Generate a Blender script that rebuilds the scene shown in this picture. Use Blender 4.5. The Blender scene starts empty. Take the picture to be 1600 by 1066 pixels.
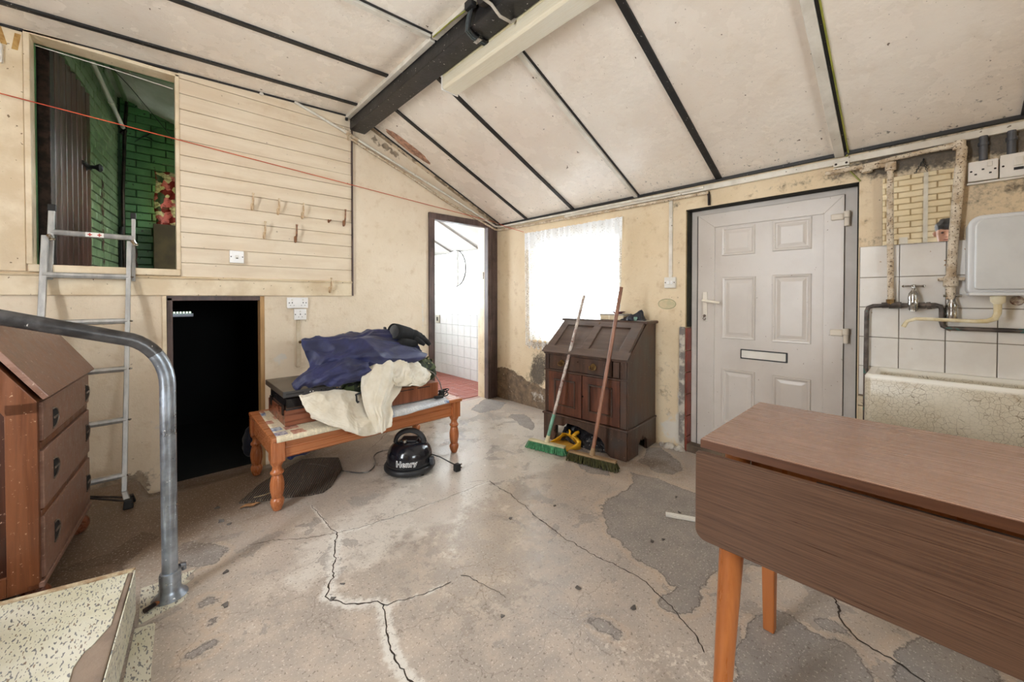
import bpy, bmesh, math, random
import numpy as np
from mathutils import Vector, Matrix, noise
random.seed(7)
rng = np.random.default_rng(5)
S = bpy.context.scene
COL = S.collection
PI = math.pi
# ------------------------------------------------------------------ camera
cam = bpy.data.cameras.new('camera')
camo = bpy.data.objects.new('camera', cam)
COL.objects.link(camo)
cam.sensor_width = 36.0
cam.lens = 604 / 1600 * 36
cam.shift_y = -0.03763
cam.clip_start = 0.02
camo.location = (-2.913, -3.392, 1.15)
camo.rotation_euler = (math.radians(90 - 0.74), 0, math.radians(-42.937))
S.camera = camo
# ------------------------------------------------------------------ sky, daylight
W = bpy.data.worlds.new('sky')
S.world = W
W.use_nodes = True
wn = W.node_tree
wn.nodes['Background'].inputs[0].default_value = (0.90, 0.952, 1.0, 1)
wn.nodes['Background'].inputs[1].default_value = 9.0

def portal(loc, size, direction):
    d = bpy.data.lights.new('window_portal', 'AREA')
    d.shape = 'RECTANGLE'
    d.size, d.size_y = size
    d.cycles.is_portal = True
    o = bpy.data.objects.new('window_portal', d)
    COL.objects.link(o)
    o.location = loc
    o.rotation_euler = Vector(direction).to_track_quat('-Z', 'Y').to_euler()
portal((0.16, -1.09, 1.24), (1.04, 1.06), (-1, 0, 0))
portal((0.14, -4.75, 1.40), (1.0, 0.95), (-1, 0, 0))
portal((-2.2, -5.45, 1.5), (1.1, 0.9), (0, 1, 0))
portal((-4.45, -2.1, 1.6), (0.45, 1.8), (1, 0, 0))
portal((-0.65, 2.66, 1.45), (1.1, 1.3), (0, -1, 0))
portal((-1.28, 1.8, 1.45), (0.8, 1.3), (1, 0, 0))
S.view_settings.view_transform = 'Standard'
S.view_settings.look = 'None'
S.view_settings.gamma = 1.0
S.view_settings.use_curve_mapping = False
S.view_settings.exposure = 1.5
S.cycles.use_denoising = True
S.cycles.max_bounces = 10
S.cycles.diffuse_bounces = 6
S.cycles.transparent_max_bounces = 12
S.cycles.sample_clamp_indirect = 8.0
S.cycles.caustics_reflective = False
S.cycles.caustics_refractive = False
# ------------------------------------------------------------------ node helpers
def lin(c):
    if isinstance(c, (int, float)):
        c = (c, c, c)
    return tuple(((v / 255) / 12.92 if v / 255 <= 0.04045 else ((v / 255 + 0.055) / 1.055) ** 2.4) for v in c[:3]) + (1,)

def nd(nt, typ, ins=None, **props):
    n = nt.nodes.new(typ)
    for k, v in props.items():
        setattr(n, k, v)
    for k, v in (ins or {}).items():
        if hasattr(v, 'is_output'):
            nt.links.new(v, n.inputs[k])
        else:
            n.inputs[k].default_value = v
    return n
def mix(nt, f, a, b, blend='MIX'):
    n = nt.nodes.new('ShaderNodeMix')
    n.data_type = 'RGBA'
    n.blend_type = blend
    for i, v in ((0, f), (6, a), (7, b)):
        if hasattr(v, 'is_output'):
            nt.links.new(v, n.inputs[i])
        else:
            n.inputs[i].default_value = v
    return n.outputs[2]
def mth(nt, op, a, b=0.0, c=None):
    ins = {0: a, 1: b}
    if c is not None:
        ins[2] = c
    return nd(nt, 'ShaderNodeMath', ins, operation=op).outputs[0]
def mr(nt, v, a, b, c=0.0, d=1.0):
    return nd(nt, 'ShaderNodeMapRange', {0: v, 1: a, 2: b, 3: c, 4: d}, interpolation_type='SMOOTHSTEP').outputs[0]
def tex(nt, scale, detail=5, rough=0.55, vec=None, dist=0.0):
    n = nd(nt, 'ShaderNodeTexNoise', {'Scale': scale, 'Detail': detail, 'Roughness': rough, 'Distortion': dist})
    if vec is not None:
        nt.links.new(vec, n.inputs['Vector'])
    return n.outputs[0]
def vor(nt, scale, vec=None, feature='F1', rnd=1.0):
    n = nd(nt, 'ShaderNodeTexVoronoi', {'Scale': scale, 'Randomness': rnd}, feature=feature)
    if vec is not None:
        nt.links.new(vec, n.inputs['Vector'])
    return n.outputs[0]
def coords(nt, kind='Object', sc=(1, 1, 1)):
    t = nt.nodes.new('ShaderNodeTexCoord')
    m = nd(nt, 'ShaderNodeMapping', {'Vector': t.outputs[kind], 'Scale': sc})
    return m.outputs[0]
def attr(nt, name):
    return nd(nt, 'ShaderNodeAttribute', attribute_name=name).outputs['Fac']
def newmat(name, rough=0.6, metal=0.0, spec=0.5):
    m = bpy.data.materials.new(name)
    m.use_nodes = True
    nt = m.node_tree
    b = nt.nodes['Principled BSDF']
    b.inputs['Roughness'].default_value = rough
    b.inputs['Metallic'].default_value = metal
    b.inputs['Specular IOR Level'].default_value = spec
    return m, nt, b
def bump(nt, b, h, strength=0.3, dist=0.01):
    n = nd(nt, 'ShaderNodeBump', {'Height': h, 'Strength': strength, 'Distance': dist})
    nt.links.new(n.outputs[0], b.inputs['Normal'])
def M(name, c1, c2=None, rough=0.6, metal=0.0, scale=6, bmp=0.0, bscale=40, sc=(1, 1, 1), spec=0.5, lo=0.35, hi=0.65, specks=None, rvar=0.0):
    """plain painted, plastic or metal surface: two tones mixed by noise, fine relief, optional specks"""
    m, nt, b = newmat(name, rough, metal, spec)
    v = coords(nt, 'Object', sc)
    c2 = c2 or tuple(x * 0.86 for x in c1)
    f = mr(nt, tex(nt, scale, 6, 0.6, v), lo, hi)
    col = mix(nt, f, lin(c1), lin(c2))
    if specks:
        s = mr(nt, tex(nt, specks[1], 2, 0.5, v), specks[2], specks[2] + 0.03)
        col = mix(nt, s, col, lin(specks[0]))
    nt.links.new(col, b.inputs['Base Color'])
    if rvar:
        nt.links.new(mr(nt, tex(nt, scale * 2.3, 5, 0.6, v), 0.3, 0.7, rough - rvar, rough + rvar), b.inputs['Roughness'])
    if bmp:
        bump(nt, b, tex(nt, bscale, 5, 0.6, v), bmp)
    return m
def WOOD(name, c1, c2, c3=None, rough=0.42, sc=(1.5, 26, 26), k=1.0, bmp=0.12, dust=None):
    m, nt, b = newmat(name, rough)
    v = coords(nt, 'Object', sc)
    v2 = coords(nt, 'Object', tuple(s * 4.2 for s in sc))
    g = tex(nt, 1.2 * k, 6, 0.62, v, 0.6)
    g2 = tex(nt, 1.0 * k, 4, 0.6, v2)
    f = mr(nt, mth(nt, 'ADD', mth(nt, 'MULTIPLY', g, 0.7), mth(nt, 'MULTIPLY', g2, 0.3)), 0.36, 0.64)
    col = mix(nt, f, lin(c1), lin(c2))
    v3 = coords(nt, 'Object', (1, 1, 1))
    if c3:
        col = mix(nt, mr(nt, tex(nt, 5, 5, 0.6, v3), 0.45, 0.72), col, lin(c3))
    if dust:
        col = mix(nt, mth(nt, 'MULTIPLY', mr(nt, tex(nt, 60, 4, 0.7, v3), 0.62, 0.7), 0.7), col, lin(dust))
    nt.links.new(col, b.inputs['Base Color'])
    nt.links.new(mr(nt, g, 0.3, 0.7, rough - 0.07, rough + 0.1), b.inputs['Roughness'])
    bump(nt, b, g2, bmp, 0.004)
    return m
# ------------------------------------------------------------------ mesh helpers
class MB:
    def __init__(s, T=None):
        s.bm = bmesh.new()
        s.T = T
    def v(s, p):
        p = Vector(p)
        return s.bm.verts.new(s.T @ p if s.T is not None else p)
    def f(s, vs, mi=0):
        try:
            q = s.bm.faces.new(vs)
            q.material_index = mi
            return q
        except ValueError:
            return None
    def poly(s, pts, mi=0):
        return s.f([s.v(p) for p in pts], mi)
    def box(s, x0, x1, y0, y1, z0, z1, mi=0):
        c = [s.v((x, y, z)) for z in (z0, z1) for y in (y0, y1) for x in (x0, x1)]
        for q in ((0, 2, 3, 1), (4, 5, 7, 6), (0, 1, 5, 4), (2, 6, 7, 3), (0, 4, 6, 2), (1, 3, 7, 5)):
            s.f([c[i] for i in q], mi)
        return s
    def prism(s, pts, d, mi=0):
        d = Vector(d)
        a = [s.v(p) for p in pts]
        b = [s.v(Vector(p) + d) for p in pts]
        s.f(a[::-1], mi)
        s.f(b, mi)
        n = len(a)
        for i in range(n):
            s.f([a[i], a[(i + 1) % n], b[(i + 1) % n], b[i]], mi)
        return s
    def tube(s, pts, r, n=10, cap=True, squash=1.0, mi=0, closed_end=True):
        pts = [Vector(p) for p in pts]
        if not hasattr(r, '__len__'):
            r = [r] * len(pts)
        up = None
        rings = []
        for i, p in enumerate(pts):
            t = (pts[min(i + 1, len(pts) - 1)] - pts[max(i - 1, 0)]).normalized()
            if up is None:
                up = Vector((0, 0, 1)) if abs(t.z) < 0.9 else Vector((1, 0, 0))
            a = t.cross(up)
            if a.length < 1e-5:
                a = t.cross(Vector((0, 1, 0)))
            a.normalize()
            b = a.cross(t).normalized()
            up = b
            rings.append([s.v(p + (a * math.cos(2 * PI * k / n) + b * math.sin(2 * PI * k / n) * squash) * r[i]) for k in range(n)])
        for i in range(len(rings) - 1):
            for k in range(n):
                s.f([rings[i][k], rings[i][(k + 1) % n], rings[i + 1][(k + 1) % n], rings[i + 1][k]], mi)
        if cap:
            s.f(rings[0][::-1], mi)
            if closed_end:
                s.f(rings[-1], mi)
        return s
    def cyl(s, p0, p1, r0, r1=None, n=16, mi=0):
        return s.tube([p0, p1], [r0, r0 if r1 is None else r1], n, mi=mi)
    def lathe(s, prof, c=(0, 0, 0), n=24, mi=0, sx=1.0, sy=1.0):
        rings = []
        for r, z in prof:
            if r < 1e-6:
                rings.append([s.v((c[0], c[1], c[2] + z))])
            else:
                rings.append([s.v((c[0] + sx * r * math.cos(2 * PI * k / n), c[1] + sy * r * math.sin(2 * PI * k / n), c[2] + z)) for k in range(n)])
        for a, b in zip(rings, rings[1:]):
            for k in range(n):
                k2 = (k + 1) % n
                q = [a[k % len(a)], a[k2 % len(a)], b[k2 % len(b)], b[k % len(b)]]
                u = []
                for w in q:
                    if w not in u:
                        u.append(w)
                if len(u) > 2:
                    s.f(u, mi)
        if len(rings[0]) > 1:
            s.f(rings[0][::-1], mi)
        if len(rings[-1]) > 1:
            s.f(rings[-1], mi)
        return s
    def grid(s, P, mi=0):
        vs = [[s.v(p) for p in row] for row in P]
        for i in range(len(vs) - 1):
            for j in range(len(vs[0]) - 1):
                s.f([vs[i][j], vs[i][j + 1], vs[i + 1][j + 1], vs[i + 1][j]], mi)
        return s
    def chamfer(s, x0, x1, y0, y1, z0, z1, c, face):
        """a tile or brick: a box whose outer face is drawn in by c; face is '-x', '-y' or '+z'"""
        if face == '-x':
            B = [(x1, y0, z0), (x1, y1, z0), (x1, y1, z1), (x1, y0, z1)]
            m = [(x0 + c, y, z) for _, y, z in B]
            F = [(x0, y0 + c, z0 + c), (x0, y1 - c, z0 + c), (x0, y1 - c, z1 - c), (x0, y0 + c, z1 - c)]
        elif face == '-y':
            B = [(x0, y1, z0), (x1, y1, z0), (x1, y1, z1), (x0, y1, z1)]
            m = [(x, y0 + c, z) for x, _, z in B]
            F = [(x0 + c, y0, z0 + c), (x1 - c, y0, z0 + c), (x1 - c, y0, z1 - c), (x0 + c, y0, z1 - c)]
        else:
            B = [(x0, y0, z0), (x1, y0, z0), (x1, y1, z0), (x0, y1, z0)]
            m = [(x, y, z1 - c) for x, y, _ in B]
            F = [(x0 + c, y0 + c, z1), (x1 - c, y0 + c, z1), (x1 - c, y1 - c, z1), (x0 + c, y1 - c, z1)]
        L = [[s.v(p) for p in q] for q in (B, m, F)]
        for a, b in zip(L, L[1:]):
            for k in range(4):
                s.f([a[k], a[(k + 1) % 4], b[(k + 1) % 4], b[k]])
        s.f(L[2])
        return s
OFF = {}
def mesh_of(mb, name, recalc=True):
    if recalc:
        bmesh.ops.recalc_face_normals(mb.bm, faces=mb.bm.faces)
    me = bpy.data.meshes.new(name)
    mb.bm.to_mesh(me)
    mb.bm.free()
    return me
def obj(name, mb, m, parent=None, smooth=False, bevel=0.0, seg=2, sub=0, recalc=True, kind=None, label=None):
    me = mesh_of(mb, name, recalc)
    for q in (m if isinstance(m, (list, tuple)) else [m]):
        me.materials.append(q)
    o = bpy.data.objects.new(name, me)
    COL.objects.link(o)
    if parent is not None:
        o.parent = parent
        off = OFF.get(parent.name, Vector((0, 0, 0)))
        me.transform(Matrix.Translation(-off))
        OFF[o.name] = off
    if smooth:
        me.polygons.foreach_set('use_smooth', [True] * len(me.polygons))
        if smooth != 'all':
            me.set_sharp_from_angle(angle=math.radians(40))
    if bevel:
        b = o.modifiers.new('edge', 'BEVEL')
        b.width = bevel
        b.segments = seg
        b.limit_method = 'ANGLE'
        b.angle_limit = math.radians(35)
    if sub:
        b = o.modifiers.new('smooth', 'SUBSURF')
        b.levels = b.render_levels = sub
    if kind:
        o['kind'] = kind
    if label:
        o['label'] = label
    return o
def tag(o, label, cat, group=None):
    """a thing that is one mesh: origin to the middle of its base"""
    co = np.array([v.co[:] for v in o.data.vertices])
    c = Vector(((co[:, 0].min() + co[:, 0].max()) / 2, (co[:, 1].min() + co[:, 1].max()) / 2, co[:, 2].min()))
    o.data.transform(Matrix.Translation(-c))
    o.location = o.location + c
    OFF[o.name] = c
    o['label'] = label
    o['category'] = cat
    if group:
        o['group'] = group
    return o
def thing(name, label, cat, loc, rotz=0.0, group=None, world=True):
    """an Empty at the base of a thing; its parts are written in room coordinates, or in its own if world is False"""
    o = bpy.data.objects.new(name, None)
    o.empty_display_size = 0.1
    COL.objects.link(o)
    o.location = loc
    o.rotation_euler = (0, 0, rotz)
    o['label'] = label
    o['category'] = cat
    if group:
        o['group'] = group
    OFF[o.name] = Vector(loc) if world else Vector((0, 0, 0))
    return o
def dup(root, loc, label=None, rotz=None):
    r = root.copy()
    COL.objects.link(r)
    r.location = loc
    if rotz is not None:
        r.rotation_euler = (0, 0, rotz)
    if label:
        r['label'] = label
    for ch in list(root.children):
        c = ch.copy()
        COL.objects.link(c)
        c.parent = r
        for g in list(ch.children):
            d = g.copy()
            COL.objects.link(d)
            d.parent = c
    return r
def root_of(name):
    o = bpy.data.objects.new(name, None)
    COL.objects.link(o)
    o['kind'] = 'structure'
    OFF[o.name] = Vector((0, 0, 0))
    return o
def sdf(poly, X, Y):
    """signed distance to a polygon, negative inside"""
    P = np.array(poly, float)
    d = np.full(X.shape, 1e9)
    ins = np.zeros(X.shape, bool)
    for i in range(len(P)):
        a, b = P[i], P[(i + 1) % len(P)]
        e = b - a
        wx, wy = X - a[0], Y - a[1]
        t = np.clip((wx * e[0] + wy * e[1]) / (e @ e + 1e-12), 0, 1)
        d = np.minimum(d, np.hypot(wx - e[0] * t, wy - e[1] * t))
        c = ((a[1] > Y) != (b[1] > Y)) & (X < (b[0] - a[0]) * (Y - a[1]) / (b[1] - a[1] + 1e-12) + a[0])
        ins ^= c
    return np.where(ins, -d, d)
def linedist(line, X, Y):
    d = np.full(X.shape, 1e9)
    for a, b in zip(np.array(line[:-1], float), np.array(line[1:], float)):
        e = b - a
        wx, wy = X - a[0], Y - a[1]
        t = np.clip((wx * e[0] + wy * e[1]) / (e @ e + 1e-12), 0, 1)
        d = np.minimum(d, np.hypot(wx - e[0] * t, wy - e[1] * t))
    return d
def blob(X, Y, cx, cy, rx, ry, rot=0.0):
    c, s = math.cos(rot), math.sin(rot)
    dx, dy = X - cx, Y - cy
    q = ((dx * c + dy * s) / rx) ** 2 + ((-dx * s + dy * c) / ry) ** 2
    return np.exp(-q)
def sheet(name, axis, k, us, vs, holes, m, attrs=None, zfun=None):
    """a wall or floor face as a grid with openings; attrs(U, V) gives named wear fields"""
    us, vs = np.array(sorted(set(np.round(us, 4)))), np.array(sorted(set(np.round(vs, 4))))
    U, V = np.meshgrid(us, vs, indexing='ij')
    nu, nv = U.shape
    if axis == 'x':
        co = np.stack([np.full(U.shape, k), U, V], -1)
    elif axis == 'y':
        co = np.stack([U, np.full(U.shape, k), V], -1)
    else:
        co = np.stack([U, V, zfun(U, V) if zfun else np.full(U.shape, k)], -1)
    uc, vc = (us[:-1] + us[1:]) / 2, (vs[:-1] + vs[1:]) / 2
    UC, VC = np.meshgrid(uc, vc, indexing='ij')
    keep = np.ones(UC.shape, bool)
    for a, b, c, d in holes:
        keep &= ~((UC > a) & (UC < b) & (VC > c) & (VC < d))
    I, J = np.nonzero(keep)
    a = I * nv + J
    F = np.stack([a, a + nv, a + nv + 1, a + 1], 1)
    if axis == 'y' or axis == 'z':
        pass
    else:
        F = F[:, ::-1]
    me = bpy.data.meshes.new(name)
    me.from_pydata(co.reshape(-1, 3).tolist(), [], F.tolist())
    me.polygons.foreach_set('use_smooth', [True] * len(me.polygons))
    if attrs:
        for n, arr in attrs(U, V).items():
            at = me.attributes.new(n, 'FLOAT', 'POINT')
            at.data.foreach_set('value', np.ascontiguousarray(arr, dtype=np.float32).ravel())
    me.materials.append(m)
    o = bpy.data.objects.new(name, me)
    COL.objects.link(o)
    o['kind'] = 'structure'
    OFF[o.name] = Vector((0, 0, 0))
    return o
def edges(a, b, step, *extra):
    n = max(1, int(round((b - a) / step)))
    return list(np.linspace(a, b, n + 1)) + list(extra)
# ------------------------------------------------------------------ materials
BLACK = M('black_paint', (34, 31, 30), (20, 18, 18), 0.5, scale=12, bmp=0.15, specks=((150, 145, 138), 90, 0.70))
BEAM = M('black_beam_paint', (40, 38, 38), (24, 22, 22), 0.38, scale=10, bmp=0.2, specks=((190, 186, 180), 55, 0.70))
WHITEPL = M('white_plastic', (226, 222, 214), (212, 206, 196), 0.35, scale=4)
OFFWHITE = M('offwhite_trunking', (222, 216, 204), (200, 192, 178), 0.4, scale=7, specks=((120, 108, 92), 40, 0.70))
CREAMTRIM = M('cream_gloss_paint', (226, 209, 180), (206, 184, 150), 0.4, scale=5, bmp=0.12, specks=((120, 96, 70), 45, 0.71))
DIRTYPIPE = M('flaking_pipe_paint', (214, 200, 178), (176, 152, 122), 0.55, scale=20, bmp=0.35, specks=((104, 84, 66), 120, 0.60))
DARKPIPE = M('tarnished_pipe', (106, 95, 88), (64, 56, 52), 0.45, metal=0.3, scale=18, bmp=0.25, specks=((70, 104, 98), 22, 0.62))
GREYPIPE = M('grey_green_pipe', (92, 100, 100), (62, 68, 68), 0.5, metal=0.3, scale=18, bmp=0.2)
STEEL = M('galvanised_tube', (172, 180, 190), (128, 134, 142), 0.36, metal=0.85, scale=9, rvar=0.1, specks=((225, 228, 230), 60, 0.72))
ALU = M('brushed_aluminium', (186, 185, 182), (160, 159, 157), 0.5, metal=0.55, scale=30, sc=(1, 1, 0.1), rvar=0.06)
CHROME = M('worn_chrome', (200, 198, 194), (150, 146, 140), 0.22, metal=1.0, scale=30, rvar=0.1)
BRASS = M('tarnished_brass', (132, 104, 62), (84, 62, 38), 0.4, metal=0.8, scale=30)
RUBBER = M('black_rubber', (26, 25, 25), (14, 14, 14), 0.6, scale=20, bmp=0.1)
GLOSSBLK = M('gloss_black_plastic', (24, 26, 34), (16, 17, 22), 0.16, scale=5, spec=0.6, specks=((120, 118, 114), 110, 0.74), rvar=0.06)
MATTBLK = M('matt_black_plastic', (34, 35, 38), (24, 24, 26), 0.45, scale=8)
DKMETAL = M('antique_dark_metal', (58, 46, 40), (30, 24, 22), 0.4, metal=0.7, scale=30)
PINE = WOOD('orange_pine', (164, 98, 58), (184, 116, 72), rough=0.3, sc=(1.6, 70, 70), bmp=0.06)
PINEV = WOOD('orange_pine_upright', (156, 90, 52), (182, 112, 68), rough=0.28, sc=(60, 60, 2), bmp=0.06)
OAKDK = WOOD('dark_stained_oak', (58, 40, 32), (86, 60, 46), (66, 58, 54), rough=0.4, sc=(14, 14, 1.2), bmp=0.15, dust=(128, 110, 96))
OAKRED = WOOD('reddish_oak_panel', (74, 42, 30), (112, 66, 46), (70, 44, 36), rough=0.4, sc=(14, 14, 1.2), bmp=0.15)
OAKFALL = WOOD('dusty_oak_fall', (78, 62, 54), (102, 84, 74), (84, 76, 72), rough=0.38, sc=(1.2, 14, 14), bmp=0.12)
MAHOG = WOOD('mahogany_front', (112, 80, 66), (142, 108, 92), (126, 96, 82), rough=0.36, sc=(18, 1.3, 18), bmp=0.08, dust=(196, 176, 158))
MAHOGS = WOOD('mahogany_stile', (84, 46, 26), (112, 66, 38), rough=0.34, sc=(18, 18, 1.2), bmp=0.08, dust=(190, 160, 130))
MAHOGP = WOOD('dark_side_panel', (46, 22, 12), (74, 38, 22), rough=0.36, sc=(20, 20, 1.0), bmp=0.08, dust=(190, 160, 140))
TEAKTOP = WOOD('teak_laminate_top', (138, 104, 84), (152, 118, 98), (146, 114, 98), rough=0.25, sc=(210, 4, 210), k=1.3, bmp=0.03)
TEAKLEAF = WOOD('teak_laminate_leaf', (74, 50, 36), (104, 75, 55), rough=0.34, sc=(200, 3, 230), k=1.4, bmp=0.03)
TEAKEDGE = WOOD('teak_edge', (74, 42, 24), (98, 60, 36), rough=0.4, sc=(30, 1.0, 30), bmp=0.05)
BEECH = WOOD('varnished_beech_leg', (158, 90, 42), (178, 108, 56), rough=0.32, sc=(20, 20, 0.8), bmp=0.03)
SAPELE = WOOD('red_brown_veneer', (112, 62, 38), (146, 88, 58), rough=0.35, sc=(26, 26, 1.0), bmp=0.05)
SAPELEH = WOOD('red_brown_veneer_long', (96, 50, 32), (138, 82, 56), rough=0.3, sc=(1.0, 26, 26), bmp=0.05)
DOORWOOD = WOOD('dark_brown_door_paint', (50, 26, 19), (80, 46, 36), rough=0.34, sc=(10, 10, 1.2), bmp=0.12)
FRAMEDK = WOOD('dark_brown_frame', (70, 54, 50), (104, 84, 78), (60, 46, 42), rough=0.5, sc=(12, 12, 1.2), bmp=0.2)
RAWWOOD = WOOD('bare_timber', (150, 112, 68), (186, 148, 100), rough=0.6, sc=(12, 12, 1.0))
UPVC = M('white_upvc', (203, 195, 187), (195, 186, 177), 0.33, scale=3, specks=((128, 112, 98), 70, 0.735))
UPVCFRAME = M('grey_white_upvc_frame', (196, 189, 181), (182, 174, 166), 0.4, scale=4)
GLASSW = None

def glass(name, tint=(1, 1, 1), rough=0.0):
    m = bpy.data.materials.new(name)
    m.use_nodes = True
    nt = m.node_tree
    nt.nodes.remove(nt.nodes['Principled BSDF'])
    t = nd(nt, 'ShaderNodeBsdfTransparent', {0: tint + (1,)})
    g = nd(nt, 'ShaderNodeBsdfGlossy', {0: (1, 1, 1, 1), 1: rough})
    f = nd(nt, 'ShaderNodeFresnel', {0: 1.45})
    x = nd(nt, 'ShaderNodeMixShader', {0: f.outputs[0], 1: t.outputs[0], 2: g.outputs[0]})
    nt.links.new(x.outputs[0], nt.nodes['Material Output'].inputs[0])
    return m
GLASSW = glass('window_glass', (0.95, 0.97, 0.97))

def ceilmat():
    m, nt, b = newmat('ceiling_board_paint', 0.33)
    v = coords(nt, 'Object')
    oi = nd(nt, 'ShaderNodeObjectInfo').outputs['Random']
    col = mix(nt, mr(nt, tex(nt, 1.6, 6, 0.6, v), 0.3, 0.7), lin((238, 229, 217)), lin((230, 217, 202)))
    col = mix(nt, mth(nt, 'MULTIPLY', mr(nt, tex(nt, 9, 6, 0.65, v), 0.5, 0.8), 0.4), col, lin((212, 196, 174)))
    col = mix(nt, mr(nt, tex(nt, 24, 2, 0.5, v), 0.745, 0.765), col, lin((96, 74, 58)))
    col = mix(nt, mth(nt, 'MULTIPLY', mr(nt, tex(nt, 70, 2, 0.5, v), 0.72, 0.75), 0.6), col, lin((130, 104, 84)))
    col = mix(nt, mth(nt, 'MULTIPLY', oi, 0.12), col, lin((236, 226, 214)))
    # black mould freckles where the boards meet the damp outer wall
    z = nd(nt, 'ShaderNodeSeparateXYZ', {0: nd(nt, 'ShaderNodeNewGeometry').outputs['Position']}).outputs
    edge = mr(nt, z[0], -0.5, -0.02)
    mo = mth(nt, 'MULTIPLY', edge, mr(nt, tex(nt, 38, 5, 0.7, v), 0.60, 0.68))
    col = mix(nt, mth(nt, 'MULTIPLY', mo, 0.8), col, lin((84, 78, 70)))
    nt.links.new(col, b.inputs['Base Color'])
    h = mth(nt, 'ADD', tex(nt, 26, 5, 0.6, v), mth(nt, 'MULTIPLY', tex(nt, 4, 3, 0.5, v), 1.6))
    bump(nt, b, h, 0.22, 0.01)
    nt.links.new(mr(nt, tex(nt, 5, 5, 0.6, v), 0.3, 0.7, 0.17, 0.34), b.inputs['Roughness'])
    return m
CEIL = ceilmat()

def plaster(name, c1, c2, c3, grime, render, rough=0.55):
    """old painted plaster: wear fields 'mould' (dark growth), 'bare' (signed distance to lost paint), 'lime' (white bloom)"""
    m, nt, b = newmat(name, rough)
    v = coords(nt, 'Object')
    n1, n2, n3 = tex(nt, 2.2, 6, 0.6, v), tex(nt, 11, 6, 0.65, v), tex(nt, 55, 4, 0.65, v)
    col = mix(nt, mr(nt, n1, 0.3, 0.7), lin(c1), lin(c2))
    col = mix(nt, mr(nt, n2, 0.52, 0.72), col, lin(c3))
    col = mix(nt, mth(nt, 'MULTIPLY', mr(nt, tex(nt, 42, 3, 0.6, v), 0.70, 0.73), 0.75), col, lin(grime))
    cr = vor(nt, 7, nd(nt, 'ShaderNodeVectorMath', {0: v, 1: nd(nt, 'ShaderNodeTexNoise', {'Vector': v, 'Scale': 9.0}).outputs['Color']}, operation='ADD').outputs[0], 'DISTANCE_TO_EDGE')
    crk = mth(nt, 'MULTIPLY', mr(nt, cr, 0.0, 0.006, 1, 0), mr(nt, n1, 0.52, 0.6))
    col = mix(nt, mth(nt, 'MULTIPLY', crk, 0.5), col, lin(grime))
    mo = mr(nt, mth(nt, 'ADD', attr(nt, 'mould'), mth(nt, 'MULTIPLY', mth(nt, 'SUBTRACT', mth(nt, 'ADD', mth(nt, 'MULTIPLY', n2, 0.6), mth(nt, 'MULTIPLY', n3, 0.4)), 0.5), 2.2)), 0.42, 0.95)
    mo = mth(nt, 'MULTIPLY', mo, mr(nt, attr(nt, 'mould'), 0.02, 0.25))
    col = mix(nt, mth(nt, 'MULTIPLY', mo, 0.88), col, mix(nt, mr(nt, n3, 0.4, 0.6), lin(grime), lin(tuple(x * 0.45 for x in grime))))
    br = mth(nt, 'ADD', attr(nt, 'bare'), mth(nt, 'MULTIPLY', mth(nt, 'SUBTRACT', n2, 0.5), 0.14))
    bf = mr(nt, br, -0.004, 0.004, 1, 0)
    rc = mix(nt, mr(nt, tex(nt, 16, 6, 0.7, v), 0.35, 0.65), lin(render), lin(tuple(x * 0.72 for x in render)))
    rc = mix(nt, mr(nt, tex(nt, 30, 5, 0.7, v), 0.6, 0.7), rc, lin((206, 192, 170)))
    col = mix(nt, bf, col, rc)
    lim = mr(nt, mth(nt, 'ADD', attr(nt, 'lime'), mth(nt, 'MULTIPLY', mth(nt, 'SUBTRACT', n2, 0.5), 1.6)), 0.45, 0.7)
    col = mix(nt, mth(nt, 'MULTIPLY', lim, 0.85), col, lin((214, 208, 198)))
    nt.links.new(col, b.inputs['Base Color'])
    h = mth(nt, 'ADD', mth(nt, 'MULTIPLY', n2, 0.8), mth(nt, 'MULTIPLY', n3, 0.5))
    h = mth(nt, 'SUBTRACT', h, mth(nt, 'MULTIPLY', bf, 0.8))
    h = mth(nt, 'SUBTRACT', h, mth(nt, 'MULTIPLY', mo, 0.25))
    bump(nt, b, h, 0.45, 0.012)
    return m
PLASTL = plaster('cream_plaster', (226, 210, 187), (218, 200, 174), (210, 189, 160), (108, 84, 62), (170, 150, 126))
PLASTR = plaster('yellow_plaster', (224, 205, 174), (215, 193, 158), (202, 177, 142), (66, 54, 44), (134, 112, 88))

def plankmat():
    m, nt, b = newmat('cream_plank_paint', 0.42)
    v = coords(nt, 'Object')
    oi = nd(nt, 'ShaderNodeObjectInfo').outputs['Random']
    vs = coords(nt, 'Object', (1.5, 9, 9))
    n = tex(nt, 1.6, 5, 0.6, vs)
    col = mix(nt, mr(nt, n, 0.3, 0.7), lin((222, 206, 182)), lin((210, 190, 163)))
    col = mix(nt, mth(nt, 'MULTIPLY', mr(nt, tex(nt, 3, 6, 0.65, v), 0.55, 0.78), 0.6), col, lin((190, 158, 118)))
    col = mix(nt, mth(nt, 'MULTIPLY', oi, 0.1), col, lin((236, 222, 198)))
    col = mix(nt, mth(nt, 'MULTIPLY', mr(nt, tex(nt, 40, 3, 0.6, v), 0.72, 0.75), 0.7), col, lin((96, 70, 46)))
    nt.links.new(col, b.inputs['Base Color'])
    bump(nt, b, tex(nt, 30, 5, 0.6, vs), 0.12, 0.006)
    return m
PLANK = plankmat()

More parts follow.
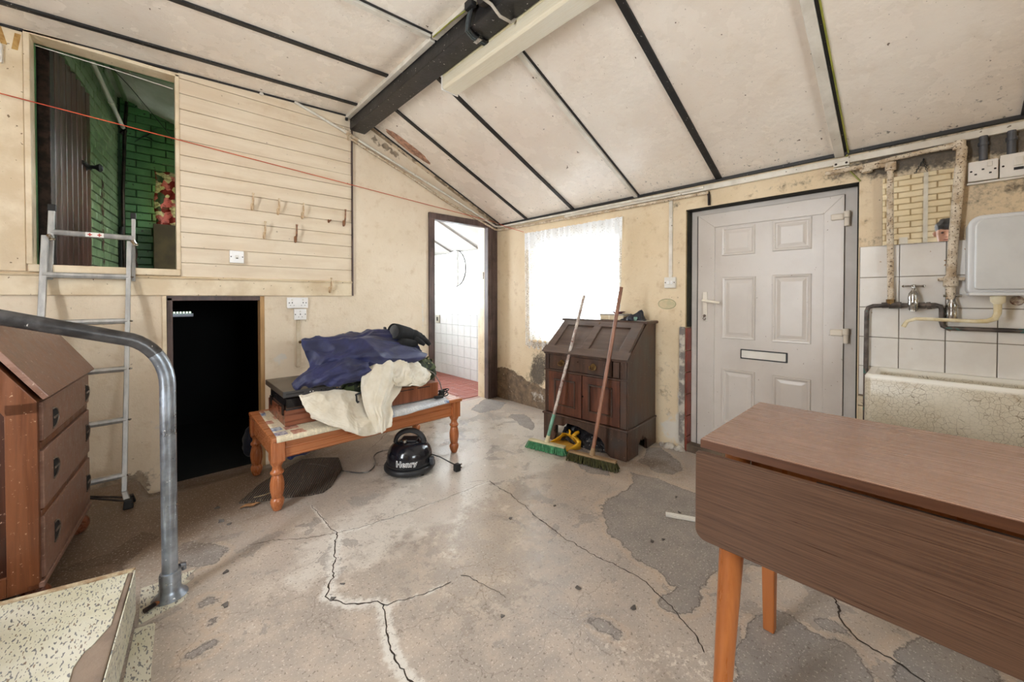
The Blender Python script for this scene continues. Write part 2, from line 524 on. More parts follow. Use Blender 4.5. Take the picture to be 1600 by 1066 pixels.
def floormat():
    m, nt, b = newmat('worn_concrete', 0.6)
    v = coords(nt, 'Object')
    n1, n2, n3, n4 = tex(nt, 1.3, 6, 0.6, v), tex(nt, 7, 7, 0.68, v), tex(nt, 45, 5, 0.7, v), tex(nt, 190, 3, 0.6, v)
    top = mix(nt, mr(nt, n1, 0.32, 0.68), lin((181, 169, 157)), lin((165, 154, 144)))
    top = mix(nt, mr(nt, n2, 0.40, 0.66), top, lin((189, 174, 159)))
    top = mix(nt, mth(nt, 'MULTIPLY', mr(nt, n4, 0.55, 0.75), 0.35), top, lin((122, 108, 96)))
    low = mix(nt, mr(nt, n2, 0.35, 0.65), lin((154, 146, 139)), lin((142, 135, 130)))
    low = mix(nt, mth(nt, 'MULTIPLY', mr(nt, n4, 0.5, 0.8), 0.3), low, lin((80, 74, 70)))
    p = mth(nt, 'ADD', attr(nt, 'patch'), mth(nt, 'MULTIPLY', mth(nt, 'SUBTRACT', n2, 0.5), 0.11))
    p = mth(nt, 'ADD', p, mth(nt, 'MULTIPLY', mth(nt, 'SUBTRACT', n3, 0.5), 0.03))
    f = mr(nt, p, -0.003, 0.003, 1, 0)
    rim = mr(nt, mth(nt, 'ABSOLUTE', mth(nt, 'ADD', p, 0.002)), 0.0, 0.005, 1, 0)
    ring = mr(nt, mth(nt, 'ABSOLUTE', mth(nt, 'SUBTRACT', p, 0.02)), 0.0, 0.02, 1, 0)
    top = mix(nt, mth(nt, 'MULTIPLY', ring, 0.4), top, lin((196, 172, 148)))
    sp = mth(nt, 'ADD', attr(nt, 'skim'), mth(nt, 'MULTIPLY', mth(nt, 'SUBTRACT', n2, 0.5), 2.0))
    top = mix(nt, mth(nt, 'MULTIPLY', mr(nt, sp, 0.3, 0.75), 0.9), top, lin((206, 198, 188)))
    # small islands where the skim coat has lifted
    isl = mr(nt, mth(nt, 'ADD', tex(nt, 5.2, 5, 0.6, v, 0.6), mth(nt, 'MULTIPLY', attr(nt, 'flake'), 0.16)), 0.775, 0.781)
    col = mix(nt, f, top, low)
    col = mix(nt, mth(nt, 'MULTIPLY', isl, 0.6), col, low)
    col = mix(nt, mth(nt, 'MULTIPLY', rim, 0.55), col, lin((70, 60, 52)))
    d = mth(nt, 'MULTIPLY', mr(nt, mth(nt, 'ADD', attr(nt, 'dirt'), mth(nt, 'MULTIPLY', mth(nt, 'SUBTRACT', n2, 0.5), 0.9)), 0.2, 1.0), 0.85)
    col = mix(nt, d, col, lin((96, 74, 54)))
    w = mr(nt, mth(nt, 'ADD', attr(nt, 'lime'), mth(nt, 'MULTIPLY', mth(nt, 'SUBTRACT', mth(nt, 'ADD', mth(nt, 'MULTIPLY', n3, 0.5), mth(nt, 'MULTIPLY', n2, 0.5)), 0.5), 3.0)), 0.35, 0.95)
    col = mix(nt, mth(nt, 'MULTIPLY', w, 0.75), col, lin((226, 222, 214)))
    stip = mth(nt, 'MULTIPLY', attr(nt, 'stipple'), mr(nt, n3, 0.52, 0.6))
    col = mix(nt, stip, col, lin((216, 206, 192)))
    col = mix(nt, mth(nt, 'MULTIPLY', mr(nt, tex(nt, 85, 3, 0.6, v), 0.60, 0.66), 0.6), col, lin((98, 84, 72)))
    col = mix(nt, mth(nt, 'MULTIPLY', mr(nt, tex(nt, 120, 2, 0.6, nd(nt, 'ShaderNodeMapping', {'Vector': v, 'Location': (3, 5, 1)}).outputs[0]), 0.60, 0.66), 0.5), col, lin((226, 218, 208)))
    wv = nd(nt, 'ShaderNodeVectorMath', {0: v, 1: nd(nt, 'ShaderNodeVectorMath', {0: nd(nt, 'ShaderNodeTexNoise', {'Vector': v, 'Scale': 4.0, 'Detail': 6.0}).outputs['Color'], 1: (0.5, 0.5, 0.5)}, operation='MULTIPLY').outputs[0]}, operation='ADD').outputs[0]
    hl = mth(nt, 'MULTIPLY', mr(nt, vor(nt, 2.2, wv, 'DISTANCE_TO_EDGE'), 0.0, 0.007, 1, 0), mr(nt, n1, 0.46, 0.56))
    col = mix(nt, mth(nt, 'MULTIPLY', hl, 0.45), col, lin((92, 78, 66)))
    nt.links.new(col, b.inputs['Base Color'])
    h = mth(nt, 'ADD', mth(nt, 'MULTIPLY', n3, 0.25), mth(nt, 'MULTIPLY', n4, 0.15))
    h = mth(nt, 'SUBTRACT', h, mth(nt, 'MULTIPLY', f, 1.0))
    h = mth(nt, 'SUBTRACT', h, mth(nt, 'MULTIPLY', isl, 0.6))
    bump(nt, b, h, 0.35, 0.006)
    r = mr(nt, mth(nt, 'ADD', n2, mth(nt, 'MULTIPLY', n1, 0.6)), 0.5, 1.1, 0.26, 0.55)
    r = mth(nt, 'SUBTRACT', r, mth(nt, 'MULTIPLY', attr(nt, 'polish'), 0.27))
    nt.links.new(mth(nt, 'ADD', 0.5, mth(nt, 'MULTIPLY', attr(nt, 'polish'), 0.45)), b.inputs['Specular IOR Level'])
    r = mth(nt, 'MAXIMUM', r, 0.15)
    nt.links.new(mth(nt, 'ADD', r, mth(nt, 'MULTIPLY', f, 0.15)), b.inputs['Roughness'])
    return m
FLOOR = floormat()
CRACK = M('crack_shadow', (62, 50, 42), (44, 36, 30), 0.9)

def vinyl():
    m, nt, b = newmat('speckled_vinyl', 0.42)
    v = coords(nt, 'Object')
    va = nd(nt, 'ShaderNodeMapping', {'Vector': v, 'Scale': (300, 100, 160), 'Rotation': (0, 0, 0.9)}).outputs[0]
    col = mix(nt, mr(nt, tex(nt, 4, 5, 0.6, v), 0.35, 0.7), lin((212, 208, 192)), lin((194, 189, 164)))
    a = mr(nt, tex(nt, 0.62, 1, 0.4, va), 0.605, 0.63)
    col = mix(nt, mth(nt, 'MULTIPLY', a, 0.85), col, lin((88, 90, 98)))
    c = mr(nt, tex(nt, 0.5, 1, 0.4, nd(nt, 'ShaderNodeMapping', {'Vector': va, 'Location': (31, 7, 3)}).outputs[0]), 0.67, 0.70)
    col = mix(nt, mth(nt, 'MULTIPLY', c, 0.8), col, lin((110, 84, 62)))
    nt.links.new(col, b.inputs['Base Color'])
    return m
VINYL = vinyl()
GREENB = M('green_painted_brick', (80, 128, 80), (58, 98, 58), 0.38, scale=4, bmp=0.25, bscale=24, specks=((30, 34, 24), 30, 0.70))
GREENB2 = M('pale_green_painted_brick', (126, 146, 108), (100, 122, 86), 0.36, scale=4, bmp=0.25, bscale=24, specks=((40, 44, 30), 30, 0.69))
GREENJ = M('dark_green_joint', (56, 84, 54), (40, 62, 38), 0.7)
BRICKC = M('cream_painted_brick', (236, 220, 188), (226, 206, 168), 0.5, scale=3, bmp=0.2)
BRICKJ = M('cream_joint', (198, 172, 130), (180, 152, 112), 0.8)
TILEW = M('white_wall_tile', (232, 229, 224), (222, 217, 210), 0.2, scale=5, specks=((170, 140, 110), 26, 0.72))
TILEB = M('white_bathroom_tile', (216, 215, 214), (206, 204, 202), 0.12, scale=4)
GROUT = M('dirty_grout', (132, 116, 98), (104, 90, 74), 0.9)
GROUTW = M('white_grout', (196, 192, 186), (176, 172, 166), 0.9)
REDT = M('red_quarry_tile', (150, 84, 68), (128, 66, 54), 0.5, scale=10, bmp=0.15)
REDT2 = M('red_jamb_tile', (134, 66, 52), (112, 52, 42), 0.38, scale=10, bmp=0.1)
UNLITBLK = M('unlit_black', (9, 9, 9), (6, 6, 6), 0.95)  # near-black colour paints in the darkness of the enclosed cellar
BATHPAINT = M('white_paint', (212, 209, 205), (204, 200, 194), 0.5)
ATTICW = M('grey_white_board', (196, 198, 186), (178, 182, 168), 0.6)
# ------------------------------------------------------------------ floor
P_DARK = [
 [(-0.619,-2.071),(-0.716,-2.149),(-0.861,-2.189),(-0.956,-2.171),(-1.045,-2.157),(-1.114,-2.166),(-1.163,-2.207),(-1.197,-2.258),(-1.243,-2.307),(-1.294,-2.333),(-1.306,-2.390),(-1.323,-2.445),(-1.338,-2.487),(-1.362,-2.546),(-1.363,-2.600),(-1.365,-2.635),(-1.399,-2.663),(-1.413,-2.699),(-1.407,-2.727),(-1.443,-2.738),(-1.486,-2.708),(-1.515,-2.715),(-1.536,-2.744),(-1.533,-2.786),(-1.476,-2.812),(-1.420,-2.832),(-1.382,-2.817),(-1.354,-2.799),(-1.311,-2.807),(-1.250,-2.802),(-1.196,-2.803),(-1.074,-2.863),(-0.938,-3.017),(-0.695,-2.945),(-0.605,-2.726),(-0.595,-2.507),(-0.576,-2.369),(-0.583,-2.250),(-0.606,-2.132)],
 [(-0.443,-2.018),(-0.339,-2.011),(-0.139,-1.955),(-0.067,-2.022),(-0.230,-2.216),(-0.341,-2.291),(-0.454,-2.274),(-0.480,-2.200),(-0.451,-2.094)],
 [(-1.430,-2.967),(-1.312,-2.984),(-1.244,-3.028),(-1.235,-3.094),(-1.252,-3.133),(-1.267,-3.169),(-1.236,-3.231),(-1.294,-3.267),(-1.344,-3.293),(-1.408,-3.317),(-1.727,-3.021),(-1.539,-2.980)],
 [(-1.222,-3.113),(-1.162,-3.155),(-1.153,-3.189),(-1.188,-3.226),(-1.197,-3.194),(-1.211,-3.153)],
 [(-1.143,-3.318),(-1.031,-3.389),(-0.991,-3.475),(-1.020,-3.551),(-1.170,-3.539),(-1.330,-3.366),(-1.272,-3.317)],
 [(-0.40,-0.66),(-0.33,-0.60),(-0.25,-0.70),(-0.30,-0.85),(-0.40,-1.0),(-0.52,-1.08),(-0.50,-0.9)],
 [(-0.531,-0.205),(-0.123,0.036),(-0.106,-0.273),(-0.315,-0.407),(-0.541,-0.376)],
 [(-1.778,-2.581),(-1.778,-2.643),(-1.774,-2.698),(-1.742,-2.694),(-1.750,-2.651),(-1.761,-2.605)],
 [(-3.222,-0.917),(-3.162,-0.893),(-3.065,-0.916),(-3.007,-0.827),(-2.953,-0.775),(-2.896,-0.884),(-2.991,-1.008),(-3.042,-1.048),(-2.995,-1.178),(-3.020,-1.026),(-3.137,-0.971)],
 [(-2.851,-1.080),(-2.808,-1.031),(-2.720,-1.113),(-2.681,-1.237),(-2.716,-1.309),(-2.779,-1.293),(-2.837,-1.195)],
 [(-2.844,-1.772),(-2.811,-1.765),(-2.770,-1.771),(-2.754,-1.786),(-2.782,-1.808),(-2.822,-1.810)],
 [(-2.795,-1.524),(-2.766,-1.525),(-2.731,-1.558),(-2.746,-1.578),(-2.783,-1.568)],
 [(-2.778,-1.659),(-2.758,-1.646),(-2.749,-1.678),(-2.773,-1.707)],
 [(-0.670,-1.545),(-0.533,-1.588),(-0.575,-1.791),(-0.767,-2.020),(-0.819,-1.909),(-0.779,-1.748)]]
CRACKS = [
 [(-2.278,-1.083),(-2.276,-1.222),(-2.276,-1.346),(-2.261,-1.439),(-2.172,-1.473),(-1.912,-1.510),(-1.680,-1.527),(-1.377,-1.535)],
 [(-2.261,-1.439),(-2.315,-1.566),(-2.377,-1.729),(-2.437,-1.827),(-2.393,-1.919),(-2.358,-1.951),(-2.299,-1.986),(-2.289,-2.019),(-2.324,-2.117),(-2.355,-2.221),(-2.361,-2.289),(-2.354,-2.376)],
 [(-2.289,-2.019),(-2.159,-2.073),(-2.039,-2.092)],
 [(-1.990,-2.089),(-1.959,-2.157),(-1.934,-2.304)],
 [(-1.377,-1.535),(-1.396,-1.762),(-1.453,-2.019),(-1.481,-2.213),(-1.481,-2.413),(-1.463,-2.528),(-1.462,-2.629),(-1.501,-2.728),(-1.530,-2.789),(-1.564,-2.859),(-1.615,-2.910)],
 [(-0.886,-3.116),(-0.979,-3.149),(-1.127,-3.194),(-1.188,-3.243),(-1.206,-3.335),(-1.236,-3.404)],
 [(-2.592,-1.258),(-2.497,-1.301),(-2.382,-1.389),(-2.261,-1.439)],
 [(-1.318,-0.099),(-1.598,-0.418),(-1.697,-0.505)]]
def sm(x, a, b):
    t = np.clip((x - a) / (b - a), 0, 1)
    return t * t * (3 - 2 * t)
def floor_z(X, Y):
    return -0.115 * sm(Y, -0.42, -0.02) * sm(-X, 2.0, 2.28) * (1 - sm(-X, 2.93, 3.0))
def floor_wear(X, Y):
    p = np.full(X.shape, 1e9)
    for q in P_DARK:
        p = np.minimum(p, sdf(q, X, Y))
    lime = np.zeros(X.shape)
    for i, w in ((1, 0.034), (0, 0.014), (2, 0.009)):
        lime = np.maximum(lime, np.exp(-(linedist(CRACKS[i], X, Y) / w) ** 2))
    lime = np.maximum(lime, 0.9 * blob(X, Y, -1.72, -1.72, 0.5, 0.05, 0.8) * 0.7)
    dirt = 1.1 * blob(X, Y, -2.75, -0.35, 0.75, 0.75) + 0.7 * blob(X, Y, -3.2, -0.8, 0.4, 0.5) + 0.5 * blob(X, Y, -2.1, -0.4, 0.5, 0.4) + 0.6 * blob(X, Y, -0.35, -2.15, 0.3, 0.3) + 0.55 * blob(X, Y, -0.6, -1.75, 0.22, 0.35)
    skim = blob(X, Y, -1.1, -0.9, 0.9, 0.6) + 0.8 * blob(X, Y, -1.7, -1.5, 0.75, 0.22, 0.2) + 0.7 * blob(X, Y, -1.0, -1.35, 0.5, 0.3) + 0.35 * blob(X, Y, -2.3, -1.5, 0.3, 0.3)
    stip = blob(X, Y, -1.77, -2.78, 0.05, 0.16, 0.5) + blob(X, Y, -1.66, -2.92, 0.06, 0.1, 0.2) + 0.8 * blob(X, Y, -1.62, -2.05, 0.05, 0.12, -0.6)
    flake = blob(X, Y, -0.9, -0.8, 0.7, 0.6) + blob(X, Y, -1.3, -1.9, 0.4, 0.5) + blob(X, Y, -2.5, -1.4, 0.5, 0.5) + blob(X, Y, -1.2, -3.0, 0.6, 0.5) + 0.5
    return {'patch': np.minimum(p, 2), 'lime': lime, 'dirt': dirt, 'skim': skim, 'stipple': np.minimum(stip, 1), 'flake': flake, 'polish': np.minimum(1, blob(X, Y, -1.93, -2.1, 0.30, 0.38) + blob(X, Y, -1.6, -1.6, 0.35, 0.35) + 0.8 * blob(X, Y, -1.2, -1.0, 0.5, 0.5))}
floor = sheet('floor', 'z', 0, edges(-3.5, 0.12, 0.02, -4.4, -4.1, -3.8), edges(-3.8, 0.02, 0.02, -5.4, -5.0, -4.6, -4.2, 0.1), [], FLOOR, floor_wear, floor_z)
def crack_strip(line, w):
    pts = [Vector((x, y, 0)) for x, y in line]
    out = [pts[0]]
    for a, b in zip(pts, pts[1:]):
        n = max(2, int((b - a).length / 0.012))
        side = Vector((-(b - a).y, (b - a).x, 0)).normalized()
        for i in range(1, n + 1):
            t = i / n
            p = a.lerp(b, t)
            if i < n:
                p = p + side * (noise.noise(p * 22) * 0.012 + noise.noise(p * 70) * 0.006)
            out.append(p)
    mb = MB()
    rows = []
    for i, p in enumerate(out):
        t = (out[min(i + 1, len(out) - 1)] - out[max(i - 1, 0)]).normalized()
        s = Vector((-t.y, t.x, 0)) * w * (0.35 + 0.9 * abs(noise.noise(p * 30 + Vector((5, 0, 0)))) + 0.1)
        z = float(floor_z(np.array(p.x), np.array(p.y))) + 0.0012
        rows.append([(p.x + s.x, p.y + s.y, z), (p.x - s.x, p.y - s.y, z)])
    mb.grid(rows)
    return mb
for c, w in zip(CRACKS, (0.0022, 0.0036, 0.002, 0.0022, 0.003, 0.0046, 0.002, 0.002)):
    obj('crack', crack_strip(c, w), CRACK, floor, recalc=False)
obj('vinyl_scrap', MB().prism([(-2.958,-1.517,.0006),(-2.915,-1.505,.0006),(-2.84,-1.488,.0006),(-2.82,-1.45,.0006),(-2.822,-1.41,.0006),(-2.838,-1.385,.0006),(-2.81,-1.37,.0006),(-2.826,-1.345,.0006),(-2.79,-1.297,.0006),(-2.85,-1.297,.0006),(-2.955,-1.292,.0006),(-2.958,-1.38,.0006)], (0, 0, 0.003)), VINYL, floor, label='speckled vinyl scrap under the handrail foot')
obj('vinyl_scrap', MB().prism([(-2.968,-1.535,.0006),(-2.915,-1.545,.0006),(-2.918,-1.62,.0006),(-2.925,-1.76,.0006),(-2.935,-2.2,.0006),(-3.0,-2.2,.0006),(-2.985,-1.75,.0006)], (0, 0, 0.0025)), VINYL, floor, label='worn brownish vinyl strip along the step')
# ------------------------------------------------------------------ wall with the hatch (far wall) and the rooms behind it
HATCH = (-3.395, -2.793, 1.335, 2.60)
CELL = (-2.868, -2.297, -0.115, 1.16)
DOORW = (-0.855, -0.115, -0.2, 1.965)
def left_wear(U, V):
    m = 0.55 * blob(U, V, -3.0, 0.0, 0.6, 0.12) + 0.35 * blob(U, V, -1.95, 0.55, 0.1, 0.12) + 0.3 * blob(U, V, -1.5, 2.45, 0.25, 0.12, -0.4)
    bare = np.minimum(sdf([(-3.6, -0.1), (-3.6, 0.02), (-3.2, 0.03), (-2.95, 0.03), (-2.92, -0.12)], U, V), sdf([(-1.5, 2.62), (-1.48, 2.56), (-1.2, 2.44), (-1.2, 2.5)], U, V))
    lime = 0.75 * blob(U, V, -2.18, 0.68, 0.07, 0.06) + 0.5 * blob(U, V, -2.9, 0.3, 0.05, 0.5) + 0.6 * blob(U, V, -0.96, 1.1, 0.03, 0.4)
    return {'mould': m, 'bare': np.minimum(bare, 2), 'lime': lime}
wl = sheet('wall_left', 'y', 0.0, edges(-3.6, 0.0, 0.04, -4.4, -4.0, *HATCH[:2], *CELL[:2], *DOORW[:2]), edges(-0.2, 2.85, 0.04, *HATCH[2:], *CELL[2:], *DOORW[2:]), [HATCH, CELL, DOORW], PLASTL, left_wear)
# planks of the boarded upper part
zj = [1.288, 1.382, 1.484, 1.585, 1.686, 1.789, 1.89, 1.992, 2.094, 2.196, 2.298, 2.398, 2.5, 2.60, 2.70]
for a, b in zip(zj, zj[1:]):
    x1 = -1.655
    pts = [(-2.775, -0.0, a + 0.0015), (x1, -0.0, a + 0.0015), (x1, -0.0, b - 0.0015), (-2.775, -0.0, b - 0.0015)]
    if a > 2.49:
        pts[3] = (-2.775, 0, min(b - 0.003, 2.635))
        pts[2] = (x1, 0, min(b - 0.003, 2.695))
    if pts[3][2] - a < 0.01:
        continue
    jit = rng.uniform(-0.002, 0.002)
    obj('plank', MB().prism([(p[0], -0.001, p[2]) for p in pts], (0, -0.014 + jit, 0)), PLANK, wl, bevel=0.0018, seg=1)
obj('plank_gap_shadow', MB().box(-1.655, -1.643, -0.024, 0, 1.165, 2.60), FRAMEDK, wl, label='dark strip painted as gap shadow')  # dark strip stands in for the shadow in the gap beside the boards
obj('rail_board', MB().box(-3.6, -1.655, -0.02, 0, 1.163, 1.272), CREAMTRIM, wl, bevel=0.003)
obj('rail_moulding', MB().prism([(-3.6, 0, 1.272), (-3.6, -0.026, 1.272), (-3.6, -0.03, 1.280), (-3.6, -0.016, 1.290), (-3.6, 0, 1.292)], (1.945, 0, 0)), CREAMTRIM, wl)
obj('sill_board', MB().box(-3.41, -2.775, -0.03, 0.10, 1.292, 1.335), CREAMTRIM, wl, bevel=0.004)
obj('side_panel', MB().box(-3.80, -3.42, -0.012, 0, 1.295, 2.60), CREAMTRIM, wl, bevel=0.003)
for x0, x1 in ((-3.418, -3.395), (-2.793, -2.772)):
    obj('hatch_casing', MB().box(x0, x1, -0.022, 0.10, 1.335, 2.615), CREAMTRIM, wl, bevel=0.003)
obj('hatch_casing', MB().box(-3.418, -2.772, -0.022, 0.10, 2.60, 2.622), CREAMTRIM, wl, bevel=0.003)
# small wall damage and stains built as thin paint flakes
TAPE = M('tape_residue', (188, 150, 88), (160, 118, 60), 0.7, scale=40)
for x, z, s in ((-3.482, 2.552, 0.02), (-3.447, 2.538, -0.012)):
    obj('tape_mark', MB().prism([(x - 0.011, -0.0122, z - 0.045), (x + 0.011, -0.0122, z - 0.045), (x + 0.011 - s, -0.0122, z + 0.045), (x - 0.011 - s, -0.0122, z + 0.045)], (0, -0.0008, 0)), TAPE, wl)
# opening to the cellar: linings and the dark space
for x0, x1, mm in ((-2.868, -2.846, CREAMTRIM), (-2.325, -2.297, RAWWOOD)):
    obj('cellar_jamb', MB().box(x0, x1, -0.004 if x0 > -2.5 else -0.03, 0.09, -0.13, 1.16), mm, wl, bevel=0.003)
obj('cellar_jamb', MB().box(-2.846, -2.815, 0.0, 0.12, 0.1, 1.15), FRAMEDK, wl, bevel=0.004, label='worn brown hinge post')
obj('cellar_lintel', MB().box(-2.868, -2.297, 0.0, 0.14, 1.128, 1.163), FRAMEDK, wl, bevel=0.003)
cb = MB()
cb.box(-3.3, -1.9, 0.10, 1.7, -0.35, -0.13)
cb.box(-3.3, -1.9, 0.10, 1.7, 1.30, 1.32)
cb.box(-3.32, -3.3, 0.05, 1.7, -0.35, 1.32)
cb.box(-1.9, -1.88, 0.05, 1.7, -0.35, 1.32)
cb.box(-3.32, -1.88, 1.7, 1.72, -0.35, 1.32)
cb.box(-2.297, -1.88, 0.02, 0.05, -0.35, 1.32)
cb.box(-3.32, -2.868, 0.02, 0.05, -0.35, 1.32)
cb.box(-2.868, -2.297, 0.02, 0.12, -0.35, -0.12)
o = obj('wall_cellar', cb, UNLITBLK, kind='structure')
# ---- doorway to the bathroom
d2 = root_of('door_2')
for x0, x1 in ((-0.896, -0.832), (-0.142, -0.004)):
    obj('frame_post', MB().box(x0, x1, -0.02, 0.05, 0, 2.0), FRAMEDK, d2, bevel=0.005)
for x in (-0.108, -0.075, -0.04):
    obj('frame_bead', MB().box(x - 0.006, x + 0.006, -0.027, -0.02, 0, 1.97), FRAMEDK, d2, bevel=0.003)
obj('frame_head', MB().box(-0.896, -0.004, -0.022, 0.05, 1.935, 2.0), FRAMEDK, d2, bevel=0.005)
obj('latch_keep', MB().box(-0.1425, -0.139, 0.06, 0.075, 1.36, 1.44), DKMETAL, d2)
for x, s in ((-0.14, -1), (-0.832, 1)):
    obj('lining', MB().box(x, x + 0.02, 0.05, 0.17, 0, 1.94) if s < 0 else MB().box(x - 0.02, x, 0.05, 0.17, 0, 1.94), CREAMTRIM, d2, bevel=0.003)
# ---- bathroom
wb = root_of('wall_bathroom')
bb = MB()
bb.box(0.345, 0.37, 0.0, 2.65, -0.1, 2.3)
bb.box(-0.12, 0.37, 0.155, 0.175, 0, 2.3)
bb.box(-1.25, -0.855, 0.155, 0.175, 0, 2.6)
bb.box(-1.27, -1.25, 0.155, 1.4, 0, 2.7)
bb.box(-1.27, -1.25, 2.2, 2.65, 0, 2.7)
bb.box(-1.27, -1.25, 1.4, 2.2, 0, 0.8)  # unseen side opening, added to brighten the bathroom
bb.box(-1.27, -1.25, 1.4, 2.2, 2.1, 2.7)
obj('backing', bb, GROUTW, wb)
bb = MB()
bb.box(-1.25, -1.20, 2.60, 2.65, 0, 2.7)
bb.box(-0.1, 0.345, 2.60, 2.65, 0, 2.7)
bb.box(-1.20, -0.1, 2.60, 2.65, 0, 0.80)
bb.box(-1.20, -0.1, 2.60, 2.65, 2.1, 2.7)
obj('backing', bb, BATHPAINT, wb)
tme = None
for j in range(12):
    for i in range(16):
        y0, z0 = 0.18 + i * 0.1505, 0.0 + j * 0.1505
        if 1.06 < z0 < 1.10:
            pass
        tm = mesh_of(MB().chamfer(0, 0.024, 0, 0.148, 0, 0.148, 0.003, '-x'), 'tile') if tme is None else tme
        if tme is None:
            tm.materials.append(TILEB)
        tme = tm
        if z0 + 0.148 > 1.83:
            continue
        t = bpy.data.objects.new('tile', tme)
        COL.objects.link(t)
        t.parent = wb
        t.location = (0.32 + rng.uniform(-0.0012, 0.0012), y0, z0)
obj('dado_tile_band', MB().box(0.313, 0.33, 0.18, 2.6, 1.065, 1.105), M('grey_fleck_band', (176, 172, 166), (150, 146, 140), 0.3, scale=40), wb)
fb = root_of('floor_bathroom')
obj('bed', MB().box(-1.25, 0.35, 0.10, 2.62, -0.05, -0.004), M('pinkish_grout', (186, 160, 150), (160, 134, 124), 0.9), fb)
qme = mesh_of(MB().chamfer(0, 0.147, 0, 0.147, -0.01, 0.004, 0.003, '+z'), 'tile')
qme.materials.append(REDT)
for i in range(10):
    for j in range(15):
        t = bpy.data.objects.new('tile', qme)
        COL.objects.link(t)
        t.parent = fb
        t.location = (-1.2 + i * 0.152, 0.18 + j * 0.152, rng.uniform(-0.001, 0.001))
cbm = MB()
cbm.prism([(0.40, 0.12, 1.79), (-1.3, 0.12, 2.555), (-1.3, 2.66, 2.555), (0.40, 2.66, 1.79)], (0, 0, 0.03))
cbath = obj('ceiling_bathroom', cbm, BATHPAINT, kind='structure')
for y in (0.75, 1.38, 2.0):
    obj('batten', MB().prism([(0.36, y, 1.80), (-1.25, y, 2.525), (-1.25, y + 0.022, 2.525), (0.36, y + 0.022, 1.80)], (0, 0, -0.010)), M('grey_batten', (150, 142, 134), (130, 122, 114), 0.6), cbath)
w2 = root_of('window_2')
wf = MB()
for a in ((-1.20, -1.155, 0.80, 2.1), (-0.145, -0.1, 0.80, 2.1), (-1.155, -0.145, 0.80, 0.845), (-1.155, -0.145, 2.055, 2.1), (-0.665, -0.635, 0.845, 2.055)):
    wf.box(a[0], a[1], 2.585, 2.65, a[2], a[3])
obj('window_frame', wf, WHITEPL, w2, bevel=0.003)
for a, b in ((-1.155, -0.665), (-0.635, -0.145)):
    obj('pane', MB().box(a, b, 2.615, 2.619, 0.845, 2.055), GLASSW, w2)
mir = MB()
# ------------------------------------------------------------------ green room seen through the hatch
wg = root_of('wall_hatch_room')
HP, HD = Vector((-3.40, 0.12, 0)), Vector((0.12, 0.9928, 0))
HN = Vector((0.9928, -0.12, 0))
def hat(t, z, off=0.0):
    p = HP + HD * t + HN * off
    return (p.x, p.y, z)
bk = MB()
bk.prism([hat(-0.1, 1.2, -0.03), hat(2.15, 1.2, -0.03), hat(2.15, 3.5, -0.03), hat(-0.1, 3.5, -0.03)], (-0.03, 0, 0))
def rect_y(mb, y0, y1, x0, x1, z0, z1):
    mb.box(x0, x1, y0, y1, z0, z1)
rect_y(bk, 2.17, 2.2, -3.2, -2.855, 1.2, 3.5)
rect_y(bk, 2.17, 2.2, -2.25, -2.08, 1.2, 3.5)
rect_y(bk, 2.17, 2.2, -2.855, -2.25, 1.2, 1.95)
rect_y(bk, 2.17, 2.2, -2.855, -2.25, 2.38, 3.5)
obj('joint_bed', bk, GREENJ, wg)
bk = MB()
bk.box(-2.1, -2.07, 0.1, 0.5, 1.2, 3.5)
bk.box(-2.1, -2.07, 1.6, 2.2, 1.2, 3.5)
bk.box(-2.1, -2.07, 0.5, 1.6, 1.2, 1.7)  # unseen opening in this side, added to let fill light into the room
bk.box(-2.1, -2.07, 0.5, 1.6, 2.5, 3.5)
bk.box(-3.6, -2.07, 0.09, 0.11, 2.60, 3.6)
bk.box(-2.793, -2.07, 0.09, 0.11, 1.2, 2.7)
bk.box(-3.6, -3.39, 0.09, 0.11, 1.2, 2.7)
obj('side_walls', bk, GREENB, wg)
obj('floor_hatch_room', MB().box(-3.6, -2.07, 0.1, 2.2, 1.32, 1.334), FRAMEDK, kind='structure')
def oblique_brick(t0, t1, z0, z1, pr):
    mb = MB()
    c = 0.004
    B = [hat(t0, z0, -0.03), hat(t1, z0, -0.03), hat(t1, z1, -0.03), hat(t0, z1, -0.03)]
    A = [hat(t0, z0, pr - c), hat(t1, z0, pr - c), hat(t1, z1, pr - c), hat(t0, z1, pr - c)]
    F = [hat(t0 + c, z0 + c, pr), hat(t1 - c, z0 + c, pr), hat(t1 - c, z1 - c, pr), hat(t0 + c, z1 - c, pr)]
    L = [[mb.v(p) for p in q] for q in (B, A, F)]
    for a, b in zip(L, L[1:]):
        for k in range(4):
            mb.f([a[k], a[(k + 1) % 4], b[(k + 1) % 4], b[k]])
    mb.f(L[2])
    return mb
nb = 0
z = 1.34
row = 0
while z < 3.3:
    t = 0.80 - (0.115 if row % 2 else 0)
    if z > 2.72:
        t = -0.05 - (0.115 if row % 2 else 0)
    while t < 2.10:
        t1 = min(t + 0.222, 2.115)
        if t1 - t > 0.03:
            obj('brick', oblique_brick(t, t1, z, z + 0.069, rng.uniform(-0.003, 0.003)), GREENB2, wg)
        t += 0.23
    x = -3.135 - (0.115 if row % 2 else 0)
    while x < -2.3:
        x0, x1 = max(x, -3.135), min(x + 0.222, -2.3)
        if 1.92 < z < 2.37 and x1 > -2.857:
            x1 = -2.857
        if x1 - x0 > 0.03 and not (1.92 < z < 2.37 and x0 > -2.86):
            obj('brick', MB().chamfer(x0, x1, 2.145 + rng.uniform(-.003, .003), 2.175, z, z + 0.069, 0.004, '-y'), GREENB, wg)
        x += 0.23
    z += 0.0765
    row += 1
def hz(x, y):
    return 3.157 - 0.3675 * (x + 3.12) - 0.114 * (y - 2.145)
hc = MB()
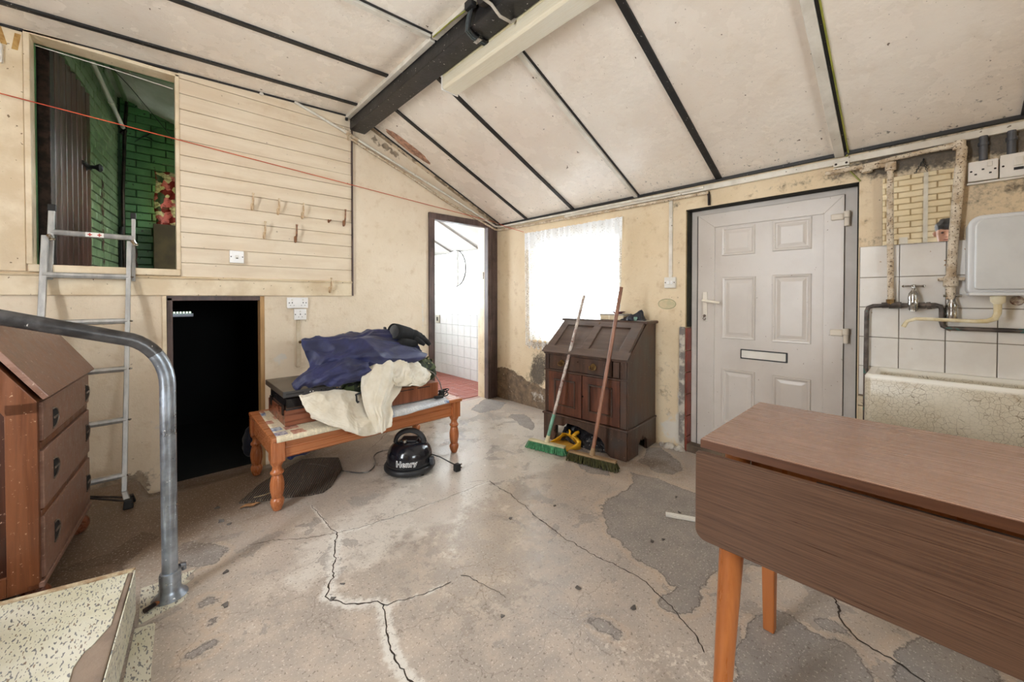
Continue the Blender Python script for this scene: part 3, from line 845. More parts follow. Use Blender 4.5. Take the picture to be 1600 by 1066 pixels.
hc.prism([(-3.6, 0.05, hz(-3.6, .05)), (-2.0, 0.05, hz(-2.0, .05)), (-2.0, 2.25, hz(-2.0, 2.25)), (-3.6, 2.25, hz(-3.6, 2.25))], (0, 0, 0.03))
ch = obj('ceiling_hatch_room', hc, ATTICW, kind='structure')
for o0, mm in ((0.045, GREENB2), (0.15, ATTICW)):
    a, b = Vector(hat(0.4, 0, o0)), Vector(hat(2.05, 0, o0))
    obj('batten', MB().prism([(a.x, a.y, hz(a.x, a.y) - 0.002), (b.x, b.y, hz(b.x, b.y) - 0.002), (b.x + .035, b.y, hz(b.x + .035, b.y) - 0.002), (a.x + .035, a.y, hz(a.x + .035, a.y) - 0.002)], (0, 0, -0.02)), mm, ch)
# plank door standing against the green wall
d3 = root_of('door_3')
nt_ = 7
for i in range(nt_):
    t0 = 0.09 + i * (0.74 / nt_)
    t1 = t0 + 0.74 / nt_ - 0.004
    a, b, c, d = hat(t0, 1.335, 0.025), hat(t1, 1.335, 0.025), hat(t1, 2.69, 0.025), hat(t0, 2.66, 0.025)
    obj('plank', MB().prism([a, b, c, d], HN * (0.03 + rng.uniform(-.001, .002))), DOORWOOD, d3, bevel=0.006)
obj('hinge_post', MB().prism([hat(0.0, 1.335, 0.0), hat(0.07, 1.335, 0.0), hat(0.07, 2.72, 0.0), hat(0.0, 2.72, 0.0)], HN * 0.06), DKMETAL, d3, bevel=0.004)
kb = MB()
kb.tube([hat(0.60, 2.115, 0.062), hat(0.76, 2.115, 0.062)], [0.012, 0.016], 10)
obj('latch_bar', kb, RUBBER, d3, smooth=True)
kb = MB()
kb.tube([hat(0.72, 2.115, 0.055), hat(0.72, 2.115, 0.075), hat(0.72, 2.115, 0.10), hat(0.72, 2.115, 0.125), hat(0.72, 2.115, 0.14)], [0.034, 0.012, 0.014, 0.032, 0.016], 16)
obj('knob', kb, RUBBER, d3, smooth=True)
pp = thing('wall_pipe', 'white pipe sloping down the green brick wall inside the hatch', 'pipe', hat(0.6, 2.9))
obj('tube', MB().tube([hat(0.55, 3.03, 0.05), hat(2.02, 2.84, 0.05)], 0.017, 12), WHITEPL, pp, smooth=True)
obj('coupling', MB().tube([hat(1.5, 2.905, 0.05), hat(1.56, 2.897, 0.05)], 0.021, 12), OFFWHITE, pp, smooth=True)
obj('end_clip', MB().tube([hat(1.99, 2.85, 0.05), hat(2.04, 2.83, 0.05), hat(2.05, 2.80, 0.03)], 0.023, 10), DKMETAL, pp, smooth=True)
tag(obj('conduit', MB().tube([(-3.118, 2.125, 1.34), (-3.12, 2.12, 2.2), (-3.10, 2.12, 2.85), (-3.085, 2.12, 3.12)], 0.014, 8), DKMETAL, smooth=True), 'thin dark conduit running up the corner of the green hatch room', 'pipe')
tag(obj('conduit', MB().tube([hat(2.03, 1.34, 0.02), hat(2.03, 1.70, 0.02), hat(2.02, 1.86, 0.03)], 0.02, 8), RUBBER, smooth=True), 'short black pipe low in the green corner behind the ladder', 'pipe')
fl = MB()
for i in range(46):
    zz = 1.45 + 0.75 * rng.random()
    tt = 1.42 + rng.normal() * 0.022
    r = 0.008 + 0.018 * rng.random()
    ang0 = rng.random() * 6
    fl.poly([hat(tt + r * 0.9 * math.cos(a + ang0) * (0.6 + 0.5 * rng.random()), zz + r * 1.5 * math.sin(a + ang0) * (0.6 + 0.5 * rng.random()), 0.0045 + 0.0001 * i) for a in np.linspace(0, 2 * PI, 7)[:-1]])
obj('flaked_rust', fl, M('rust_brown', (84, 44, 26), (48, 30, 22), 0.8), wg, kind='stuff')
sm_ = MB()
sm_.tube([(-2.86, 2.137, 2.93), (-2.93, 2.137, 2.84), (-3.0, 2.137, 2.78)], [0.006, 0.018, 0.012], 6, squash=0.2)
sm_.tube([(-2.90, 2.136, 2.80), (-2.96, 2.136, 2.82), (-3.03, 2.136, 2.74)], [0.022, 0.016, 0.006], 6, squash=0.2)
obj('soot_smear', sm_, RUBBER, wg)
# floral curtain and the box under it
def flor():
    m, nt, b = newmat('floral_cloth', 0.8)
    v = coords(nt, 'Object')
    w = nd(nt, 'ShaderNodeVectorMath', {0: v, 1: nd(nt, 'ShaderNodeVectorMath', {0: nd(nt, 'ShaderNodeTexNoise', {'Vector': v, 'Scale': 12.0}).outputs['Color'], 1: (0.06, 0.06, 0.06)}, operation='MULTIPLY').outputs[0]}, operation='ADD').outputs[0]
    c = nd(nt, 'ShaderNodeTexVoronoi', {'Vector': w, 'Scale': 20.0})
    sep = nd(nt, 'ShaderNodeSeparateColor', {0: c.outputs['Color']}).outputs
    col = mix(nt, mr(nt, sep[0], 0.50, 0.52), lin((128, 34, 22)), lin((206, 200, 150)))
    col = mix(nt, mr(nt, sep[1], 0.74, 0.76), col, lin((206, 120, 110)))
    col = mix(nt, mr(nt, sep[2], 0.80, 0.82), col, lin((70, 92, 60)))
    col = mix(nt, mth(nt, 'MULTIPLY', mr(nt, tex(nt, 40, 4, 0.6, v), 0.5, 0.6), 0.5), col, lin((90, 20, 16)))
    nt.links.new(col, b.inputs['Base Color'])
    tr = nd(nt, 'ShaderNodeBsdfTranslucent', {0: col})
    x = nd(nt, 'ShaderNodeMixShader', {0: 0.12, 1: b.outputs[0], 2: tr.outputs[0]})
    nt.links.new(x.outputs[0], nt.nodes['Material Output'].inputs[0])
    return m
cu = MB()
cu.grid([[(-2.885 + 0.6 * i / 48 + 0.01 * math.sin(j * 0.4), 2.10 + 0.012 * math.sin(i * 0.75 + 0.15 * j), 2.47 - 0.57 * j / 20 - 0.012 * math.sin(i * 0.5)) for j in range(21)] for i in range(49)])
o = obj('curtain', cu, flor(), smooth='all', recalc=False)
o.modifiers.new('cloth', 'SOLIDIFY').thickness = 0.002
tag(o, 'red floral curtain hanging in the green hatch room', 'curtain')
tag(obj('storage_box', MB().box(-2.90, -2.35, 1.95, 2.09, 1.334, 1.90), M('brown_board_box', (84, 72, 44), (66, 54, 34), 0.8), bevel=0.006), 'plain dark brown board below the floral curtain', 'board')
# washing lines inside the hatch
tag(obj('line', MB().tube([(-3.39, 0.08, 2.585), (-3.1, 0.08, 2.574), (-2.80, 0.08, 2.553)], 0.0025, 6), WHITEPL), 'thin white cord strung across the top of the hatch', 'cord')
tag(obj('line', MB().tube([(-3.17, 0.9, 2.97), (-3.03, 1.15, 2.90), (-2.79, 1.5, 2.705), (-2.74, 1.55, 2.66)], 0.003, 6), RUBBER), 'thin dark wire under the sloping ceiling of the hatch room', 'cord')
# strip light in the cellar
sl = thing('strip_light', 'small lit strip light glowing in the black cellar opening', 'lamp', (-2.75, 0.42, 1.02))
em = bpy.data.materials.new('lamp_glow'); em.use_nodes = True
em.node_tree.nodes['Principled BSDF'].inputs['Emission Color'].default_value = (0.75, 1, 0.7, 1)
em.node_tree.nodes['Principled BSDF'].inputs['Emission Strength'].default_value = 1.1
obj('housing', MB().box(-2.825, -2.685, 0.41, 0.44, 1.005, 1.03), M('lamp_housing_pale', (200, 205, 225), (180, 186, 210), 0.4), sl, bevel=0.003)
for i in range(7):
    obj('diode', MB().box(-2.818 + i * 0.018, -2.808 + i * 0.018, 0.405, 0.41, 1.033, 1.043), em, sl)
# ------------------------------------------------------------------ right wall with window and front door
WIN = (-1.60, -0.57, 0.71, 1.765)
DOR = (-3.125, -2.162, -0.2, 1.80)
WIN3 = (-5.25, -4.25, 0.95, 1.85)
def right_wear(U, V):
    m = 0.95 * blob(U, V, -0.70, 0.46, 0.15, 0.2) + 0.7 * blob(U, V, -0.62, 0.30, 0.1, 0.14) + 0.55 * blob(U, V, -0.25, 0.3, 0.3, 0.06)
    m = m + 0.5 * blob(U, V, -2.02, 0.45, 0.1, 0.5) + 0.35 * blob(U, V, -0.02, 1.0, 0.02, 0.9)
    m = m + 0.75 * blob(U, V, -2.085, 1.845, 0.035, 0.05) + 0.6 * blob(U, V, -2.04, 1.63, 0.05, 0.03)
    m = m + 0.55 * np.exp(-((V - 1.855) / 0.06) ** 2) * sm(-U, 2.2, 2.7) + 0.7 * np.exp(-((V - 1.90) / 0.05) ** 2) * sm(-U, 2.95, 3.2)
    m = m + 0.32 * sm(-U, 3.1, 3.16) * sm(V, 1.42, 1.5) + 0.45 * blob(U, V, -3.2, 1.45, 0.09, 0.06) + 0.3 * blob(U, V, -3.6, 1.65, 0.2, 0.1)
    m = m + 0.45 * blob(U, V, -2.13, 1.0, 0.03, 0.12) + 0.3 * blob(U, V, -2.13, 1.5, 0.02, 0.5)
    bare = sdf([(0.05, -0.1), (0.05, 0.33), (-0.1, 0.36), (-0.25, 0.35), (-0.5, 0.27), (-0.75, 0.22), (-1.2, 0.1), (-1.3, -0.1)], U, V)
    lime = 0.6 * blob(U, V, -0.75, 0.13, 0.25, 0.1) + 0.85 * blob(U, V, -2.06, 0.13, 0.12, 0.13) + 0.75 * blob(U, V, -2.13, 0.45, 0.03, 0.45) + 0.7 * blob(U, V, -0.85, 0.55, 0.12, 0.12)
    return {'mould': m, 'bare': np.minimum(bare, 2), 'lime': lime}
wr = sheet('wall_right', 'x', 0.0, edges(-3.8, 0.0, 0.035, -5.4, -5.0, -4.6, -4.2, *WIN[:2], *DOR[:2], *WIN3[:2]), edges(-0.2, 2.1, 0.035, *WIN[2:], *DOR[2:], *WIN3[2:]), [WIN, DOR, WIN3], PLASTR, right_wear)
rv = MB()
for (y0, y1, z0, z1), dp in ((WIN, 0.16), (WIN3, 0.16), (DOR, 0.14)):
    for q in (((0, y0, z0), (0, y0, z1), (dp, y0, z1), (dp, y0, z0)), ((0, y1, z0), (0, y1, z1), (dp, y1, z1), (dp, y1, z0)),
              ((0, y0, z1), (0, y1, z1), (dp, y1, z1), (dp, y0, z1)), ((0, y0, z0), (0, y1, z0), (dp, y1, z0), (dp, y0, z0))):
        rv.poly(q)
obj('reveals', rv, M('reveal_plaster', (206, 184, 146), (182, 156, 116), 0.7, bmp=0.3), wr, recalc=False)
# red tiles on the door jamb
zr = [-0.01, 0.11, 0.264, 0.428, 0.591, 0.754, 0.925]
for a, b in zip(zr, zr[1:]):
    obj('jamb_tile', MB().box(-0.002, 0.078, -2.176, -2.162, a + 0.003, b - 0.003), REDT2, wr, bevel=0.003)
obj('jamb_edge_plaster', MB().box(-0.012, 0.0, -2.162, -2.12, 0.0, 0.93), M('white_edge_plaster', (196, 186, 172), (128, 120, 114), 0.8, scale=14, lo=0.4, hi=0.55, bmp=0.5), wr, bevel=0.004)
# rubble fillet at the foot of the wall
for i in range(9):
    y = -2.0 - 0.02 * i + rng.uniform(-.008, .008)
    r = 0.012 + 0.022 * rng.random()
    mb = MB()
    mb.lathe([(0, 0), (r, 0.001), (r * .9, r * .7), (r * .4, r * 1.2), (0, r * 1.3)], (-0.02 - 0.02 * rng.random(), y, 0.0), 7)
    for v in mb.bm.verts:
        v.co += Vector(noise.noise_vector(v.co * 60)) * r * 0.35
        v.co.z = max(v.co.z, 0.0005)
    obj('plaster_lump', mb, M('plaster_rubble', (196, 188, 176), (146, 134, 122), 0.9), wr)
sc = MB()
sc.lathe([(0.0, 0.0), (0.075, 0.0), (0.075, 0.0015), (0.0, 0.002)], (0, 0, 0), 24, sy=0.5)
for v in sc.bm.verts:
    v.co = Vector((-v.co.z, -2.02 + v.co.x * 0.9, 1.10 + v.co.y))
obj('filler_patch', sc, M('pale_filler', (206, 186, 150), (186, 176, 140), 0.7, scale=16), wr)
sc = MB()
sc.tube([(-0.001, -2.02 + 0.069 * math.cos(a), 1.10 + 0.038 * math.sin(a)) for a in np.linspace(0, 2 * PI, 33)], 0.0022, 5, cap=False)
obj('filler_outline', sc, M('greenish_outline', (150, 152, 118), (120, 120, 90), 0.8), wr)
# window 1
w1 = root_of('window_1')
def bar(n, y0, y1, z0, z1, x0=0.11, x1=0.165, m=WHITEPL, par=None):
    return obj(n, MB().box(x0, x1, y0, y1, z0, z1), m, par or w1, bevel=0.004)
bar('frame_stile', -1.60, -1.55, 0.71, 1.765); bar('frame_stile', -0.62, -0.57, 0.71, 1.765)
bar('frame_rail', -1.55, -0.62, 0.71, 0.77); bar('frame_rail', -1.55, -0.62, 1.715, 1.765)
bar('transom', -1.55, -0.62, 1.46, 1.50); bar('mullion', -1.10, -1.065, 0.77, 1.46)
for a in ((-1.55, -1.10, 0.77, 1.46), (-1.065, -0.62, 0.77, 1.46), (-1.55, -0.62, 1.50, 1.715)):
    obj('pane', MB().box(0.138, 0.142, *a), GLASSW, w1)
obj('sill', MB().box(-0.03, 0.13, -1.62, -0.55, 0.69, 0.715), CREAMTRIM, w1, bevel=0.005)
w3 = root_of('window_3')
for a in ((-5.25, -5.19, 0.95, 1.85), (-4.31, -4.25, 0.95, 1.85), (-5.19, -4.31, 0.95, 1.01), (-5.19, -4.31, 1.79, 1.85), (-4.77, -4.73, 1.01, 1.79)):
    bar('frame_bar', *a, par=w3)
for a in ((-5.19, -4.77, 1.01, 1.79), (-4.73, -4.31, 1.01, 1.79)):
    obj('pane', MB().box(0.138, 0.142, *a), GLASSW, w3)
# net curtain
def lace():
    m = bpy.data.materials.new('white_lace')
    m.use_nodes = True
    nt = m.node_tree
    nt.nodes.remove(nt.nodes['Principled BSDF'])
    v = coords(nt, 'Object')
    d = nd(nt, 'ShaderNodeBsdfDiffuse', {0: (0.86, 0.88, 0.9, 1)})
    t = nd(nt, 'ShaderNodeBsdfTranslucent', {0: (0.86, 0.88, 0.9, 1)})
    zz = nd(nt, 'ShaderNodeSeparateXYZ', {0: v}).outputs[2]
    a = nd(nt, 'ShaderNodeMixShader', {0: mr(nt, zz, 1.02, 1.05, 0.5, 0.07), 1: d.outputs[0], 2: t.outputs[0]})
    tp = nd(nt, 'ShaderNodeBsdfTransparent', {0: (1, 1, 1, 1)})
    z = nd(nt, 'ShaderNodeSeparateXYZ', {0: v}).outputs[2]
    head = mr(nt, z, 1.02, 1.05)
    p = mr(nt, vor(nt, 55, v, 'DISTANCE_TO_EDGE'), 0.05, 0.25, 0.75, 0.35)
    q = mr(nt, tex(nt, 9, 4, 0.6, nd(nt, 'ShaderNodeMapping', {'Vector': v, 'Scale': (1, 2.2, 0.8)}).outputs[0]), 0.42, 0.62, -0.1, 0.22)
    f = mth(nt, 'ADD', mth(nt, 'ADD', p, q), mth(nt, 'MULTIPLY', head, 0.45))
    f = mth(nt, 'MINIMUM', f, 0.985)
    x = nd(nt, 'ShaderNodeMixShader', {0: f, 1: tp.outputs[0], 2: a.outputs[0]})
    nt.links.new(x.outputs[0], nt.nodes['Material Output'].inputs[0])
    return m
nc = MB()
rows = []
for i in range(121):
    y = -0.487 - 1.165 * i / 120
    col_ = []
    for j in range(31):
        f = j / 30
        amp = 0.004 + 0.007 * f
        zb = 0.635 + 0.02 * math.sin(i * 0.9)
        z = 1.83 - (1.83 - zb) * f - 0.006 * abs(math.sin(i * 0.52)) * (1 - f)
        inset = 0.022 * f * (1 if i < 60 else -1) * abs(i - 60) / 60
        col_.append((-0.028 - amp * math.sin(i * 0.8 + 0.6 * math.sin(i * 0.21)) - 0.006 * math.sin(i * 0.23 + f), y - inset, z))
    rows.append(col_)
nc.grid(rows)
tag(obj('net_curtain', nc, lace(), smooth='all', recalc=False), 'white lace net curtain glowing over the window', 'curtain')
# ------------------------------------------------------------------ front door
fd = root_of('door_1')
XF, XL = 0.085, 0.082
for a in ((-2.218, -2.176, 0.0, 1.79), (-3.118, -3.058, 0.0, 1.79)):
    obj('frame_post', MB().box(0.075, 0.14, *a), UPVCFRAME, fd, bevel=0.003)
obj('frame_head', MB().box(0.0755, 0.14, -3.118, -2.176, 1.757, 1.792), UPVCFRAME, fd, bevel=0.003)
obj('threshold', MB().box(0.0, 0.14, -3.125, -2.162, -0.05, 0.055), M('dirty_step_concrete', (116, 98, 80), (84, 70, 58), 0.9, bmp=0.4), fd, bevel=0.01)
obj('door_seal', MB().box(0.074, 0.078, -2.224, -2.217, 0.05, 1.75), RUBBER, fd)
lf = MB()
y0, y1, z0, z1 = -3.056, -2.226, 0.058, 1.755
iy0, iy1, iz0, iz1 = -2.962, -2.342, 0.20, 1.656
for s in ([(y0, z0), (y1, z0), (iy1, iz0), (iy0, iz0)], [(y1, z0), (y1, z1), (iy1, iz1), (iy1, iz0)], [(y1, z1), (y0, z1), (iy0, iz1), (iy1, iz1)], [(y0, z1), (y0, z0), (iy0, iz0), (iy0, iz1)]):
    pc = MB().prism([(0.062, a, b) for a, b in s], (0.05, 0, 0))
    obj('leaf_frame', pc, UPVC, fd, bevel=0.0018, seg=1)
leaf = obj('door_leaf', MB().box(0.072, 0.11, iy0 - 0.002, iy1 + 0.002, iz0 - 0.002, iz1 + 0.002), UPVC, fd)
def raised(y0, y1, z0, z1):
    mb = MB()
    L = []
    for ins, x in ((0, 0.0725), (0.003, 0.064), (0.014, 0.0655), (0.020, 0.071), (0.026, 0.0712), (0.046, 0.0675)):
        L.append([mb.v((x, a, b)) for a, b in ((y0 + ins, z0 + ins), (y1 - ins, z0 + ins), (y1 - ins, z1 - ins), (y0 + ins, z1 - ins))])
    for a, b in zip(L, L[1:]):
        for k in range(4):
            mb.f([a[k], a[(k + 1) % 4], b[(k + 1) % 4], b[k]])
    mb.f(L[-1])
    return mb
for q in ((-2.597, -2.388, 1.447, 1.646), (-2.903, -2.696, 1.452, 1.652), (-2.601, -2.393, 0.859, 1.294), (-2.904, -2.697, 0.859, 1.298), (-2.601, -2.395, 0.25, 0.644), (-2.905, -2.702, 0.25, 0.640)):
    obj('panel', raised(*q), UPVC, leaf)
obj('letter_plate', MB().box(0.064, 0.074, -2.784, -2.513, 0.728, 0.794), MATTBLK, leaf, bevel=0.003)
obj('letter_flap', MB().box(0.058, 0.066, -2.776, -2.521, 0.736, 0.787), WHITEPL, leaf, bevel=0.003, label='white flap of the letter plate')
hb = MB()
hb.box(0.052, 0.063, -2.296, -2.264, 0.975, 1.19)
o = obj('handle_plate', hb, M('white_handle', (226, 218, 206), (216, 206, 192), 0.3), fd, bevel=0.004)
hb = MB()
hb.tube([(0.055, -2.279, 1.128), (0.022, -2.279, 1.128), (0.014, -2.29, 1.127), (0.014, -2.395, 1.112)], [0.011, 0.011, 0.010, 0.009], 10)
obj('lever', hb, M('cream_lever', (230, 222, 206), (222, 212, 196), 0.3), o, smooth=True)
hb = MB()
hb.cyl((0.054, -2.28, 1.015), (0.045, -2.28, 1.015), 0.011)
hb.cyl((0.054, -2.28, 0.995), (0.043, -2.28, 0.995), 0.012)
obj('lock_cylinder', hb, CHROME, o, smooth=True)
for z in (1.625, 0.94):
    hb = MB()
    hb.box(0.052, 0.064, -3.055, -2.995, z - 0.018, z + 0.02)
    hi = obj('hinge', hb, M('cream_hinge', (214, 204, 188), (204, 192, 176), 0.4), fd, bevel=0.006)
    hb = MB()
    hb.tube([(0.048, -3.07, z - 0.058), (0.048, -3.07, z - 0.01)], 0.013, 12)
    hb.tube([(0.048, -3.07, z - 0.008), (0.048, -3.07, z + 0.028)], 0.0155, 12)
    obj('hinge_barrel', hb, M('cream_hinge', (214, 204, 188), (204, 192, 176), 0.4), hi, smooth=True)
gap = MB()
gap.box(0.125, 0.139, -3.125, -2.162, 0.0, 1.80)  # backing board added behind the door to stop sky light leaking through
gap.box(0.02, 0.09, -2.176, -2.163, 0.93, 1.79)
gap.box(0.005, 0.09, -3.125, -3.118, 0.05, 1.80)
gap.box(0.005, 0.09, -3.125, -2.163, 1.7925, 1.80)
obj('foam_gap_and_backing', gap, M('mouldy_gap', (42, 40, 26), (24, 20, 16), 0.9), fd)
# ------------------------------------------------------------------ walls behind the camera
wbk = sheet('wall_behind', 'x', -4.4, [-5.4, -4.4, -3.4, -2.35, -1.85, 0.0], [-0.2, 0.7, 1.6, 2.5, 2.8], [(-2.35, -1.85, 0.7, 2.5)], BRICKJ)  # unseen doorway opening, added to bring daylight onto the left ceiling
row = 0
z = 1.23
while z < 2.5:
    y = -4.15 - (0.115 if row % 2 else 0)
    while y < -2.5:
        mb = MB().chamfer(0, 0.03, 0, 0.22, 0, 0.068, 0.005, '-x')
        for v in mb.bm.verts:
            v.co = Vector((-4.372 + rng.uniform(0, 0.0005) - v.co.x, y + v.co.y, z + v.co.z))
        obj('brick', mb, BRICKC, wbk)
        y += 0.231
    z += 0.0765
    row += 1
obj('trunking', MB().box(-4.372, -4.345, -3.385, -3.345, 0.2, 2.6), OFFWHITE, wbk)
obj('switch', MB().box(-4.372, -4.36, -3.21, -3.13, 1.47, 1.56), WHITEPL, wbk, bevel=0.004)
wnr = root_of('wall_near')
nb_ = MB()
WN = (-2.75, -1.65, 1.05, 1.95)
nb_.box(-4.45, WN[0], -5.45, -5.4, -0.2, 2.8); nb_.box(WN[1], 0.15, -5.45, -5.4, -0.2, 2.8)
nb_.box(WN[0], WN[1], -5.45, -5.4, -0.2, WN[2]); nb_.box(WN[0], WN[1], -5.45, -5.4, WN[3], 2.8)
obj('masonry', nb_, BRICKC, wnr)
w4 = root_of('window_4')
for a in ((-2.75, -2.70), (-2.22, -2.18), (-1.70, -1.65)):
    obj('frame_bar', MB().box(*a, -5.45, -5.40, 1.05, 1.95), WHITEPL, w4)
for a, b in ((-2.70, -2.22), (-2.18, -1.70)):
    obj('pane', MB().box(a, b, -5.43, -5.426, 1.05, 1.95), GLASSW, w4)
# ------------------------------------------------------------------ ceiling
cl = root_of('ceiling')
def zr_(x): return 1.975 - 0.45 * x
def zl_(x): return 2.785 + 0.05 * x
def slab(x0, x1, y0, y1, zf, t0, t1):
    return MB().prism([(x0, y0, zf(x0) + t0), (x1, y0, zf(x1) + t0), (x1, y0, zf(x1) + t1), (x0, y0, zf(x0) + t1)], (0, y1 - y0, 0))
obj('roof_boarding', slab(-1.62, 0.16, -5.45, 0.0, zr_, 0.02, 0.05), BLACK, cl)
obj('roof_boarding', slab(-4.45, -1.60, -5.45, 0.0, zl_, 0.02, 0.05), BLACK, cl)
yr = [-0.082, -0.505, -1.12, -1.75, -2.395, -3.045, -3.69, -4.33, -4.97, -5.4]
for a, b in zip(yr, yr[1:]):
    obj('ceiling_panel', slab(-1.56, 0.0, b + 0.004, a - 0.004, zr_, 0.0, 0.018), CEIL, cl, bevel=0.002, seg=1)
obj('verge_strip', slab(-1.56, 0.0, -0.082, 0.0, zr_, 0.004, 0.02), PLASTL, cl)
def batten(y, w, mm, zf, x0, x1, t=0.012, dy=0.0):
    obj('batten', slab(x0, x1, y - w / 2 + dy, y + w / 2 + dy, zf, -t, 0.0), mm, cl, bevel=0.0015, seg=1)
batten(-0.085, 0.012, BLACK, zr_, -1.53, -0.01)
batten(-0.505, 0.034, BLACK, zr_, -1.53, -0.01)
batten(-1.12, 0.036, BLACK, zr_, -1.53, -0.01)
batten(-1.765, 0.032, OFFWHITE, zr_, -1.53, -0.01, 0.02); batten(-1.790, 0.016, BLACK, zr_, -1.53, -0.01, 0.006)
batten(-2.395, 0.040, BLACK, zr_, -1.53, -0.01)
batten(-3.04, 0.042, OFFWHITE, zr_, -1.53, -0.01, 0.024); batten(-3.068, 0.014, BLACK, zr_, -1.53, -0.01, 0.006)
batten(-3.69, 0.036, BLACK, zr_, -1.53, -0.01); batten(-4.33, 0.036, BLACK, zr_, -1.53, -0.01); batten(-4.97, 0.036, BLACK, zr_, -1.53, -0.01)
obj('edge_batten', MB().box(-0.022, 0.0, -5.4, -0.01, 1.962, 1.980), BLACK, cl)
yl = [0.0, -0.265, -0.815, -1.385, -1.95, -2.52, -3.1, -3.7, -4.3, -4.9, -5.4]
for a, b in zip(yl, yl[1:]):
    obj('ceiling_panel', slab(-4.4, -1.66, b + 0.004, a - 0.004, zl_, 0.0, 0.018), CEIL, cl, bevel=0.002, seg=1)
batten(-0.012, 0.020, BLACK, zl_, -4.4, -1.67)
for y in (-0.265, -0.815):
    batten(y, 0.034, BLACK, zl_, -4.4, -1.70)
batten(-1.375, 0.034, OFFWHITE, zl_, -4.4, -1.70, 0.02); batten(-1.40, 0.014, BLACK, zl_, -4.4, -1.70, 0.006)
for y in (-1.95, -2.52, -3.1, -3.7, -4.3, -4.9):
    batten(y, 0.034, BLACK, zl_, -4.4, -1.70)
dm = MB()
pts = []
for k in range(26):
    a = 2 * PI * k / 26
    r = 1 + 0.25 * noise.noise(Vector((math.cos(a) * 2, math.sin(a) * 2, 3)))
    x, y = -1.20 + 0.22 * r * math.cos(a), -0.175 + 0.055 * r * math.sin(a)
    pts.append((x, y, zr_(x) - 0.0012))
dm.poly(pts)
obj('bare_patch', dm, M('pink_bare_plaster', (196, 150, 124), (140, 104, 84), 0.85, scale=22, lo=0.4, hi=0.6), cl, recalc=False, label='pinkish patch where the paint has come off')
beam = obj('trim_1', MB().box(-1.662, -1.53, -5.4, 0.0, 2.585, 2.712), BEAM, kind='structure', bevel=0.004)
for y0, y1 in ((-1.38, -0.02), (-2.9, -1.40)):
    obj('beam_trunking', MB().box(-1.70, -1.665, y0, y1, 2.668, 2.700), OFFWHITE, beam, bevel=0.004)
# trunking and conduits
tr = MB().box(-0.026, 0.0, -5.3, -1.02, 1.912, 1.948)
obj('trim_2', tr, OFFWHITE, kind='structure', bevel=0.003)
# ------------------------------------------------------------------ light fitting, cables and conduits
t = thing('light_fitting', 'long white fluorescent light fitting beside the black roof beam', 'lamp', (-1.465, -2.0, 2.497))
YA, YB = -1.235, -2.75
obj('housing', MB().prism([(-1.525, YA, 2.575), (-1.405, YA, 2.575), (-1.405, YA, 2.60), (-1.45, YA, 2.63), (-1.525, YA, 2.655)], (0, YB - YA, 0)), M('yellowed_metal', (216, 206, 172), (200, 186, 146), 0.4), t, bevel=0.003)
obj('diffuser', MB().prism([(-1.527, YA - .004, 2.574), (-1.527, YA - .004, 2.512), (-1.515, YA - .004, 2.499), (-1.415, YA - .004, 2.499), (-1.403, YA - .004, 2.512), (-1.403, YA - .004, 2.574)], (0, YB - YA, 0)), [M('ribbed_diffuser', (224, 216, 196), (216, 204, 176), 0.3, scale=30, sc=(20, 0.3, 20), bmp=0.2, bscale=6)], t, bevel=0.004)
obj('end_cap', MB().box(-1.530, -1.400, YA - 0.004, YA + 0.006, 2.495, 2.60), WHITEPL, t, bevel=0.004)
obj('back_plate', MB().box(-1.532, -1.525, YB, YA, 2.60, 2.66), WHITEPL, t)
t = thing('junction_box', 'round dark junction box with looping cables on the black beam', 'junction box', (-1.68, -1.86, 2.66))
obj('body', MB().tube([(-1.662, -1.87, 2.665), (-1.695, -1.87, 2.66), (-1.70, -1.87, 2.66)], [0.05, 0.05, 0.044], 20), M('rusty_brown_cover', (52, 42, 38), (32, 28, 26), 0.5, bmp=0.2), t, smooth=True)
obj('terminal_block', MB().box(-1.715, -1.68, -1.80, -1.74, 2.64, 2.68), RUBBER, t, bevel=0.004)
for dy, mm in ((0, GREYPIPE), (0.014, GREYPIPE), (-0.014, RUBBER)):
    obj('cable', MB().tube([(-1.69, -1.765 + dy, 2.65), (-1.688, -1.74 + dy, 2.60), (-1.672, -1.71 + dy, 2.575), (-1.62, -1.69 + dy, 2.572), (-1.53, -1.69 + dy, 2.575), (-1.52, -1.69 + dy, 2.59)], 0.006, 8), mm, t, smooth=True)
obj('cable', MB().tube([(-1.70, -1.88, 2.63), (-1.69, -1.93, 2.58), (-1.64, -1.935, 2.545), (-1.56, -1.93, 2.555), (-1.525, -1.93, 2.59)], 0.0075, 8), M('grey_cable', (186, 176, 162), (160, 150, 136), 0.5), t, smooth=True, label='pale grey cable')
obj('clip', MB().box(-1.60, -1.575, -1.715, -1.665, 2.563, 2.586), CHROME, t)
tag(obj('earth_wire', MB().tube([(-1.705, -1.42, 2.664), (-1.704, -1.6, 2.66), (-1.70, -1.74, 2.65)], 0.004, 6), M('yellow_green_wire', (150, 146, 60), (110, 116, 40), 0.5)), 'short yellow green wire along the trunking by the roof beam', 'cable')
tag(obj('earth_wire', MB().tube([(-0.9, -3.079, 2.372), (-0.5, -3.079, 2.192), (-0.02, -3.079, 1.97), (-0.02, -3.06, 1.93), (-0.012, -3.09, 1.86), (-0.01, -3.13, 1.80)], 0.004, 6), M('yellow_green_wire', (150, 146, 60), (110, 116, 40), 0.5)), 'yellow green earth wire running down beside the white ceiling batten', 'cable')
t = thing('wall_conduit', 'pair of cream pipes sloping along the top of the plank wall to the corner', 'pipe', (-0.9, -0.03, 2.2))
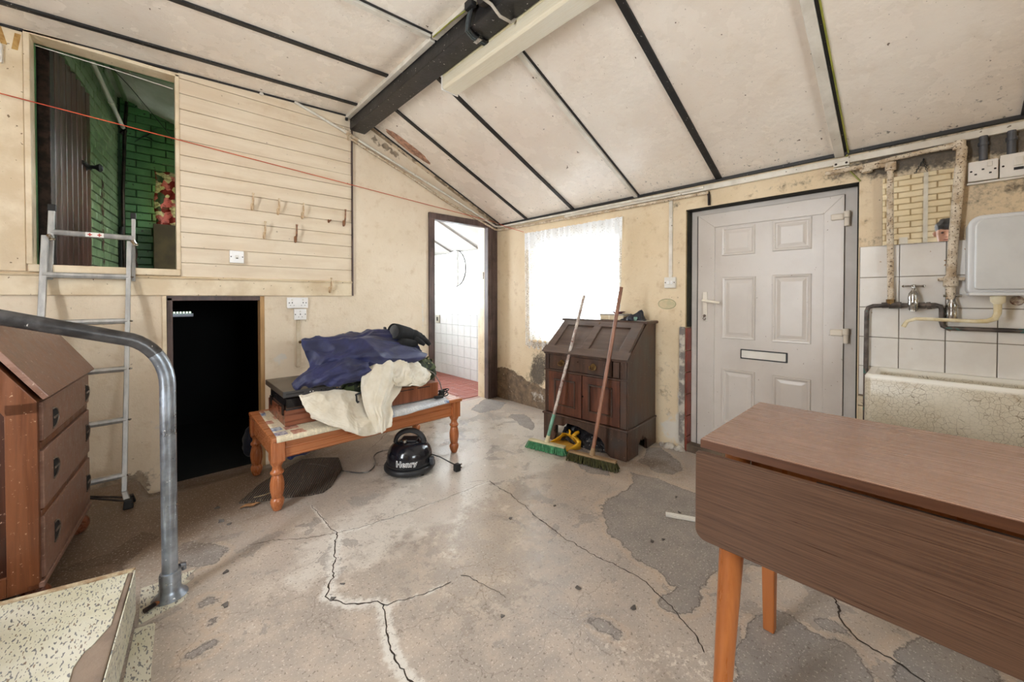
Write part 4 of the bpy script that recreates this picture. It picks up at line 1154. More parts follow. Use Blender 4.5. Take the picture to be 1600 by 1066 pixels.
obj('tube', MB().tube([(-2.09, -0.025, 2.672), (-1.70, -0.032, 2.545), (-1.24, -0.035, 2.384), (-0.68, -0.035, 2.194), (-0.05, -0.04, 1.958), (-0.03, -0.12, 1.948), (-0.03, -1.2, 1.945), (-0.03, -2.30, 1.935)], 0.011, 10), OFFWHITE, t, smooth=True)
obj('tube', MB().tube([(-1.66, -0.02, 2.505), (-1.11, -0.02, 2.305), (-0.68, -0.02, 2.13), (-0.05, -0.02, 1.930), (-0.02, -0.06, 1.915), (-0.02, -1.2, 1.90), (-0.02, -2.33, 1.895)], 0.012, 10), DIRTYPIPE, t, smooth=True)
obj('elbow', MB().tube([(-1.735, -0.03, 2.57), (-1.66, -0.03, 2.53), (-1.60, -0.03, 2.51)], 0.017, 10), DIRTYPIPE, t, smooth=True)
obj('saddle_clip', MB().box(-1.69, -1.665, -0.05, 0, 2.49, 2.56), DIRTYPIPE, t, bevel=0.004)
obj('end_drop', MB().tube([(-0.02, -2.325, 1.90), (-0.016, -2.33, 1.87), (-0.012, -2.33, 1.805)], 0.010, 8), DKMETAL, t, smooth=True)
tag(obj('pull_cord_rose', MB().lathe([(0, 0), (0.012, 0), (0.014, 0.008), (0.008, 0.018), (0, 0.02)], (-2.31, -0.03, 2.645), 14), WHITEPL, smooth=True), 'small white knob under the ceiling above the plank wall', 'knob')
tag(obj('fixing', MB().lathe([(0, 0), (0.012, 0), (0.012, 0.02), (0, 0.022)], (-1.70, -0.04, 2.645), 8), RUBBER), 'small black fixing beside the end of the roof beam', 'fixing')
tag(obj('clothes_line', MB().tube([(-4.3, -0.046, 2.29), (-3.5, -0.046, 2.229), (-0.045, -0.046, 2.002), (-0.042, -0.2, 1.935), (-0.042, -0.485, 1.84)], 0.0032, 6), M('orange_red_cord', (206, 92, 58), (180, 66, 40), 0.6)), 'orange red cord strung across the hatch and the plank wall', 'cord')
# ------------------------------------------------------------------ hooks, switches and sockets
def hook(x, z, tall=0.10, m=None):
    t = thing('coat_hook', '', 'hook', (x, -0.017, z), world=False, group='hooks on the plank wall')
    m = m or CREAMHOOK
    obj('back_plate', MB().tube([(0, 0, -0.012), (0, -0.006, 0.0), (0, -0.006, 0.026), (0, 0, 0.036)], [0.006, 0.010, 0.010, 0.006], 8), m, t, smooth=True)
    obj('upper_prong', MB().tube([(0, -0.006, 0.015), (0, -0.028, 0.022), (0, -0.044, 0.045), (0, -0.048, 0.045 + tall * 0.45), (0, -0.05, 0.045 + tall * 0.6)], [0.008, 0.007, 0.0065, 0.006, 0.0085], 8), m, t, smooth=True)
    obj('lower_prong', MB().tube([(0, -0.006, 0.0), (0, -0.024, -0.008), (0, -0.034, 0.002), (0, -0.034, 0.016)], [0.005, 0.0045, 0.0045, 0.006], 8), m, t, smooth=True)
    return t
CREAMHOOK = M('painted_hook', (216, 194, 160), (176, 142, 104), 0.45, scale=30, specks=((96, 66, 40), 120, 0.66))
RUSTHOOK = M('rusty_hook', (150, 104, 70), (104, 66, 44), 0.55, scale=40)
h0 = hook(-2.372, 1.80)
hk = [(-2.21, 1.795, 'upper row'), (-2.04, 1.785, '')]
h0['label'] = 'leftmost cream coat hook of the upper row on the planks'
h = dup(h0, (-2.207, -0.017, 1.79)); h['label'] = 'second cream coat hook from the left in the upper row'
h = dup(h0, (-2.040, -0.017, 1.783)); h['label'] = 'third cream coat hook from the left in the upper row'
h = hook(-1.722, 1.765, 0.13, RUSTHOOK); h['label'] = 'rusty tall coat hook at the right end of the upper row'
t = thing('hook_stub', 'broken rusty hook stub in the upper row of coat hooks', 'hook', (-1.842, -0.017, 1.778), world=False, group='hooks on the plank wall')
obj('back_plate', MB().tube([(0, 0, -0.010), (0, -0.006, 0.0), (0, 0, 0.014)], [0.006, 0.010, 0.006], 8), RUSTHOOK, t, smooth=True)
obj('stub', MB().tube([(0, -0.004, 0.0), (0.006, -0.022, 0.002), (0.012, -0.026, 0.012)], [0.006, 0.005, 0.006], 8), RUSTHOOK, t, smooth=True)
h = hook(-2.298, 1.60, 0.11); h['label'] = 'left coat hook of the lower pair on the planks'
h = hook(-2.09, 1.592, 0.13, RUSTHOOK); h['label'] = 'right rusty coat hook of the lower pair on the planks'
h = hook(-1.838, 1.20, 0.11); h.location.y = -0.021; h['label'] = 'lone coat hook on the bottom rail of the plank wall'
def plate(name, label, x0, x1, z0, z1, kind, cat='socket', y=0.0):
    t = thing(name, label, cat, ((x0 + x1) / 2, y, z0))
    obj('back_box', MB().box(x0 + .001, x1 - .001, y - 0.02, y, z0 + .001, z1 - .001), WHITEPL, t, bevel=0.003)
    fp = obj('face_plate', MB().box(x0, x1, y - 0.028, y - 0.018, z0, z1), M('switch_white', (236, 234, 232), (228, 224, 220), 0.3), t, bevel=0.004)
    cx, cz = (x0 + x1) / 2, (z0 + z1) / 2
    for s in (-1, 1):
        obj('screw', MB().cyl((cx + s * (x1 - x0) * 0.40, y - 0.0275, cz), (cx + s * (x1 - x0) * 0.40, y - 0.0292, cz), 0.004, n=10), DKMETAL, t)
    def holes(c):
        mb = MB()
        mb.box(c - 0.003, c + 0.003, y - 0.0285, y - 0.027, cz - 0.004, cz + 0.006)
        mb.box(c - 0.015, c - 0.009, y - 0.0285, y - 0.027, cz - 0.022, cz - 0.018)
        mb.box(c + 0.009, c + 0.015, y - 0.0285, y - 0.027, cz - 0.022, cz - 0.018)
        obj('pin_holes', mb, RUBBER, t)
        obj('rocker', MB().box(c - 0.006, c + 0.006, y - 0.032, y - 0.027, cz + 0.016, cz + 0.03), WHITEPL, t, bevel=0.002)
    if kind == 'switch':
        obj('rocker', MB().box(cx - 0.009, cx + 0.009, y - 0.034, y - 0.027, cz - 0.014, cz + 0.012), WHITEPL, t, bevel=0.002)
        obj('indicator', MB().box(cx - 0.005, cx + 0.006, y - 0.0345, y - 0.033, cz - 0.012, cz - 0.007), RUBBER, t)
    elif kind == 'single':
        holes(cx)
    else:
        holes(cx - (x1 - x0) * 0.26); holes(cx + (x1 - x0) * 0.26)
    return t
plate('light_switch', 'white switch on the cream planks above the black opening', -2.512, -2.428, 1.395, 1.483, 'switch', 'switch', y=-0.017)
plate('double_socket', 'white double socket under the plank wall beside the black opening', -2.152, -2.004, 1.066, 1.15, 'double')
plate('single_socket', 'white single socket directly beneath the double socket', -2.104, -2.016, 0.974, 1.06, 'single')
tag(obj('socket_trunking', MB().box(-2.083, -2.055, -0.010, 0, 0.60, 0.974), M('plastered_trunking', (206, 192, 168), (180, 160, 130), 0.6), bevel=0.003), 'thin cable strip running down from the single socket', 'trunking')
tag(obj('screw_hook', MB().tube([(-2.065, -0.01, 0.80), (-2.065, -0.04, 0.80)], [0.006, 0.012], 10), BRASS, smooth=True), 'small brass knob on the strip below the single socket', 'knob')
tag(obj('wall_switch', MB().box(-3.56, -3.485, -0.035, 0.0, 2.40, 2.50), WHITEPL, bevel=0.006), 'white box at the far left edge high on the wall', 'switch')
t = thing('light_switch', 'white switch at the bottom of the white trunking beside the front door', 'switch', (0, -2.054, 1.222))
obj('back_box', MB().box(-0.02, 0, -2.096, -2.012, 1.223, 1.304), WHITEPL, t, bevel=0.003)
obj('face_plate', MB().box(-0.028, -0.018, -2.097, -2.011, 1.222, 1.305), WHITEPL, t, bevel=0.004)
for dy in (-0.014, 0.014):
    obj('rocker', MB().box(-0.034, -0.027, -2.054 + dy - 0.008, -2.054 + dy + 0.008, 1.25, 1.276), M('rocker_white', (236, 234, 230), (228, 224, 220), 0.3), t, bevel=0.002)
for dy in (-0.034, 0.034):
    obj('screw', MB().cyl((-0.0275, -2.054 + dy, 1.264), (-0.0292, -2.054 + dy, 1.264), 0.004, n=10), DKMETAL, t)
tag(obj('cable_trunking', MB().box(-0.018, 0, -2.066, -2.040, 1.305, 1.885), OFFWHITE, bevel=0.003), 'vertical white trunking above the switch beside the front door', 'trunking')
t = thing('bathroom_switch', 'small cream switch on the tiled bathroom wall seen through the doorway', 'switch', (0.318, 1.75, 0.76))
obj('face_plate', MB().box(0.300, 0.320, 1.70, 1.80, 0.76, 0.88), M('aged_switch', (176, 168, 150), (150, 140, 122), 0.4), t, bevel=0.004)
obj('rocker', MB().box(0.294, 0.302, 1.732, 1.768, 0.79, 0.85), DKMETAL, t, bevel=0.003)
t = thing('round_mirror', 'round mirror on the tiled bathroom wall', 'mirror', (0.316, 1.30, 1.30))
def disc(x, y, z, r, th, n=48):
    return MB().tube([(x, y, z), (x - th, y, z)], [r, r], n)
MIRR = newmat('mirror_silver', 0.02, 1.0)[0]
MIRR.node_tree.nodes['Principled BSDF'].inputs['Base Color'].default_value = (0.9, 0.9, 0.88, 1)
obj('rim', MB().tube([(0.312, 1.30 + 0.262 * math.cos(a), 1.57 + 0.262 * math.sin(a)) for a in np.linspace(0, 2 * PI, 49)], 0.005, 6, cap=False), DKMETAL, t, smooth=True)
obj('glass', disc(0.316, 1.30, 1.57, 0.26, 0.006), MIRR, t)
def dbl_right(name, label, y0, y1, z0, z1, fused=False):
    t = thing(name, label, 'socket', (0, (y0 + y1) / 2, z0))
    obj('back_box', MB().box(-0.032, 0, y0 + .001, y1 - .001, z0 + .001, z1 - .001), WHITEPL, t, bevel=0.003)
    obj('face_plate', MB().box(-0.042, -0.03, y0, y1, z0, z1), M('socket_white', (232, 228, 222), (222, 216, 208), 0.3), t, bevel=0.004)
    cy, cz = (y0 + y1) / 2, (z0 + z1) / 2
    mb = MB()
    if not fused:
        for dy, dz in ((0.0, 0.004), (0.022, -0.016), (-0.022, -0.016)):
            mb.box(-0.0428, -0.041, cy + dy - 0.004, cy + dy + 0.004, cz + dz - 0.003, cz + dz + 0.004)
        obj('pin_holes', mb, RUBBER, t)
        obj('rocker', MB().box(-0.047, -0.041, cy - 0.028, cy - 0.012, cz + 0.014, cz + 0.036), WHITEPL, t, bevel=0.002)
    else:
        obj('fuse_slot', mb.box(-0.0435, -0.041, cy - 0.022, cy + 0.006, cz - 0.024, cz - 0.012), RUBBER, t)
        obj('rocker', MB().box(-0.048, -0.041, cy - 0.02, cy + 0.006, cz - 0.004, cz + 0.034), WHITEPL, t, bevel=0.002)
    for dy in (-0.036, 0.036):
        obj('screw', MB().cyl((-0.0415, cy + dy, cz), (-0.0435, cy + dy, cz), 0.0042, n=10), DKMETAL, t)
dbl_right('wall_socket', 'white socket above the water heater, the one nearer the front door', -3.610, -3.519, 1.703, 1.797)
dbl_right('fused_switch', 'white fused switch above the water heater at the right edge', -3.705, -3.614, 1.70, 1.806, True)
tag(obj('socket_shelf', MB().box(-0.03, 0, -3.80, -3.517, 1.692, 1.700), WHITEPL), 'thin white strip beneath the two sockets by the heater', 'trim')
GREYC = M('dark_grey_conduit', (88, 88, 92), (66, 66, 70), 0.45)
for y, lab in ((-3.566, 'dark grey conduit dropping to the socket nearer the door'), (-3.648, 'dark grey conduit dropping to the fused switch at the right edge')):
    t = thing('cable_conduit', lab, 'pipe', (-0.02, y, 1.80))
    obj('tube', MB().tube([(-0.022, y, 1.80), (-0.022, y, 1.915)], 0.014, 10), GREYC, t, smooth=True)
    obj('collar', MB().tube([(-0.022, y, 1.87), (-0.022, y, 1.885)], 0.018, 10), GREYC, t, smooth=True)
t = thing('cable_clamp', 'white screw clamp on the trunking above the corner of the front door', 'clamp', (-0.02, -3.045, 1.865))
for z in (1.868, 1.90):
    obj('clamp_bar', MB().box(-0.034, 0, -3.085, -3.015, z, z + 0.026), OFFWHITE, t, bevel=0.004)
for z in (1.881, 1.913):
    for y in (-3.073, -3.027):
        obj('screw', MB().cyl((-0.033, y, z), (-0.037, y, z), 0.006, n=10), DKMETAL, t)
# ------------------------------------------------------------------ tiles, mirror, pipes, heater and sink on the right
tb = obj('tile_bed', MB().box(-0.004, 0, -4.2, -3.130, 0.3, 1.432), GROUT, wr)
ty = [-3.132, -3.1335 - 0.156 + 0.0, -3.4545, -3.6175, -3.7805, -3.9435, -4.1065]
tz = [0.607, 0.770, 0.933, 1.097, 1.260, 1.432]
for i in range(len(ty) - 1):
    for j in range(len(tz) - 1):
        obj('tile', MB().chamfer(-0.014 + rng.uniform(-.0008, .0008), -0.002, ty[i + 1] + 0.0015, ty[i] - 0.0015, tz[j] + 0.0015, tz[j + 1] - 0.0015, 0.002, '-x'), TILEW, wr)
wm = thing('wall_mirror', 'frameless wall mirror hung by a chain above the tiles', 'mirror', (-0.02, -3.352, 1.428))
wm.rotation_euler = (0, math.radians(-2.5), 0)
OFF[wm.name] = Vector((-0.02, -3.352, 1.428))
obj('backing', MB().box(-0.02, -0.013, -3.482, -3.222, 1.43, 1.786), SAPELE, wm)
obj('glass', MB().box(-0.026, -0.020, -3.482, -3.222, 1.43, 1.786), MIRR, wm, bevel=0.001, seg=1)
ch_ = thing('mirror_chain', 'dark chain hanging in a loop above the wall mirror', 'chain', (-0.03, -3.37, 1.785))
def chain(a, b, n):
    for i in range(n):
        p = Vector(a).lerp(Vector(b), (i + 0.5) / n)
        d = (Vector(b) - Vector(a)).normalized() * ((Vector(b) - Vector(a)).length / n * 0.62)
        s = Vector((0, 0.004, 0)) if i % 2 else Vector((0.004, 0, 0))
        loop = [p + d * math.cos(k) + s * math.sin(k) for k in np.linspace(0, 2 * PI, 13)]
        obj('link', MB().tube(loop, 0.0014, 5, cap=False), RUBBER, ch_, smooth=True)
chain((-0.02, -3.372, 1.852), (-0.038, -3.342, 1.788), 8)
chain((-0.02, -3.372, 1.852), (-0.038, -3.385, 1.788), 7)
obj('nail', MB().cyl((0, -3.372, 1.856), (-0.03, -3.372, 1.858), 0.003, n=8), RUBBER, ch_)
wp = thing('flaking_pipe', 'flaking cream pipe looping down past both sides of the wall mirror', 'pipe', (-0.05, -3.35, 1.07))
obj('tube', MB().tube([(-0.035, -2.98, 1.872), (-0.035, -3.12, 1.873), (-0.035, -3.2, 1.877), (-0.035, -3.26, 1.885), (-0.035, -3.40, 1.892), (-0.045, -3.485, 1.893), (-0.05, -3.499, 1.87), (-0.05, -3.488, 1.66), (-0.05, -3.477, 1.447), (-0.05, -3.468, 1.228), (-0.05, -3.470, 1.14)], [0.012] * 5 + [0.017, 0.019, 0.019, 0.018, 0.018, 0.017], 12), DIRTYPIPE, wp, smooth=True)
obj('tube', MB().tube([(-0.035, -3.13, 1.85), (-0.035, -3.19, 1.862), (-0.04, -3.243, 1.855), (-0.04, -3.251, 1.83), (-0.04, -3.253, 1.5), (-0.04, -3.257, 1.3), (-0.04, -3.260, 1.12)], 0.0135, 12), DIRTYPIPE, wp, smooth=True)
for q in ((-0.035, -3.16, 1.858), (-0.04, -3.252, 1.845), (-0.045, -3.49, 1.888)):
    obj('fitting', MB().lathe([(0.014, -0.022), (0.022, -0.02), (0.022, 0.02), (0.014, 0.022)], q, 12), DIRTYPIPE, wp, smooth=True)
obj('coupling', MB().lathe([(0.019, 0), (0.026, 0.006), (0.026, 0.05), (0.019, 0.058)], (-0.05, -3.469, 1.20), 12), DIRTYPIPE, wp, smooth=True)
obj('bracket', MB().box(-0.055, -0.013, -3.515, -3.425, 1.232, 1.248), DIRTYPIPE, wp, bevel=0.004)
sv = thing('stop_valve', 'worn chrome stop valve at the foot of the thick flaking pipe', 'valve', (-0.05, -3.474, 1.04))
obj('body', MB().lathe([(0.012, 0), (0.018, 0.01), (0.021, 0.04), (0.02, 0.07), (0.023, 0.08), (0.014, 0.10), (0.012, 0.135)], (-0.052, -3.474, 1.03), 14), CHROME, sv, smooth=True)
obj('handle', MB().tube([(-0.055, -3.505, 1.158), (-0.055, -3.445, 1.158)], 0.006, 8), CHROME, sv, smooth=True)
cp = thing('cold_pipe', 'dark tarnished water pipe over the white tiles and down to the sink', 'pipe', (-0.045, -3.3, 0.47))
obj('tube', MB().tube([(-0.045, -3.165, 0.45), (-0.045, -3.165, 0.8), (-0.045, -3.166, 1.075), (-0.045, -3.172, 1.095), (-0.045, -3.19, 1.104), (-0.045, -3.30, 1.110), (-0.045, -3.42, 1.113), (-0.045, -3.436, 1.106), (-0.045, -3.441, 1.09), (-0.045, -3.441, 1.03), (-0.045, -3.446, 1.008), (-0.045, -3.462, 0.998), (-0.045, -3.75, 0.999), (-0.045, -4.2, 0.999)], 0.0105, 12), DARKPIPE, cp, smooth=True)
for y0, y1, r in ((-3.225, -3.25, 0.015), (-3.252, -3.30, 0.017), (-3.36, -3.385, 0.016), (-3.39, -3.405, 0.018)):
    obj('fitting', MB().tube([(-0.045, y0, 1.108), (-0.045, y1, 1.110)], r, 8), DARKPIPE, cp, smooth=True)
obj('brass_nut', MB().tube([(-0.042, -3.259, 1.105), (-0.042, -3.259, 1.14)], 0.018, 8), BRASS, cp, smooth=True)
tp = thing('tap', 'old chrome tap with a cross handle on the dark pipe', 'tap', (-0.06, -3.343, 1.10))
obj('body', MB().lathe([(0.010, -0.012), (0.020, 0.0), (0.021, 0.03), (0.019, 0.045), (0.021, 0.055), (0.018, 0.08), (0.010, 0.095), (0.006, 0.10), (0.006, 0.115)], (-0.062, -3.343, 1.09), 16), CHROME, tp, smooth=True)
obj('spout', MB().tube([(-0.07, -3.343, 1.115), (-0.11, -3.343, 1.115), (-0.13, -3.343, 1.10), (-0.133, -3.343, 1.08)], [0.013, 0.012, 0.012, 0.011], 10), CHROME, tp, smooth=True)
hb = MB()
hb.tube([(-0.062, -3.377, 1.208), (-0.062, -3.309, 1.208)], 0.005, 8)
hb.tube([(-0.096, -3.343, 1.208), (-0.028, -3.343, 1.208)], 0.005, 8)
hb.lathe([(0, -0.008), (0.009, -0.008), (0.009, 0.008), (0, 0.01)], (-0.062, -3.343, 1.208), 10)
for p in ((-0.062, -3.379, 1.208), (-0.062, -3.307, 1.208), (-0.098, -3.343, 1.208), (-0.026, -3.343, 1.208)):
    hb.lathe([(0, -0.007), (0.006, -0.004), (0.007, 0), (0.006, 0.004), (0, 0.007)], p, 8)
obj('cross_handle', hb, CHROME, tp, smooth=True)
wh = thing('water_heater', 'white rounded water heater box hung over the sink', 'water heater', (-0.10, -3.68, 1.165))
def rr(y0, y1, z0, z1, r, n=6):
    out = []
    for cy, cz, a0 in ((y1 - r, z1 - r, 0), (y0 + r, z1 - r, 90), (y0 + r, z0 + r * .4, 180), (y1 - r, z0 + r * .4, 270)):
        rr_ = r if cz > (z0 + z1) / 2 else r * .4
        for k in range(n + 1):
            a = math.radians(a0 + 90 * k / n)
            out.append((cy + (rr_ * math.cos(a)) + (0 if rr_ == r else (r - rr_) * (1 if a0 == 270 else -1)), cz + rr_ * math.sin(a)))
    return out
HEAT = M('heater_white', (216, 216, 216), (206, 206, 206), 0.28, scale=3)
o2 = rr(-3.95, -3.515, 1.17, 1.52, 0.045)
obj('casing', MB().prism([(-0.19, a, b) for a, b in o2], (0.178, 0, 0)), HEAT, wh, bevel=0.012, seg=3, smooth=True)
obj('front_cover', MB().prism([(-0.203, a, b) for a, b in rr(-3.93, -3.535, 1.185, 1.502, 0.035)], (0.016, 0, 0)), M('heater_front', (204, 204, 202), (196, 196, 194), 0.3), wh, bevel=0.006, seg=3)
obj('bottom_tray', MB().box(-0.195, -0.02, -3.945, -3.52, 1.158, 1.172), HEAT, wh, bevel=0.005)
sp = obj('spout', MB().tube([(-0.15, -3.606, 1.12), (-0.15, -3.606, 1.08), (-0.15, -3.598, 1.055), (-0.155, -3.575, 1.043), (-0.17, -3.54, 1.041), (-0.19, -3.40, 1.046), (-0.195, -3.355, 1.046), (-0.20, -3.325, 1.034), (-0.20, -3.312, 1.005)], [0.013, 0.012, 0.012, 0.010, 0.009, 0.008, 0.008, 0.008, 0.009], 12), M('yellowed_spout', (226, 216, 188), (204, 186, 142), 0.35, scale=20), wh, smooth=True)
obj('spout_collar', MB().lathe([(0.013, 0), (0.022, 0.01), (0.024, 0.035), (0.02, 0.04)], (-0.15, -3.606, 1.12), 14), M('yellowed_collar', (228, 220, 196), (216, 204, 170), 0.35), sp, smooth=True)
tag(obj('pipe_stub', MB().tube([(-0.014, -3.672, 1.135), (-0.022, -3.672, 1.135), (-0.024, -3.672, 1.135)], [0.022, 0.018, 0.01], 14), M('stub_cream', (214, 204, 190), (120, 80, 70), 0.5, scale=60), smooth=True), 'small round blanking plug on the tiles under the heater', 'plug')
# sink
def crazed():
    m, nt, b = newmat('crazed_fireclay', 0.32)
    v = coords(nt, 'Object')
    d = nd(nt, 'ShaderNodeVectorMath', {0: v, 1: nd(nt, 'ShaderNodeVectorMath', {0: nd(nt, 'ShaderNodeTexNoise', {'Vector': v, 'Scale': 10.0}).outputs['Color'], 1: (0.04, 0.04, 0.04)}, operation='MULTIPLY').outputs[0]}, operation='ADD').outputs[0]
    col = mix(nt, mr(nt, tex(nt, 4, 5, 0.6, v), 0.3, 0.7), lin((212, 205, 188)), lin((192, 181, 158)))
    col = mix(nt, mth(nt, 'MULTIPLY', mr(nt, tex(nt, 9, 5, 0.7, v), 0.58, 0.75), 0.7), col, lin((150, 116, 70)))
    e1 = mr(nt, vor(nt, 48, d, 'DISTANCE_TO_EDGE'), 0.0, 0.035, 1, 0)
    e2 = mr(nt, vor(nt, 105, d, 'DISTANCE_TO_EDGE'), 0.0, 0.045, 1, 0)
    msk = mr(nt, tex(nt, 2.4, 3, 0.5, v), 0.30, 0.46)
    col = mix(nt, mth(nt, 'MULTIPLY', mth(nt, 'MULTIPLY', e1, 0.95), msk), col, lin((110, 96, 76)))
    col = mix(nt, mth(nt, 'MULTIPLY', mth(nt, 'MULTIPLY', e2, 0.55), msk), col, lin((128, 112, 88)))
    # the top rim is painted whiter, as light from above would show it
    z = nd(nt, 'ShaderNodeSeparateXYZ', {0: v}).outputs[2]
    col = mix(nt, mr(nt, z, 0.255, 0.272), col, lin((232, 228, 218)))
    nt.links.new(col, b.inputs['Base Color'])
    return m
sb = MB()
SX0, SX1, SY0, SY1, SZ0, SZ1 = -0.33, -0.0145, -3.95, -3.182, 0.49, 0.773
def rrect(x0, x1, y0, y1, r, z, n=5):
    out = []
    for cx, cy, a0 in ((x1 - r, y1 - r, 0), (x0 + r, y1 - r, 90), (x0 + r, y0 + r, 180), (x1 - r, y0 + r, 270)):
        for k in range(n + 1):
            a = math.radians(a0 + 90 * k / n)
            out.append((cx + r * math.cos(a), cy + r * math.sin(a), z))
    return out
loops = [rrect(SX0 + .01, SX1 - .002, SY0 + .01, SY1 - .01, 0.02, SZ0), rrect(SX0, SX1, SY0, SY1, 0.026, SZ0 + 0.012), rrect(SX0, SX1, SY0, SY1, 0.026, SZ1 - 0.012), rrect(SX0 + .008, SX1 - .004, SY0 + .008, SY1 - .008, 0.024, SZ1), rrect(SX0 + .034, SX1 - .03, SY0 + .034, SY1 - .034, 0.03, SZ1), rrect(SX0 + .044, SX1 - .04, SY0 + .044, SY1 - .044, 0.03, SZ1 - .014), rrect(SX0 + .055, SX1 - .05, SY0 + .055, SY1 - .055, 0.04, SZ0 + .05)]
L = [[sb.v(p) for p in q] for q in loops]
for a, b in zip(L, L[1:]):
    for k in range(len(a)):
        sb.f([a[k], a[(k + 1) % len(a)], b[(k + 1) % len(a)], b[k]])
sb.f(L[0][::-1]); sb.f(L[-1])
tag(obj('sink', sb, crazed(), smooth=True), 'white crazed ceramic trough sink against the tiled wall', 'sink')
TILEOLD = M('cracked_cream_tile', (218, 204, 178), (196, 178, 146), 0.4, scale=12, bmp=0.2, specks=((54, 42, 32), 22, 0.66))
pr_ = thing('sink_pier', 'cracked cream tiled pier carrying the left end of the sink', 'pier', (-0.17, -3.26, 0))
obj('core', MB().box(-0.325, -0.012, -3.36, -3.176, 0, 0.488), M('pier_core', (120, 92, 78), (92, 70, 60), 0.9, bmp=0.3), pr_)
obj('tile', MB().chamfer(-0.337, -0.325, -3.36, -3.176, 0.33, 0.487, 0.004, '-x'), TILEOLD, pr_)
obj('tile', MB().chamfer(-0.337, -0.325, -3.36, -3.176, 0.165, 0.325, 0.004, '-x'), TILEOLD, pr_)
dup(pr_, (-0.17, -3.86, 0), 'cracked cream tiled pier carrying the right end of the sink')
for z0, z1, mm in ((0.45, 0.545, TILEOLD), (0.55, 0.60, TILEOLD), (0.30, 0.445, REDT2)):
    obj('edge_tile', MB().box(-0.03, -0.0145, -3.160, -3.132, z0, z1), mm, wr, bevel=0.003)
# ------------------------------------------------------------------ handrail and step
hr = thing('handrail', 'grey galvanised steel tube handrail bending down to the floor', 'handrail', (-2.872, -1.42, 0))
pts = [(-2.872, -1.42, 0.03), (-2.873, -1.42, 0.4), (-2.873, -1.42, 0.80)]
# a quarter bend from vertical into the slope
C0 = Vector((-2.873 - 0.14, -1.42, 0.815))
for a in np.linspace(0, math.radians(72.5), 10):
    pts.append((C0.x + 0.14 * math.cos(a), -1.42, C0.z + 0.19 * math.sin(a)))
ex = pts[-1]
pts += [(ex[0] - 0.31, -1.42, ex[2] + 0.098), (ex[0] - 1.3, -1.42, ex[2] + 0.41)]
obj('post', MB().tube(pts[:9], 0.0243, 20), STEEL, hr, smooth=True)
obj('sloping_rail', MB().tube(pts[8:], 0.0244, 20), M('worn_dark_rail', (84, 82, 82), (48, 46, 46), 0.34, metal=0.35, scale=14, specks=((190, 188, 184), 55, 0.70)), hr, smooth=True, label='darker worn rail')
obj('base_socket', MB().lathe([(0.026, 0.10), (0.031, 0.098), (0.033, 0.09), (0.033, 0.035), (0.038, 0.022), (0.052, 0.008), (0.054, 0.0045), (0.0, 0.0045)][::-1], (-2.872, -1.42, 0), 24), STEEL, hr, smooth=True)
obj('socket_lug', MB().tube([(-2.845, -1.40, 0.095), (-2.832, -1.39, 0.09), (-2.83, -1.388, 0.07)], [0.009, 0.010, 0.008], 10), STEEL, hr, smooth=True)
obj('base_screw', MB().tube([(-2.915, -1.46, 0.018), (-2.945, -1.475, 0.016)], [0.007, 0.009], 8), DKMETAL, hr, smooth=True)
tag(obj('rag_scrap', MB().tube([(-2.90, -1.445, 0.012), (-2.915, -1.452, 0.014), (-2.93, -1.46, 0.012), (-2.945, -1.47, 0.009)], [0.006, 0.012, 0.011, 0.004], 8, squash=0.5), M('rusty_scrap', (150, 92, 50), (84, 52, 34), 0.9, scale=40, bmp=0.5)), 'rusty brown scrap beside the foot of the handrail', 'scrap')
st = root_of('step')
ST = [(-2.972, -1.463), (-3.055, -2.4), (-4.35, -2.4), (-4.35, -1.13)]
obj('step_block', MB().prism([(x, y, 0.0) for x, y in ST], (0, 0, 0.168)), M('step_concrete', (142, 124, 108), (116, 100, 88), 0.85, bmp=0.4), st, bevel=0.004)
top = [(-2.985, -1.468), (-3.005, -1.66), (-3.012, -1.735), (-3.03, -1.77), (-3.045, -1.80), (-3.06, -1.815), (-3.075, -1.86), (-3.10, -2.4), (-4.35, -2.4), (-4.35, -1.135)]
obj('vinyl_tread', MB().prism([(x, y, 0.168) for x, y in top], (0, 0, 0.003)), VINYL, st)
obj('vinyl_edge', MB().prism([(-4.35, -1.133, 0.168), (-4.35, -1.118, 0.168), (-2.966, -1.45, 0.168), (-2.975, -1.466, 0.168)], (0, 0, 0.006)), M('turned_vinyl_edge', (196, 182, 152), (150, 122, 92), 0.6, scale=30), st)
obj('vinyl_riser', MB().prism([(-2.969, -1.463, 0.02), (-3.052, -2.4, 0.02), (-3.049, -2.4, 0.02), (-2.966, -1.463, 0.02)], (0, 0, 0.151)), VINYL, st)
obj('step_block', MB().box(-4.35, -3.40, -2.4, -1.6, 0.172, 0.36), M('step_concrete', (142, 124, 108), (116, 100, 88), 0.85, bmp=0.4), st, bevel=0.004)
# ------------------------------------------------------------------ ladder
ld = thing('ladder', 'aluminium folding ladder leaning against the hatch sill', 'ladder', (-3.2, -0.2, 0))
def LP(x, z, off=0.0):
    return (x, -0.425 + 0.27 * z - off, z)
def stile(x0, x1, za, zb, off, name='stile', m=ALU, xa=None, d=0.0):
    c = [LP(x0, za, off), LP(x1, za, off), LP(x1, zb, off), LP(x0, zb, off)]
    if xa is not None:
        c[0], c[1] = LP(xa[0], za, off), LP(xa[1], za, off)
    return MB().prism(c, (0, 0.028 + d, 0))
obj('stile', stile(-3.365, -3.337, 0.04, 1.50, 0.0, xa=(-3.372, -3.344)), ALU, ld, bevel=0.003)
obj('stile', stile(-3.026, -3.004, 0.085, 1.50, 0.0, xa=(-3.047, -3.024)), ALU, ld, bevel=0.003)
obj('upper_stile', stile(-3.347, -3.322, 1.25, 1.66, -0.03), ALU, ld, bevel=0.003)
obj('upper_stile', stile(-3.006, -2.988, 1.25, 1.66, -0.03), ALU, ld, bevel=0.003)
